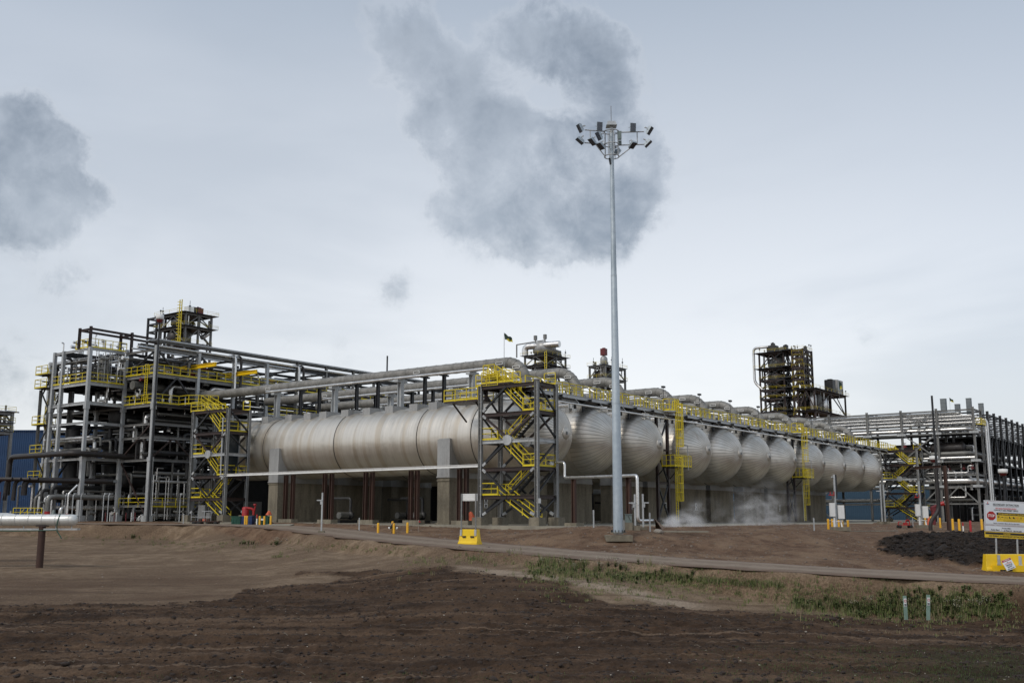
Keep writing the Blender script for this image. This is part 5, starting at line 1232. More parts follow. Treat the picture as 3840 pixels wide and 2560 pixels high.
# valves and small fittings hung in the frames
def valve(p, label, grp, m):
    b = MB(); b.tube((p[0]-.35,p[1],p[2]),(p[0]+.35,p[1],p[2]),.16,8); b.tube((p[0],p[1],p[2]),(p[0],p[1],p[2]+.6),.06,6); b.lathe([(.01,0),(.26,.0),(.26,.05),(.01,.05)],10,(p[0],p[1],p[2]+.6)); b.tube((p[0]-.38,p[1],p[2]),(p[0]-.30,p[1],p[2]),.24,8); b.tube((p[0]+.30,p[1],p[2]),(p[0]+.38,p[1],p[2]),.24,8)
    tag(b.build('valve', G[m]), label, 'valve', grp)
for k in range(40):
    z = random.choice((1.2,2.6,8.2,12.2,14.6,15.3,17.2,18.3,19.2)); m = ('pipe_silver','dark_red','pipe_dull')[k % 3]; w_ = ('silver','dark red','grey')[k % 3]
    valve((random.uniform(69,89),random.uniform(107.8,114.5) if True else 0,z), 'small %s valve among the pipes of the process frames' % w_, '%s valves in the process frames' % w_, m)
for k in range(24):
    z = random.choice((6.6,7.8,9,10.8,12,13)); m = ('pipe_silver','dark_red','pipe_dull')[k % 3]; w_ = ('silver','dark red','grey')[k % 3]
    valve((random.uniform(187.6,190),random.uniform(42,75),z), 'small %s valve among the pipes of the rack' % w_, '%s valves in the pipe rack' % w_, m)

for x in (74.6, 77.2, 81.0, 82.8, 86.6, 88.4):            # slim secondary posts and hangers in the front frame
    for (za, zb) in ((.5, 7.3), (7.6, 11.6)):
        b = MB(); y = 107.6+random.uniform(0,2.5); b.ibeam((x,y,za),(x,y,zb),.16,.16,.03); b.build('secondary_post', G['steel_grey'], FC)
for (p, q) in (((73.2,107.6,7.7),(76,107.6,10.1)),((78.9,107.6,7.7),(76.2,107.6,10.1)),((79.3,107.6,7.7),(84.4,107.6,11.7)),((79.3,107.6,2.4),(84.4,107.6,7.3)),((89.8,107.6,2.4),(84.8,107.6,7.3)),((73.0,107.8,.8),(73.0,113.4,7.2)),((73.0,113.4,7.8),(73.0,107.8,11.7))):
    b = MB(); b.bar(p, q, .15, .15); b.build('brace', G['steel_brown'], FC)
for k in range(len(zr)-1):
    b = MB(); b.span((TRK.x+TRW[0]-.5,TRK.y-.8,zr[k]-.3),(K2.x+.6,K2.y+wy2+.3,zr[k])); b.build('bridge_floor', G['steel_black'], TR)
for k in range(10):
    x = K2.x+wx2*random.uniform(.1,.9); y = K2.y+wy2*random.uniform(.1,.9); b = MB(); b.bar((x,y,z2[-1]),(x,y,z2[0]-random.uniform(1,8)),.4,.4); b.build('hanger', G['steel_black'], TS)
# the pipes that show largest become objects of their own; the small hidden remainder is one mass of pipework
def shows(e):
    p = e[0]; L = sum((b_-a_).length for a_, b_ in zip(p[:-1], p[1:])); c = sum(p, V((0,0,0)))/len(p); d = c.x*FH[0]+c.y*FH[1]
    deep = (c.y-107.5 if c.x < 150 else (c.x-187.9 if c.x < 194 else c.y-41.3))
    bright = {'pipe_silver':1.7,'pipe_dull':1.1,'pipe_dark':.8,'pipe_black':.6}[e[2]]
    return e[1]*L/d/d*bright/(1+max(0,deep)*.35)
have = sum(1 for o in bpy.data.objects if o.parent is None and o.get('category') == 'pipe')
LAGER.sort(key=shows, reverse=True); keep = max(0, 292-have)
for e in LAGER[:keep]: pipe(e[0], e[1], e[2], e[3], e[4], n=e[5])
rest = MB(); mi = []; ms = ['pipe_silver','pipe_dull','pipe_dark','pipe_black']
for e in LAGER[keep:]:
    k = len(rest.f); rest.path(elbowed(e[0], e[1]*2.2), e[1], 6); mi += [ms.index(e[2])]*(len(rest.f)-k)
o = rest.build('pipework', G[ms[0]])
for m in ms[1:]: o.data.materials.append(G[m])
o.data.polygons.foreach_set('material_index', mi); tag(o, 'tangle of small pipes deep inside the process frames and the pipe rack', 'pipework', kind='stuff')
# ------------------------------------------------------------------ floodlight mast
CAMRZ = -YAW
def floodlight(parent, c, yaw, tilt, s=1.0):
    """lamp head: box with fins behind, glass in front, yoke"""
    M = Matrix.Translation(V(c)) @ Matrix.Rotation(yaw, 4, 'Z') @ Matrix.Rotation(tilt, 4, 'X')
    b = MB(); b.box((0,0,0),(.42*s,.12*s,.62*s)); b.box((0,.10*s,.02),(.34*s,.10*s,.5*s))
    for k in range(4): b.box((-.12*s+.08*s*k,.17*s,.02),(.02,.06,.46*s))
    b.xform(M); h = b.build('floodlight', G['galv_blue'], parent)
    b = MB()
    for k in range(2):
        for j in range(4): b.box((-.145*s+.097*s*j,-.068*s,-.15*s+.30*s*k),(.075*s,.02,.25*s))
    b.box((0,-.063*s,0),(.40*s,.008,.60*s)); b.xform(M); b.build('lens', G['lamp_glass'], h)
    b = MB(); pts = [(-.24*s,.05,0),(-.24*s,.32*s,.06),(.24*s,.32*s,.06),(.24*s,.05,0)]
    b.path(pts, .02, 5); b.tube((0,.32*s,.06),(0,.50*s,.02),.05,6); b.xform(M); b.build('yoke', G['galv'], h)
def mast():
    p = sight(2318, 1976, 70.5); zb = gz(p.x, p.y); t = thing('floodlight_mast', 'very tall pale grey light mast with rings of floodlights, rising in front of the vessels', 'light mast', (p.x,p.y,0), CAMRZ)
    zt = sight(2293, 500, 70.5).z
    b = MB(); b.path([(0,0,zb+.35),(0,0,zb+9.2),(0,0,zb+9.25),(0,0,zb+18.2),(0,0,zb+18.25),(0,0,zt)], .3, 12, True, [.345,.285,.275,.212,.20,.135]); b.build('shaft', G['galv_blue'], t)
    for i, z in ((0, zb+9.2), (1, zb+18.2)): b = MB(); b.tube((0,0,z-.1),(0,0,z+.02),.29 if i == 0 else .215,12); b.build('joint', G['galv_blue'], t)
    b = MB(); b.box((0,0,zb+.08),(1.75,1.75,.40)); b.tube((0,0,zb+.42),(0,0,zb+.46),.55,12); b.build('footing', G['concrete'], t)
    b = MB()
    for k in range(12): a = k*PI/6; b.tube((.46*math.cos(a),.46*math.sin(a),zb+.42),(.46*math.cos(a),.46*math.sin(a),zb+.62),.03,5)
    b.build('anchor_bolts', G['steel_black'], t)
    b = MB(); b.box((.36,-.05,zb+.9),(.14,.26,.75)); b.build('access_door', G['grey_box'], t)
    zu, zl, zr = sight(2293, 495, 70.5).z, sight(2293, 543, 70.5).z, sight(2293, 588, 70.5).z
    def ring(z, r):
        b = MB(); P = [(r*math.cos(a), r*math.sin(a), z) for a in np.linspace(0, 2*PI, 25)]; b.path(P, .035, 6, False); b.build('ring', G['galv'], t)
    for z in (zu, zl, zr): ring(z, .53)
    b = MB()
    for k in range(8):
        a = k*PI/4+.2; b.tube((.5*math.cos(a),.5*math.sin(a),zr),(.5*math.cos(a),.5*math.sin(a),zu),.03,5)
    for z in (zu, zl):
        for k in range(4): a = k*PI/2+.4; b.tube((.1*math.cos(a),.1*math.sin(a),z),(.53*math.cos(a),.53*math.sin(a),z),.025,5)
    b.build('cage', G['galv'], t)
    sl_ = .20
    for z, nm in ((zu,'u'), (zl,'l')):
        
        for q_ in (((-1.95,-sl_*1.95,z),(-.5,-.1,z)),((.5,.1,z),(2.35,-.05,z))): b = MB(); b.tube(*q_,.045,6); b.build('crossarm', G['galv'], t)
    for q_ in (((-1.55,-.3,zl),(-1.55,-.3,zu)),((1.85,0,zl),(1.85,0,zu)),((-1.2,-.2,zl),(-.5,-.1,zr)),((1.65,0,zl),(.5,.1,zr))): b = MB(); b.tube(*q_,.038,6); b.build('strut', G['galv'], t)
    for (x, y, z, yw, ti) in ((-2.3,-.45,zu+.10,-1.15,-.5),(-.88,-.35,zu+.28,.25,-.15),(1.52,-.3,zu+.22,.2,-.15),(2.75,-.1,zu+.06,1.0,-.65),(-.95,-.5,zu-.5,-1.0,-.55),
                              (-2.3,-.45,zl+.12,-1.2,-.95),(-1.45,-.75,zl-.05,-.9,-.95),(-.85,-.7,zl-.35,-.8,-1.0),(1.5,-.2,zl-.1,.5,-1.1),(2.6,-.1,zl+.05,1.2,-.85),(.45,.5,zl-.4,2.6,-.8)):
        floodlight(t, (x,y,z), yw, abs(ti))
    zc = sight(2293, 470, 70.5).z
    b = MB(); b.add([(-.38,-.38,zc-.1),(.38,-.38,zc-.1),(.38,.38,zc-.1),(-.38,.38,zc-.1),(-.27,-.27,zc+.22),(.27,-.27,zc+.22),(.27,.27,zc+.22),(-.27,.27,zc+.22)], [(3,2,1,0),(4,5,6,7),(0,1,5,4),(1,2,6,5),(2,3,7,6),(3,0,4,7)]); b.tube((0,0,zt-.1),(0,0,zc),.13,10); b.build('hood', G['galv'], t)
    b = MB(); b.tube((0,0,zc+.2),(0,0,sight(2290,398,70.5).z),.022,6); b.build('lightning_rod', G['steel_grey'], t)
    b = MB(); b.box((.55,-.2,zu-.35),(.28,.22,.6)); b.box((.62,.1,zu-.8),(.2,.2,.3)); b.build('junction_box', G['elec_green'], t)
    b = MB(); b.bar((-.2,-.1,zr-.15),(-.12,-.1,zr-.6),.1,.14); b.bar((-.22,-.1,zr-.15),(0,0,zr-.1),.05,.05); b.build('winch_hook', G['steel_black'], t)
mast()
# ------------------------------------------------------------------ vent line and its fittings
vA = sight(2086, 1733, 91.5); vB = sight(2117, 1733, 90.5); vC = sight(2117, 1791, 90.5); vD = sight(2389, 1782, 77.5); vE = V((vD.x, vD.y, gz(vD.x,vD.y)+.55)); vF = sight(2450, 1953, 79)
vF.z = vE.z
pipe([vA, vB, V((vC.x,vC.y,vC.z)), vD, vE, vF], .115, 'pipe_silver', 'silver steam line stepping down from the stair tower and ending by the mast', R=.3, n=10)
for k, (sx, d, zt) in enumerate(((2153, 89.2, 4.05), (2360, 79.8, 3.75))):
    p = sight(sx, 1960, d); z = gz(p.x, p.y); b = MB(); b.ibeam((p.x,p.y,z+.2),(p.x,p.y,zt),.32,.32,.05); b.box((p.x,p.y,zt),(.5,.5,.12))
    o = tag(b.build('steel_post', G['steel_rust']), 'rust brown post under the silver steam line, %s the mast' % ('farther from' if k == 0 else 'right behind'), 'post', 'brown posts under the steam line')
    b = MB(); b.box((p.x,p.y,z+.1),(1.2,1.2,.35)); tag(b.build('footing', G['concrete']), 'low footing of the rust brown post %s the mast' % ('farther from' if k == 0 else 'right behind'), 'footing', 'footings under the steam line posts')
p = vF+V((.2,.1,-.1)); b = MB()
for k in range(9):
    a = k*.7; b.add([(p.x-.25,p.y-.25,p.z+.25),(p.x+.25,p.y+.2,p.z+.22),(p.x+1.3+.1*k,p.y-.5+.12*k,p.z-.62),(p.x-.2+.08*k,p.y-.9+.12*k,p.z-.62)],[(0,1,2,3)])
tag(b.build('canvas_sheet', G['canvas']), 'crumpled brown canvas draped over the end of the steam line', 'canvas sheet')
def ground_box(sx, d, size, mat, label, cat, name, dz=0, parts=None):
    p = sight(sx, 1960, d); z = gz(p.x, p.y); t = thing(name, label, cat, (p.x,p.y,z+dz), CAMRZ)
    return t
t = ground_box(2357, 73.5, None, None, 'grey green electrical cabinet on a plinth beside the mast foot', 'cabinet', 'electrical_cabinet')
b = MB(); b.box((0,0,.75),(.44,.35,.55)); b.box((0,-.02,1.04),(.5,.42,.05)); b.build('body', G['elec_green'], t)
b = MB(); b.bar((-.05,-.2,.95),(.12,-.22,.6),.05,.03); b.build('handle', G['black'], t)
b = MB(); b.box((0,0,.2),(.5,.5,.55)); b.box((.55,.1,.08),(.5,.5,.35)); b.build('plinth', G['concrete'], t)
def camera_post(sx, d, h, label, arm=-1):
    p = sight(sx, 1960, d); z = gz(p.x, p.y); t = thing('camera_post', label, 'post', (p.x,p.y,z), CAMRZ, 'slim posts with stub arms')
    b = MB(); b.box((0,0,h/2),(.12,.12,h)); b.build('shaft', G['galv'], t)
    b = MB(); b.box((arm*.22,-.05,h-.62),(.42,.12,.09)); b.box((arm*.06,0,h-.8),(.18,.16,.3)); b.build('arm', G['galv'], t)
    b = MB(); b.box((0,0,.05),(.5,.5,.25)); b.build('base', G['concrete'], t)
    return t
camera_post(1206, 85.2, 3.25, 'slim grey post with a stub arm beside the gravel road', -1)
camera_post(2382, 75, 2.45, 'slim grey post with a stub arm touching the steam line riser', -1)
camera_post(2412, 74.5, 2.5, 'slim grey post with a stub arm in front of the steam line end', 1)
def marker_post(sx, d, h, label, m='galv'):
    p = sight(sx, 1960, d); z = gz(p.x, p.y); b = MB(); b.box((p.x,p.y,z+h/2-.1),(.10,.05,h+.2),CAMRZ); b.box((p.x,p.y,z+h-.2),(.11,.06,.16),CAMRZ)
    tag(b.build('marker_post', G[m]), label, 'marker post', 'plain grey marker posts')
marker_post(1347, 91, 1.1, 'plain grey marker post right of the ramp, in front of a brown post pair')
marker_post(2226, 74, 1.25, 'plain grey marker post just before the light mast')
marker_post(2437, 73.5, 1.3, 'plain grey marker post before the end of the steam line')
marker_post(3052, 86, 1.05, 'plain grey marker post at the edge of the apron, nearest the far bollards')
marker_post(687, 114, 1.15, 'plain grey marker post at the crest of the bank by the flatbed cart')
# bollards
def bollard(sx, d, h, r, m, label, grp, top=None):
    p = sight(sx, 1980, d); z = gz(p.x, p.y); b = MB(); b.lathe([(r,-.3),(r,h-.06),(r*.8,h-.01),(.01,h)], 14, (p.x,p.y,z))
    o = b.build('bollard', G[m]); tag(o, label, 'bollard', grp)
    if top: b = MB(); b.lathe([(r*1.03,h*.62),(r*1.03,h-.05),(r*.8,h+.004),(.01,h+.005)], 14, (p.x,p.y,z)); b.build('cap', G[top], o)
GB = 'yellow bollards'
for sx, d, h, l in ((918,104,.92,'short yellow bollard before the blue bin, first of the touching pair'),(925,104.6,.92,'short yellow bollard before the blue bin, second of the touching pair'),(973,103,.92,'short yellow bollard at the near corner of the second green bin'),(990,103,.92,'short yellow bollard before the middle of the second green bin'),(1014,102,.95,'short yellow bollard past the second green bin, by the road'),
    (1418,86,.86,'yellow bollard alone on the verge between the marker post and the hydrant'),(1472,88,.86,'yellow bollard half hidden behind the hydrant'),(1477,86,.86,'yellow bollard right in front of the hydrant'),(1528,86.5,.86,'yellow bollard alone beside the red flagged stake'),
    (3107,92,.92,'yellow bollard farthest from the pillar with boxes, by the apron edge'),(3122,92,.92,'yellow bollard second from the pillar with boxes'),(3146,90,.92,'yellow bollard tucked behind the pillar with boxes'),(3160,91,.92,'yellow bollard touching the boxes of the pillar'),(3181,92,.92,'yellow bollard past the pillar with boxes'),
    (3472,112,1.0,'yellow bollard by the orange tarpaulin cone, behind the second pillar'),(3493,114,1.0,'yellow bollard beside the red monitor nozzle'),(3498,120,1.0,'yellow bollard just behind the one beside the red monitor nozzle'),(3527,105,1.0,'yellow bollard behind the kinked black pipe'),
    (3574,93,1.12,'tall yellow bollard nearest the brown post'),(3598,93,1.12,'tall yellow bollard nearest the red tipped white stub'),(3683,93,1.12,'tall yellow bollard nearest the stop sign')):
    bollard(sx, d, h, .105 if h > 1 else .10, 'bollard_yellow', l, GB)
bollard(3612, 93, .8, .06, 'white', 'white stub post with a red tip between the bollards', None, 'red')
bollard(3640, 93, .98, .10, 'red', 'red stub post between the yellow bollards', None)
bollard(962, 104, 1.05, .07, 'white', 'slim white post with a red top before the blue bin', None, 'red')
# small red flag stake
p = sight(1569, 1980, 86); z = gz(p.x,p.y); t = thing('flagged_stake', 'thin wooden stake with a tiny red flag', 'stake', (p.x,p.y,z), CAMRZ)
b = MB(); b.tube((0,0,-.2),(0,0,1.0),.018,5); b.build('stick', G['stone'], t); b = MB(); b.add([(.02,0,.98),(.02,0,.78),(.2,0,.82)],[(0,1,2)]); b.build('flag', G['red'], t)
# hydrant
p = sight(1474, 1980, 87); z = gz(p.x,p.y); t = thing('hydrant', 'black fire hydrant with white side outlets behind the bollards', 'hydrant', (p.x,p.y,z), CAMRZ)
b = MB(); b.lathe([(.13,-.1),(.13,.55),(.17,.58),(.17,.66),(.12,.72),(.05,.86),(.01,.88)],14); b.build('barrel', G['black'], t)
for s in (-1, 1):
    b = MB(); b.tube((s*.1,0,.5),(s*.26,0,.42),.09,10); o = b.build('outlet', G['black'], t); b = MB(); b.tube((s*.26,0,.42),(s*.36,0,.37),.11,10); b.build('cap', G['white'], o)
# waste bins beside the stair tower
def bin_(sx, d, w, dp, h, m, label, sign=False):
    p = sight(sx, 1950, d); z = gz(p.x,p.y); t = thing('waste_bin', label, 'bin', (p.x,p.y,z), CAMRZ-.1)
    b = MB(); b.add([(-w*.47,-dp*.45,0),(w*.47,-dp*.45,0),(w*.47,dp*.45,0),(-w*.47,dp*.45,0),(-w/2,-dp/2,h),(w/2,-dp/2,h),(w/2,dp/2,h),(-w/2,dp/2,h)],[(3,2,1,0),(4,5,6,7),(0,1,5,4),(1,2,6,5),(2,3,7,6),(3,0,4,7)])
    for x in (-.3, 0, .3): b.box((x*w,-dp*.485,h*.5),(.05,.05,h*.9))
    b.build('body', G[m], t); b = MB(); b.box((0,0,h+.02),(w+.06,dp+.06,.08)); b.build('rim', G[m], t)
    if sign: b = MB(); b.box((0,-dp*.53,h*.66),(w*.38,.02,h*.22)); b.build('notice', G['white'], t)
    return t
bin_(890, 106, .98, .9, .80, 'green', 'small dark green bin standing next to the blue bin', False)
bin_(928, 106, 1.25, .9, .80, 'blue', 'dark blue bin standing between the two green bins')
bin_(988, 105, 1.3, .9, .80, 'green', 'larger dark green bin with a white notice under the orange cover', True)
p = sight(1008, 1925, 108); z = gz(p.x,p.y)
def tarp(name, label, p, z0, w, h, rz, seed):
    r = random.Random(seed); n = 28; vs = []; rings = 8
    for k in range(rings+1):
        f = k/rings; rad_ = w*.5*(1-f)**.75*(1.0)+.04
        for j in range(n):
            a = 2*PI*j/n; fold = 1+.20*math.sin(a*5+f*2+seed)*(1-f*.5)+.10*math.sin(a*11+seed*2)
            vs.append((rad_*fold*math.cos(a)*1.1+.12*f*w, rad_*fold*math.sin(a)*.7, h*f**.85))
    fs = [(i*n+j, i*n+(j+1)%n, (i+1)*n+(j+1)%n, (i+1)*n+j) for i in range(rings) for j in range(n)]+[tuple(rings*n+j for j in range(n))]
    b = MB(); b.add(vs, fs, True); o = b.build(name, G['orange'], None, (p.x,p.y,z0)); o.rotation_euler = (0,0,rz); tag(o, label, 'tarpaulin'); return o
tarp('tarpaulin', 'small orange tarpaulin heaped on the larger green bin', p, z+.8, .62, .45, .3, 2)
p = sight(1760, 1958, 99); tarp('tarpaulin', 'folded orange tarpaulin standing by the foot of the big stair tower', p, gz(p.x,p.y), 1.15, 1.22, CAMRZ, 5)
p = sight(3484, 1957, 116); tarp('tarpaulin', 'orange tarpaulin cone beside the second pillar with boxes', p, gz(p.x,p.y), .55, 1.0, .2, 9)
p = sight(1748, 1930, 101); b = MB(); b.box((p.x,p.y,gz(p.x,p.y)+1.6),(.5,.4,1.3)); tag(b.build('fire_cabinet', G['dark_red']), 'dark red cabinet behind the folded orange tarpaulin', 'cabinet')
# red hose monitor and red tank by the bins
p = sight(950, 1950, 107); z = gz(p.x,p.y); t = thing('fire_monitor', 'red fire water monitor arching over the bins', 'fire monitor', (p.x,p.y,z), CAMRZ)
b = MB(); b.path(elbowed([(0,0,0),(0,0,1.35),(-.75,0,1.45)],.3),.13,10); b.tube((0,0,.6),(.15,0,1.7),.07,8); b.lathe([(.01,-.15),(.15,-.1),(.18,.05),(.01,.1)],12,(.1,0,1.8)); b.build('pipe', G['red'], t)
b = MB(); b.tube((0,0,0),(0,0,.75),.17,10); b.build('pedestal', G['black'], t)
p = sight(920, 1930, 110); b = MB(); b.lathe([(.36,0),(.36,1.5),(.3,1.6),(.01,1.65)],16,(p.x,p.y,gz(p.x,p.y))); tag(b.build('red_tank', G['red']), 'upright red tank behind the blue bin', 'tank')
# flatbed cart at the foot of the left stair tower
p = sight(772, 1950, 112); z = gz(p.x,p.y); t = thing('flatbed_cart', 'low flatbed cart with rusty frame and pale rails beside the stair tower foot', 'cart', (p.x,p.y,z), CAMRZ)
b = MB(); b.box((0,0,.42),(3.1,1.3,.12)); b.bar((1.5,0,.4),(2.1,0,.3),.1,.1); b.bar((-1.5,-.6,.45),(-1.0,-.6,.3),.1,.1); b.build('bed', G['steel_rust'], t)
for x in (-1.1, -.6, 1.2):
    for y in (-.62, .62): b = MB(); b.lathe([(.01,-.08),(.2,-.08),(.22,0),(.2,.08),(.01,.08)],14,(x,y,.22),'Y'); b.build('wheel', G['rubber'], t)
b = MB()
for x in (-1.4,-.7,0,.7): b.tube((x,-.6,.45),(x,-.6,1.55),.03,5)
b.tube((-.3,-.6,1.5),(.7,-.6,1.5),.03,5); b.tube((-1.4,-.6,.9),(.7,-.6,.9),.025,5); b.build('rail', G['galv'], t)
b = MB(); b.box((-.5,.1,1.3),(.7,.5,1.7)); b.box((.2,.2,.9),(.4,.5,.9)); b.build('load', G['steel_grey'], t)
for k in range(3): b = MB(); b.box((-.5+.45*k,-.4,.6),(.3,.3,.24)); b.build('load', G['orange' if k == 1 else 'steel_rust'], t)
# ------------------------------------------------------------------ pillars with boxes and other fittings by the far apron edge
def box_pillar(sx, d, h, label):
    p = sight(sx, 1975, d); z = gz(p.x,p.y); t = thing('instrument_pillar', label, 'pillar', (p.x,p.y,z), CAMRZ, 'pillars with white boxes')
    b = MB(); b.box((0,0,h/2),(.14,.14,h)); b.build('shaft', G['galv'], t); b = MB(); b.box((.14,.02,h-1.0),(.16,.1,2.0)); b.build('antenna', G['steel_black'], t)
    for x, z_, s in ((-.32,1.75,(.42,.3,1.15)),(.42,1.55,(.5,.3,1.15))): b = MB(); b.box((x,-.1,z_),s); b.build('box', G['white'], t)
    b = MB(); b.box((-.35,-.1,3.0),(.42,.12,.09)); b.tube((-.42,-.1,3.05),(-.42,-.1,3.28),.04,6); b.tube((-.1,-.1,2.95),(-.1,-.1,3.3),.045,6); b.build('beacon', G['red'], t)
    b = MB(); b.box((.1,0,.75),(.9,.2,.06)); b.bar((-.2,-.1,0),(-.2,-.1,1.1),.14,.14); b.bar((.45,-.1,.25),(.4,0,.75),.1,.1); b.build('stand', G['white'], t)
    b = MB(); b.tube((-.22,-.1,h-.2),(-.05,0,h-.3),.06,6); b.build('sensor', G['galv'], t)
    b = MB(); b.box((.35,.1,.12),(1.5,.9,.34)); b.build('base', G['concrete'], t)
box_pillar(3137, 90, 4.75, 'tall pillar with two white boxes and a red beacon before the last vessels')
box_pillar(3456, 104, 4.6, 'second pillar with white boxes, in front of the pipe rack')
p = sight(3392, 1958, 104); z = gz(p.x,p.y); t = thing('wheeled_pump', 'small red wheeled pump cart by the rack stair tower', 'pump cart', (p.x,p.y,z), CAMRZ); t.scale = (.7,.7,.7)
b = MB(); b.box((0,0,.45),(1.7,.6,.08)); b.box((.1,0,.65),(.5,.4,.3)); b.path(elbowed([(-.9,0,.5),(-.9,0,.9),(-.4,0,.9)],.2),.06,8); b.path(elbowed([(.2,0,.6),(.2,0,1.15),(.7,0,1.15),(.7,0,.5)],.2),.08,8); b.build('body', G['red'], t)
for x in (-.8,.75): 
    for y in (-.45,.45): b = MB(); b.lathe([(.01,-.09),(.2,-.09),(.24,0),(.2,.09),(.01,.09)],14,(x,y,.24),'Y'); b.build('wheel', G['rubber'], t)
b = MB(); b.tube((1.1,-.3,.2),(1.1,-.3,1.6),.03,5); b.tube((1.25,.3,.2),(1.25,.3,1.6),.03,5); b.tube((1.1,-.3,1.5),(1.25,.3,1.5),.03,5); b.build('rail', G['galv'], t)
p = sight(3502, 1950, 118); z = gz(p.x,p.y); t = thing('fire_monitor', 'red monitor nozzle on a stand under the pipe rack', 'fire monitor', (p.x,p.y,z), CAMRZ)
b = MB(); b.tube((0,0,0),(0,0,1.6),.22,10); b.tube((-.2,0,1.9),(.9,0,2.3),.16,10); b.box((0,0,1.75),(.5,.4,.4)); b.build('body', G['dark_red'], t); b = MB(); b.tube((.5,0,2.2),(1.2,-.2,2.4),.2,10,.28); b.build('nozzle', G['red'], t)
for k, (sx, d) in enumerate(((3308, 122), (3320, 122))):
    p = sight(sx, 1950, d); z = gz(p.x,p.y); t = thing('camera_post', 'slim twin grey post with stub arms on a plinth by the rack stairs', 'post', (p.x,p.y,z), CAMRZ, 'twin posts by the rack stairs')
    b = MB(); b.box((0,0,2.3),(.13,.13,4.6)); b.build('shaft', G['galv'], t); b = MB(); b.box((.25 if k else -.25,0,3.8),(.5,.12,.1)); b.build('arm', G['galv'], t); b = MB(); b.box((0,0,.1),(.9,.9,.4)); b.build('base', G['concrete'], t)
pk = sight(3255, 1962, 92); b = MB(); b.box((pk.x,pk.y,gz(pk.x,pk.y)+.03),(8,.22,.1),-.35); tag(b.build('timber_plank', G['slab']), 'long pale plank lying on the dirt beyond the pillar with boxes', 'plank')
pk = sight(2520, 1988, 76); b = MB(); b.box((pk.x,pk.y,gz(pk.x,pk.y)+.06),(5.2,.25,.1),-1.15); tag(b.build('timber_plank', G['slab']), 'pale plank lying on the dirt in front of the steam', 'plank')
pk = sight(2468, 1987, 73.5); b = MB(); b.lathe([(.01,-.1),(.3,-.05),(.34,.1),(.2,.22),(.01,.26)],10,(pk.x,pk.y,gz(pk.x,pk.y))); tag(b.build('boulder', G['stone']), 'rounded pale boulder on the dirt before the steam', 'boulder')
# red cabin edge and pump bits at the far left of the yard
p = sight(-70, 1900, 117); b = MB(); z = gz(p.x,p.y); b.box((p.x,p.y,z+1.6),(3,2.2,3.4),CAMRZ); tag(b.build('red_skid', G['red']), 'edge of a red box skid beside the black gooseneck pipes', 'skid')
p = sight(55, 1935, 117); z = gz(p.x,p.y); t = thing('stile', 'low yellow railed step-over beside the red skid', 'stile', (p.x,p.y,z), CAMRZ)
b = MB(); rail(b, [(-.2,0,.55),(3.0,0,.55)], sp=.75, toe=.1); b.bar((-.2,0,0),(1.0,0,1.5),.06,.06); b.bar((.2,.2,0),(1.4,.2,1.5),.06,.06); b.build('guard_rail', G['yellow'], t); b = MB(); b.box((1.5,.4,.5),(3,.8,.08)); b.build('deck', G['steel_grey'], t)
for k, sx in enumerate((40, 110, 165, 200, 232)):
    p = sight(sx, 1940, 117+k*.4); z = gz(p.x,p.y); b = MB(); b.lathe([(.01,0),(.28,0),(.3,.5),(.3,.9),(.16,1.05),(.16,1.25),(.01,1.3)],12,(p.x,p.y,z)); b.box((p.x+.3,p.y,z+.5),(.5,.3,.3))
    tag(b.build('valve_set', G['elec_green' if k % 2 else 'pipe_dull']), 'stubby %s valve set on the ground by the corner frame' % ('greenish' if k % 2 else 'grey'), 'valve', '%s valve sets by the corner frame' % ('greenish' if k % 2 else 'grey'))
for k, sx in enumerate((395, 412, 428, 436, 472, 492, 506)):
    p = sight(sx, 1940, 118); z = gz(p.x,p.y); b = MB(); b.tube((p.x,p.y,z),(p.x,p.y,z+1.0),.05,6); tag(b.build('stub_post', G['white' if k % 2 else 'dark_red']), 'thin %s stub post at the foot of the front frame' % ('white' if k % 2 else 'red'), 'post', '%s stub posts at the front frame' % ('white' if k % 2 else 'red'))
# notice boards on the piers
for k, (i, dx) in enumerate(((0,-2.3),(0,1.9),(1,2.2),(3,.8),(4,.8),(5,.6),(8,.8))):
    x = VX[i]+dx; t = thing('notice_sign', 'small white notice on the concrete pier of the %s vessel%s' % (ORD[i], ', toward the stair tower' if (i == 0 and dx < 0) else ''), 'notice', (x, 63.9, 2.05), 0, 'white notices on the piers')
    for s in (0, 1):
        b = MB(); b.box((0,0,.32-.52*s),(.52,.02,.46)); pl = b.build('plate', G['white'], t)
        b = MB(); b.box((0,-.015,.32-.52*s),(.26,.01,.24)); b.box((0,-.015,.15-.52*s),(.4,.01,.05)); b.build('print', G['letter_black'], pl)
b = MB(); b.box((73.0,51.2,2.1),(.3,.03,.42)); o = tag(b.build('notice_sign', G['white']), 'tiny white notice on the front column of the big stair tower', 'notice')
# ------------------------------------------------------------------ insulated pipe on a post, left of the field
p = sight(0, 1949, 72); q = sight(290, 1949, 72); L = (q-p).length
t = thing('insulated_pipe', 'fat white lagged pipe ending in the air on a brown post', 'pipe', tuple(q), CAMRZ)
R_ = .385; b = MB(); b.lathe([(.01,.0),(R_*.55,-.02),(R_*.9,-.14),(R_,-.32)]+[(R_+(.006 if k % 2 else 0), -.32-.46*k) for k in range(1, 40)], 28, (0,0,0), 'X'); 
for k in range(30): b.lathe([(R_+.004,-.012),(R_+.016,-.012),(R_+.016,.012),(R_+.004,.012)], 28, (-.5-.92*k,0,0), 'X')
b.build('jacket', G['pipe_white'], t)
zg = gz(*sight(164, 2120, 72).xy[:]) if False else gz(sight(164,2120,72).x, sight(164,2120,72).y)
b = MB(); x = -(290-164)/FPX*72*1.01; b.lathe([(.235,zg-q.z-.3),(.235,-.36)], 16, (x,0,0)); b.build('post', G['steel_rust'], t)
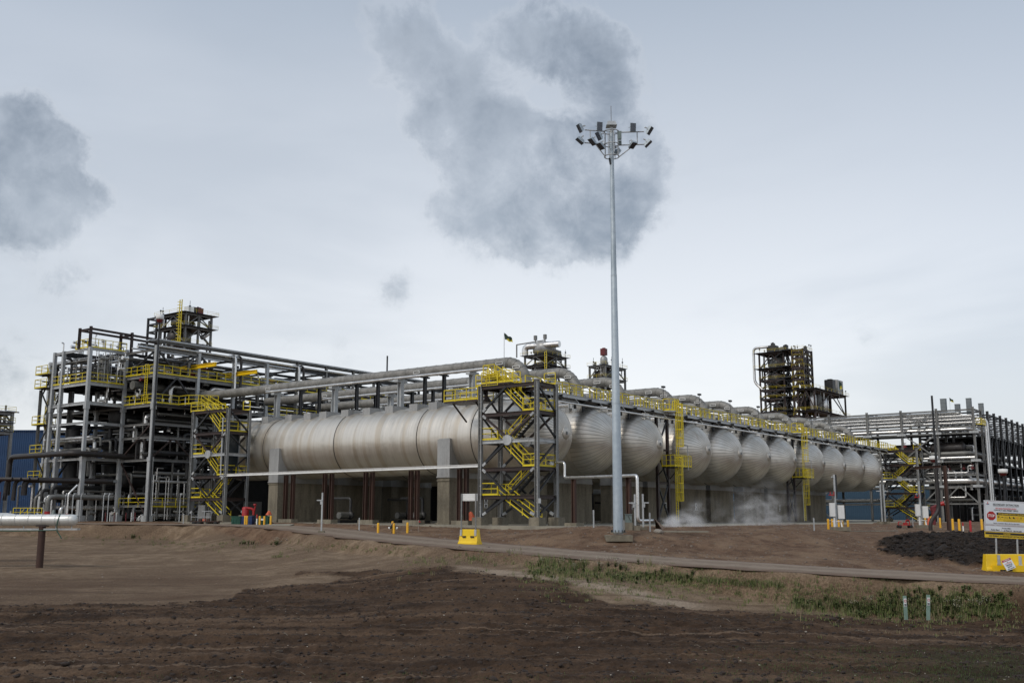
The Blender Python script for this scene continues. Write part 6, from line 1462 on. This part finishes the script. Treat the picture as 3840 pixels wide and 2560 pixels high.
b = MB(); b.box((x,0,-.40),(.7,.5,.08)); b.build('shoe', G['steel_brown'], t)
b = MB(); b.box((-3.4,-.15,-.62),(7.0,.04,.12)); b.box((-3.4,.35,-.62),(7.0,.04,.12))
for k in range(24): b.box((-.2-.29*k,.1,-.66),(.04,.5,.03))
for k in range(4): b.bar((-.4-1.1*k,.1,-.62),(-.4-1.1*k,.1,-.36),.05,.05)
b.build('cable_tray', G['galv'], t)
b = MB(); b.path([(-8,-.22,-.72),(-6,-.22,-.70),(-4,-.22,-.74),(-2,-.22,-.70),(-1.25,-.22,-.68),(-1.2,-.42,-.3),(-1.15,-.44,.0),(-1.12,-.3,.3),(-1.2,0,.42)], .035, 6); b.path([(-1.25,-.3,-.66),(-1.1,-.32,-.9),(-.95,-.3,-1.1),(-.88,-.3,-1.25)], .035, 6); tag(b.build('hose', G['hose_green'], t), 'dark green hose')
p2 = sight(40, 1944, 76.5); t2 = thing('insulated_pipe', 'second white lagged pipe just showing behind the fat one', 'pipe', tuple(p2), CAMRZ)
b = MB(); b.lathe([(.01,0),(.2,-.02),(.36,-.3),(.42,-.8),(.42,-16)], 24, (.5,0,0), 'X'); b.build('jacket', G['pipe_white'], t2)
b = MB(); b.lathe([(.2,gz(p2.x-4,p2.y)-p2.z-.3),(.2,-.3)], 12, (-6,0,0)); b.build('post', G['steel_rust'], t2)
# ------------------------------------------------------------------ yellow barriers and their signs
def barrier_mesh(L, H, Wt, Wb):
    b = MB(); prof = [(-Wb/2,0),(-Wb/2,.16),(-Wb*.36,.30),(-Wt/2-.03,H*.55),(-Wt/2,H-.03),(-Wt/2+.03,H),(Wt/2-.03,H),(Wt/2,H-.03),(Wt/2+.03,H*.55),(Wb*.36,.30),(Wb/2,.16),(Wb/2,0)]
    xs = [-L/2, -L/2+.03, L/2-.03, L/2]; vs = []
    for k, x in enumerate(xs):
        s = .965 if k in (0,3) else 1
        for (y, z) in prof:
            e = .10*(1-z/H)*(1 if x > 0 else -1)
            vs.append((x+e, y*s, z))
    n = len(prof); fs = [(i*n+j, (i+1)*n+j, (i+1)*n+(j+1)%n, i*n+(j+1)%n) for i in range(3) for j in range(n)]+[tuple(range(n)), tuple(range(4*n-1, 3*n-1, -1))]
    b.add(vs, fs, False); return b
p = sight(1762, 2042, 69.6); zb = gz(p.x,p.y)-.03
t = thing('traffic_barrier', 'yellow plastic barrier carrying the back of a sign on two posts', 'barrier', (p.x,p.y,zb), CAMRZ-rad(30))
b = barrier_mesh(1.30, 1.06, .34, .72); b.build('body', G['yellow_plastic'], t)
for x in (-.3, .33): b = MB(); b.box((x,-.255,.58),(.27,.05,.10)); b.build('fork_slot', G['black'], t)
for x in (-.56, .56):
    b = MB(); b.tube((x,-.23,.62),(x,-.05,1.12),.07,8) if False else b.box((x,-.21,.84),(.15,.08,.40)); b.build('bracket', G['galv'], t)
    b = MB(); b.box((x,-.19,2.05),(.075,.075,2.7)); b.build('post', G['steel_grey'], t)
b = MB(); 
for k in range(4): b.box((.02,-.12,2.98+.118*k),(1.24,.03,.113)); b.box((.02,-.135,2.98+.118*k+.02),(1.20,.02,.05))
b.build('board', G['white'], t)
def text(s, size, x, z, mat, parent, y=-.03, width=None, off=.003, al='CENTER', name='lettering'):
    cu = bpy.data.curves.new(name, 'FONT'); cu.body = s; cu.size = size; cu.extrude = .002; cu.offset = off; cu.align_x = al; cu.align_y = 'CENTER'; cu.materials.append(G[mat])
    o = bpy.data.objects.new(name, cu); COL.objects.link(o)
    o = to_mesh(o, name)
    if width:
        w = o.dimensions.x
        if w > 0: o.scale = (width/w, 1, 1)
    o.parent = parent; o.location = (x, y, z); o.rotation_euler = (PI/2, 0, 0); return o
u = 64.5/FPX/4.9
p = sight(3560+1065/4.9, 2128, 64.5); zb = gz(p.x,p.y)-.03
t = thing('traffic_barrier', 'yellow plastic barrier at the road edge, under the big white stop sign', 'barrier', (p.x,p.y,zb), CAMRZ)
b = barrier_mesh(2.66, 1.05, .42, .78); b.build('body', G['yellow_plastic'], t)
b = MB(); b.box((-.1,-.42,.2),(2.0,.25,.38)); b.box((1.0,-.42,.2),(.3,.25,.38)); b.build('water_base', G['yellow_plastic'], t)
for x in (-.62, -.44, -.1, 1.0): b = MB(); b.box((x,-.556,.1),(.16 if x < -.2 else .3,.02,.09)); b.build('fork_slot', G['black'], t)
zbz = zb
def Z(y): return sight(3777, 1840+y/4.9, 64.3).z-zbz     # heights on the sign face
ts = thing('warning_sign', 'big white site sign with a red stop octagon and yellow panels, on the yellow barrier', 'sign', (p.x,p.y,zbz), CAMRZ)
ts.rotation_euler = (0, rad(2.9), CAMRZ)
for x in (-.64, .66):
    b = MB(); b.box((x,.03,1.75),(.085,.06,2.6)); b.build('post', G['galv'], ts); b = MB(); b.box((x,-.25,.72),(.17,.06,.52), M=Matrix.Rotation(-.12,3,'X')); b.box((x,-.30,.42),(.24,.12,.1)); b.build('bracket', G['galv'], ts)
W = 395*u
def panel(y0, y1, m, border=True, x0=-W, x1=W, name='panel', yy=-.02, parent=ts):
    b = MB(); b.span((x0,yy-.012,Z(y1)),(x1,yy+.02,Z(y0))); o = b.build(name, G[m], parent)
    return o
main = panel(183, 632, 'sign_white'); low = panel(640, 752, 'sign_white'); cau = panel(757, 868, 'sign_yellow')
def border(y0, y1, parent, m='letter_red', ins=14):
    b = MB(); x0, x1 = -W+ins*u, W-ins*u; z0, z1 = Z(y1-ins), Z(y0+ins); y = -.034; w = .012
    b.box(((x0+x1)/2,y,z0),(x1-x0,.004,w)); b.box(((x0+x1)/2,y,z1),(x1-x0,.004,w)); b.box((x0,y,(z0+z1)/2),(w,.004,z1-z0)); b.box((x1,y,(z0+z1)/2),(w,.004,z1-z0)); b.build('border', G[m], parent)
border(183, 632, main, 'dark_red'); border(640, 752, low, 'dark_red', 8)
text('SECONDARY EXTRACTION', 48*u, 0, Z(256), 'letter_black', main, -.036, 468*u, .004)
b = MB(); b.box((0,-.036,Z(284)),(468*u,.004,.012)); b.build('underline', G['letter_black'], main)
text('NO UNAUTHORIZED ENTRY', 36*u, 0, Z(326), 'letter_red', main, -.036, 378*u, .003)
text('CONTACT AREA PERMIT OFFICE', 36*u, 0, Z(360), 'letter_black', main, -.036, 440*u, .003)
b = MB(); c0, z0 = (795-1065)*u, Z(467); r = 84*u; vs = [(c0+r*math.cos(PI/8+k*PI/4), -.034, z0+r*math.sin(PI/8+k*PI/4)) for k in range(8)]+[(c0+r*math.cos(PI/8+k*PI/4), -.040, z0+r*math.sin(PI/8+k*PI/4)) for k in range(8)]
b.add(vs, [tuple(range(8)), tuple(range(15,7,-1))]+[(k,(k+1)%8,8+(k+1)%8,8+k) for k in range(8)]); so_ = b.build('stop_octagon', G['red'], main)
text('STOP', 66*u, c0, z0, 'white', so_, -.043, 118*u, .004)
px0, px1 = (892-1065)*u, W-28*u
b = MB(); b.span((px0,-.038,Z(446)),(px1,-.033,Z(398))); hd = b.build('header', G['letter_black'], main)
text('PPE REQUIRED BEYOND THIS POINT', 30*u, (px0+px1)/2, Z(424), 'sign_yellow', hd, -.040, (px1-px0)*.88, .003)
b = MB(); b.span((px0,-.038,Z(566)),(px1,-.033,Z(446.5))); pn = b.build('ppe_panel', G['sign_yellow'], main)
b = MB(); n = 8; cw_ = (px1-px0)/n
for k in range(n):
    x = px0+cw_*(k+.5); b.box((x+cw_/2,-.040,Z(492)),(.005,.003,60*u))
    if k == 0: b.box((x,-.040,Z(478)),(34*u,.003,18*u)); b.box((x-8*u,-.040,Z(494)),(8*u,.003,20*u))
    elif k == 1: b.box((x,-.040,Z(484)),(34*u,.003,12*u))
    elif k == 2:
        P = [(x+16*u*math.cos(a), -.040, Z(484)+16*u*math.sin(a)) for a in np.linspace(0, PI, 9)]; b.path(P, .006, 4); b.box((x-16*u,-.040,Z(494)),(9*u,.003,20*u)); b.box((x+16*u,-.040,Z(494)),(9*u,.003,20*u))
    elif k == 3: b.box((x-6*u,-.040,Z(482)),(16*u,.003,34*u)); b.box((x+4*u,-.040,Z(498)),(30*u,.003,14*u))
    elif k == 4: b.box((x,-.040,Z(486)),(28*u,.003,30*u)); b.box((x+16*u,-.040,Z(494)),(12*u,.003,22*u))
    elif k >= 6: b.box((x,-.040,Z(488)),(12*u,.003,38*u)); b.box((x,-.040,Z(474)),(18*u,.003,10*u))
b.box(((px0+px1)/2,-.040,Z(524)),(px1-px0,.003,.005)); b.build('pictogram', G['letter_black'], pn)
x = px0+cw_*5.5; b = MB(); b.path([(x+17*u*math.cos(a), -.041, Z(486)+17*u*math.sin(a)) for a in np.linspace(0, 2*PI, 17)], .007, 4, False); b.bar((x-11*u,-.041,Z(475)),(x+11*u,-.041,Z(497)),.012,.004); b.build('pictogram', G['letter_red'], pn)
text('Hearing protection where signs are posted', 15*u, (px0+px1)/2, Z(546), 'letter_black', pn, -.040, 300*u, .001)
text('Visitors / Contractors Sign In with Area Supervision', 22*u, 0, Z(598), 'letter_black', main, -.036, 475*u, .002)
text('Permit Office', 32*u, 0, Z(688), 'letter_black', low, -.036, 165*u, .003)
text('Radio Band', 34*u, -205*u, Z(722), 'letter_black', low, -.036, 148*u, .003); text('1', 28*u, -88*u, Z(718), 'letter_black', low, -.036, None, .002); text('or Phone #', 34*u, 20*u, Z(728), 'letter_black', low, -.036, 138*u, .003); text('780-743-6800', 30*u, 195*u, Z(734), 'letter_black', low, -.036, 150*u, .002)
b = MB(); b.span((-W+10*u,-.037,Z(808)),(W-10*u,-.033,Z(770))); ch = b.build('header', G['letter_black'], cau); text('CAUTION', 30*u, 0, Z(791), 'sign_yellow', ch, -.040, 124*u, .003)
text('H2S PRESENT IN SECONDARY EXTRACTION', 40*u, 0, Z(838), 'letter_black', cau, -.036, 640*u, .004)
lx, lz = (735-1065)*u, Z(243)
b = MB(); b.add([(lx-.02,-.036,lz+.0),(lx+.02,-.036,lz),(lx+.045,-.036,lz+.05),(lx+.02,-.036,lz+.06),(lx,-.036,lz+.10),(lx-.02,-.036,lz+.06),(lx-.045,-.036,lz+.05)],[(0,1,2,3,4,5,6)]); b.build('emblem', G['letter_red'], main)
b = MB(); b.path([(lx+.075*math.cos(a), -.037, lz+.005+.055*math.sin(a)) for a in np.linspace(PI*1.0, PI*2, 10)], .018, 5); b.build('emblem', G['blue'], main)
# small vehicle notice leaning on the barrier
t = thing('notice_sign', 'small white vehicle entry notice with a red header leaning on the yellow barrier', 'notice', (0,0,0), CAMRZ)
q = sight(3560+1142/4.9, 1840+1436/4.9, 63.4); t.location = tuple(q); t.rotation_euler = (rad(-14), rad(-21), CAMRZ)
h = 190*u
b = MB(); b.span((-86*u,-.01,0),(86*u,.01,h)); pl = b.build('plate', G['sign_white'], t)
b = MB(); b.span((-84*u,-.014,h*.80),(84*u,-.0105,h*.985)); hd = b.build('header', G['red'], pl)
text('ATTENTION', 24*u, 0, h*.89, 'white', hd, -.017, 112*u, .002); text('No', 20*u, 0, h*.71, 'letter_black', pl, -.013, None, .002); text('UNAUTHORIZED', 20*u, 0, h*.60, 'letter_red', pl, -.013, 125*u, .002)
text('VEHICLE', 34*u, 0, h*.43, 'letter_black', pl, -.013, 118*u, .004); text('ENTRY', 34*u, 0, h*.25, 'letter_black', pl, -.013, 92*u, .004); text('PERMIT REQUIRED', 18*u, 0, h*.08, 'letter_black', pl, -.013, 130*u, .002)
# green utility markers in the weeds
for k, (sx, syb, d, lab) in enumerate(((3399, 2318, 46.2, 'pale green utility marker post in the weeds, the shorter leaning one'), (3481, 2325, 45.6, 'pale green utility marker post in the weeds, nearer the stop sign'))):
    p = sight(sx, syb, d); z = gz(p.x,p.y)-.1; t = thing('utility_marker', lab, 'marker post', (p.x,p.y,z), CAMRZ+.3, 'green utility markers in the weeds'); t.rotation_euler = (rad(2), rad(3 if k else -2), CAMRZ+.25)
    b = MB(); b.add([(-.085,0,0),(.085,0,0),(.085,.03,0),(-.085,.03,0),(-.085,0,1.22),(.085,0,1.22),(.085,.03,1.22),(-.085,.03,1.22)],[(3,2,1,0),(4,5,6,7),(0,1,5,4),(1,2,6,5),(2,3,7,6),(3,0,4,7)]); b.build('blade', G['marker_green'], t)
    b = MB(); b.box((0,-.006,.94),(.13,.006,.34)); st = b.build('sticker', G['white'], t)
    b = MB(); b.path([(.05*math.cos(a),-.012,1.0+.05*math.sin(a)) for a in np.linspace(0,2*PI,13)],.008,4,False); b.build('symbol', G['letter_red'], st)
    b = MB(); b.box((0,-.012,.86),(.10,.004,.03)); b.box((0,-.012,.81),(.10,.004,.03)); b.build('print', G['letter_black'], st)
# ------------------------------------------------------------------ steam drifting from the end of the vent line
def steam():
    a = V((vF.x+.6, vF.y, 0)); L = 40.0; ang = rad(4)
    m = bpy.data.materials.new('steam'); m.use_nodes = True; t = NT(m.node_tree); t.n.clear()
    out = t.n.new('ShaderNodeOutputMaterial'); pv = t.n.new('ShaderNodeVolumePrincipled'); t.l.new(pv.outputs[0], out.inputs['Volume'])
    pv.inputs['Color'].default_value = (.97,.965,.96,1); pv.inputs['Anisotropy'].default_value = .2
    p = t.obj(); s = t.sep(p)
    w = t.n.new('ShaderNodeTexNoise'); w.inputs['Scale'].default_value = .35; w.inputs['Detail'].default_value = 3; t.l.new(p, w.inputs['Vector'])
    pd = t.vmath('ADD', p, t.vmath('MULTIPLY', t.vmath('SUBTRACT', w.outputs['Color'], (.5,.5,.5)), (2.5,2,2)))
    n = t.noise(t.mapping(pd, (.5,.6,.8)), 1, 8, .66)
    x = s[0]
    top = t.math('ADD', .8, t.math('MULTIPLY', t.ramp(x, 0, 30, 0, 1, False), t.ramp(t.noise(t.mapping(p, (.16,0,0)), 1, 2), .3, .7, 1.2, 6.5)))       # the plume rises and thins downwind
    hz = t.ramp(t.math('DIVIDE', s[2], top), .25, 1.0, 1, 0)
    yw = t.math('ADD', .6, t.math('MULTIPLY', x, .08)); yy = t.ramp(t.math('DIVIDE', t.math('ABSOLUTE', s[1]), yw), .5, 1.2, 1, 0)
    ends = t.math('MULTIPLY', t.ramp(x, 0, .8), t.ramp(x, 22, 39, 1, 0))
    d = t.math('MULTIPLY', t.math('MULTIPLY', hz, yy), ends)
    d = t.math('MULTIPLY', d, t.ramp(n, .47, .70))
    thin = t.math('ADD', t.ramp(x, 1, 13, 2.0, .10, False), t.math('MULTIPLY', t.math('MULTIPLY', t.ramp(x, 19, 23), t.ramp(x, 25, 30, 1, 0)), .5))
    t.put(pv.inputs['Density'], t.math('MULTIPLY', d, thin))
    b = MB(); b.span((0,-4,.02),(L,4,5.2)); o = b.build('steam', m, None, (a.x,a.y,-.06)); o.rotation_euler = (0,0,ang); tag(o, 'white steam drifting along the apron from the end of the silver line', 'steam', kind='stuff')
steam()
# ------------------------------------------------------------------ clods and stones on the ploughed soil, and loose stones on the banks
def scatter(name, label, pts, sizes, mat, cat):
    base = np.array([(0,0,1),(.89,0,.45),(.28,.85,.45),(-.72,.53,.45),(-.72,-.53,.45),(.28,-.85,.45),(.72,.53,-.45),(-.28,.85,-.45),(-.89,0,-.45),(-.28,-.85,-.45),(.72,-.53,-.45),(0,0,-1)])
    fc = np.array([(0,1,2),(0,2,3),(0,3,4),(0,4,5),(0,5,1),(1,6,2),(2,7,3),(3,8,4),(4,9,5),(5,10,1),(6,7,2),(7,8,3),(8,9,4),(9,10,5),(10,6,1),(11,7,6),(11,8,7),(11,9,8),(11,10,9),(11,6,10)])
    n = len(pts); a = rng.uniform(0, 2*PI, n); sc = np.stack([rng.uniform(.7,1.4,n), rng.uniform(.6,1.1,n), rng.uniform(.4,.8,n)], -1)*sizes[:,None]
    v = base[None]*(1+rng.uniform(-.28,.28,(n,12,1)))*sc[:,None,:]
    c, s = np.cos(a)[:,None], np.sin(a)[:,None]
    x = v[...,0]*c-v[...,1]*s; y = v[...,0]*s+v[...,1]*c
    co = np.stack([x+pts[:,0:1], y+pts[:,1:2], v[...,2]+pts[:,2:3]], -1).reshape(-1,3)
    F = (fc[None]+12*np.arange(n)[:,None,None]).reshape(-1,3)
    me = bpy.data.meshes.new(name); me.vertices.add(len(co)); me.vertices.foreach_set('co', co.ravel()); me.loops.add(F.size); me.loops.foreach_set('vertex_index', F.ravel())
    me.polygons.add(len(F)); me.polygons.foreach_set('loop_start', np.arange(0, F.size, 3)); me.polygons.foreach_set('loop_total', np.full(len(F),3)); me.update()
    me.materials.append(mat); o = bpy.data.objects.new(name, me); COL.objects.link(o); tag(o, label, cat, kind='stuff'); return o
GM = GROUND.data; gv = np.empty(len(GM.vertices)*3); GM.vertices.foreach_get('co', gv); gv = gv.reshape(-1,3)
gd = gv[:,0]*FH[0]+gv[:,1]*FH[1]; gt = (gv[:,0]*RH[0]+gv[:,1]*RH[1])/gd
zc = np.empty(len(GM.vertices)*4); GM.color_attributes['zone'].data.foreach_get('color', zc); zc = zc.reshape(-1,4)
sel = np.where((np.abs(gt) < .53) & (gd > 24) & (gd < 70))[0]
def pick(w, n):
    wgt = w[sel]*gd[sel]**1.0; wgt = wgt/wgt.sum(); i = rng.choice(sel, n, p=wgt); p = gv[i].copy(); p[:,:2] += rng.normal(0,.05,(n,2)); return p
p = pick(zc[:,0], 9000); sz = np.exp(rng.normal(-3.1,.45,len(p))); scatter('soil_clods', 'crumbly dark clods strewn over the ploughed soil', p, sz, G['clod'] if 'clod' in G else simple('clod', (.020,.0135,.0105), (.05,.034,.025), .95, 0, 4), 'clods')
p = pick(zc[:,0]+.5, 900); sz = np.exp(rng.normal(-3.9,.4,len(p))); scatter('pebbles', 'pale pebbles scattered over the dirt', p, sz, G['stone'], 'pebbles')
sel = np.where((np.abs(gt) < .53) & (gd > 50) & (gd < 112))[0]
p = pick(zc[:,1]*(1-zc[:,2]), 5000); sz = np.exp(rng.normal(-2.85,.4,len(p))); scatter('gravel', 'loose brown gravel on the banks', p, sz, simple('bank_stone', (.09,.065,.05), (.22,.175,.14), .95, 0, 1.3), 'gravel')
sel = np.where((np.abs(gt) < .53) & (gd > 26) & (gd < 48) & (zc[:,0] > .5))[0]
selm = np.where((zc[:,2] > .6) & (np.abs(gt) < .53))[0]
i = rng.choice(selm, 2200); p = gv[i].copy(); p[:,:2] += rng.normal(0,.1,(2200,2)); scatter('mound_clods', 'black lumps of peat on the dark mound by the yellow barrier', p, np.exp(rng.normal(-2.3,.45,2200)), simple('peat', (.009,.007,.006), (.03,.021,.016), .95, 0, 2), 'clods')
# twigs and root bits
tw = MB()
for k in range(130):
    i = rng.choice(sel); q = V(gv[i]); a = random.uniform(0, PI); L = random.uniform(.12,.5); e = V((math.cos(a),math.sin(a),random.uniform(-.1,.25)))*L
    tw.path([q+V((0,0,.03)), q+e*.5+V((0,0,.06)), q+e+V((0,0,.02))], random.uniform(.006,.014), 4)
tag(tw.build('twigs', simple('twig', (.05,.04,.03), (.2,.17,.13), .9, 0, 5)), 'dry twigs and roots lying on the ploughed soil', 'twigs', kind='stuff')
# ------------------------------------------------------------------ weeds
simple('weed_green', (.10,.135,.035), (.17,.20,.06), .8, 0, 3); simple('weed_dark', (.04,.065,.02), (.075,.105,.03), .8, 0, 3); simple('weed_dry', (.17,.14,.075), (.27,.23,.13), .9, 0, 3); simple('seed_head', (.30,.28,.21), (.42,.39,.30), .9, 0, 5)
class Weeds:
    def __init__(s): s.v = []; s.f = []; s.m = []
    def blade(s, q, a, h, lean, w, m):
        o = len(s.v); d = V((math.cos(a),math.sin(a),0)); n = V((-d.y,d.x,0))*w
        p1 = q+d*lean*h*.35+V((0,0,h*.6)); p2 = q+d*lean*h+V((0,0,h))
        s.v += [q-n, q+n, p1+n*.8, p1-n*.8, p2]; s.f += [(o,o+1,o+2,o+3),(o+3,o+2,o+4)]; s.m += [m,m]
    def leaf(s, q, sz, m):
        o = len(s.v); a = random.uniform(0,2*PI); u_ = V((math.cos(a),math.sin(a),random.uniform(-.4,.6)))*sz; w = V((-math.sin(a),math.cos(a),random.uniform(-.3,.3)))*sz*.45
        s.v += [q, q+u_*.5+w, q+u_, q+u_*.5-w]; s.f.append((o,o+1,o+2,o+3)); s.m.append(m)
    def plant(s, q, h, kind):
        if kind == 'grass':
            for k in range(random.randint(7,14)): s.blade(q+V((random.gauss(0,.09),random.gauss(0,.09),0)), random.uniform(0,2*PI), h*random.uniform(.5,1.1), random.uniform(.1,.5), .012, random.choice((0,0,1,2)))
        elif kind == 'dim':
            for k in range(random.randint(4,9)): s.blade(q+V((random.gauss(0,.12),random.gauss(0,.12),0)), random.uniform(0,2*PI), h*random.uniform(.5,1.1), random.uniform(.1,.6), .006, 1)
        elif kind == 'dry':
            for k in range(random.randint(7,12)): s.blade(q+V((random.gauss(0,.08),random.gauss(0,.08),0)), random.uniform(0,2*PI), h*random.uniform(.5,1.1), random.uniform(.05,.4), .010, random.choice((2,2,0)))
        elif kind == 'broad':
            for k in range(random.randint(5,9)):
                a = random.uniform(0,2*PI); l = random.uniform(.1,.6); hh = h*random.uniform(.6,1)
                s.blade(q, a, hh, l, .01, 1)
                for j in range(15):
                    f = random.uniform(.15,1); s.leaf(q+V((math.cos(a)*l*hh*f**1.5, math.sin(a)*l*hh*f**1.5, hh*f)), random.uniform(.035,.085), random.choice((0,0,1)))
        else:
            s.plant(q, h*.7, 'broad')
            for k in range(5):
                a = random.uniform(0,2*PI); l = random.uniform(.1,.4); tp = q+V((math.cos(a)*l*h,math.sin(a)*l*h,h)); s.blade(q, a, h, l, .008, 2)
                for j in range(9): s.leaf(tp+V((random.gauss(0,.055),random.gauss(0,.055),random.gauss(0,.05))), .05, 3)
    def build(s, name, label, kind='stuff', cat='weeds', grp=None):
        me = bpy.data.meshes.new(name); me.from_pydata([tuple(p) for p in s.v], [], s.f); 
        for k in ('weed_green','weed_dark','weed_dry','seed_head'): me.materials.append(G[k])
        me.polygons.foreach_set('material_index', s.m); me.update(); o = bpy.data.objects.new(name, me); COL.objects.link(o); tag(o, label, cat, grp, kind); return o
def W2(sx, sy):                                            # where the line of sight meets the ground
    lo, hi = 23.5, 117.
    for _ in range(40):
        m_ = (lo+hi)/2; p = sight(sx, sy, m_)
        if p.z > gz(p.x,p.y): lo = m_
        else: hi = m_
    p = sight(sx, sy, lo); p.z = gz(p.x,p.y)-.02; return p
w = Weeds()
def patch(n, x0, x1, y0, y1, h0, h1, kinds):
    for k in range(n):
        f = random.random(); sx = x0+(x1-x0)*f; sy = y0+(y1-y0)*f+random.gauss(0, 1)*H_; q = W2(sx, sy); w.plant(q, random.uniform(h0,h1), random.choice(kinds))
H_ = 11; patch(520, 1980, 2600, 2140, 2176, .10, .34, ('grass','grass','grass','dry','dry','broad'))
H_ = 10; patch(26, 2030, 2560, 2125, 2140, .35, .6, ('seed','dry'))
H_ = 9; patch(90, 2020, 2200, 2115, 2130, .25, .5, ('dry','grass'))
H_ = 8; patch(200, 2620, 2940, 2178, 2196, .10, .28, ('grass','grass','dry'))
H_ = 14; patch(420, 3150, 3760, 2288, 2296, .10, .36, ('broad','dry','grass','grass','grass'))
H_ = 12; patch(24, 3200, 3720, 2285, 2300, .4, .6, ('seed','dry'))
H_ = 26; patch(420, 3300, 3790, 2262, 2270, .12, .42, ('broad','broad','grass','grass','grass','dry'))
H_ = 12; patch(160, 2960, 3330, 2270, 2300, .2, .5, ('grass','broad','dry','grass'))
H_ = 30; patch(420, 2000, 3700, 2190, 2250, .08, .28, ('grass','dry','dry','grass'))
H_ = 26; patch(120, 1480, 2060, 2095, 2110, .12, .35, ('grass','dry','dry'))
H_ = 12; patch(130, 560, 1500, 2035, 2060, .12, .34, ('dry','dry','grass'))
H_ = 10; patch(60, 100, 700, 2005, 2040, .12, .3, ('dry','grass'))
H_ = 34; patch(420, 1950, 2650, 2150, 2190, .06, .18, ('grass','dry','grass')); H_ = 40; patch(520, 2900, 3830, 2262, 2290, .06, .2, ('grass','dry','grass')); H_ = 30; patch(200, 2450, 3100, 2170, 2230, .06, .2, ('grass','dry'))
w.build('weeds', 'green weeds and dry grass growing in the ditch and at the foot of the banks')
w = Weeds()
for k in range(1500):
    sx = random.triangular(2500, 3900, 3700); sy = random.uniform(2420, 2575); q = sight(sx, sy, 30); 
    q = W2(sx, sy); w.plant(q, random.uniform(.04,.11), 'dim')
for k in range(220):
    sx = random.uniform(300, 2600); q = W2(sx, random.uniform(2520, 2575)); w.plant(q, random.uniform(.04,.10), 'dim')
w.build('grass', 'thin dark grass sprouting on the soil at the nearest corner', cat='grass')
for k, (sx, sy, h, kd, lab) in enumerate(((500,2018,.55,'broad','low green weed clump at the foot of the bank before the front frame'),(922,2040,.5,'broad','green weed clump at the bank foot below the bins'),(1046,2042,.55,'seed','weed clump with pale seed heads at the bank foot below the ramp'),(1043,2088,.35,'grass','flat green tuft on the sand below the ramp'),(1775,2098,.5,'grass','grass tuft below the barrier with the sign back'))):
    w = Weeds(); q = W2(sx, sy)
    for j in range(9): w.plant(q+V((random.gauss(0,.35),random.gauss(0,.35),0)), h*random.uniform(.5,1), kd)
    w.build('weed_tuft', lab, None, 'weed', 'single weed tufts')
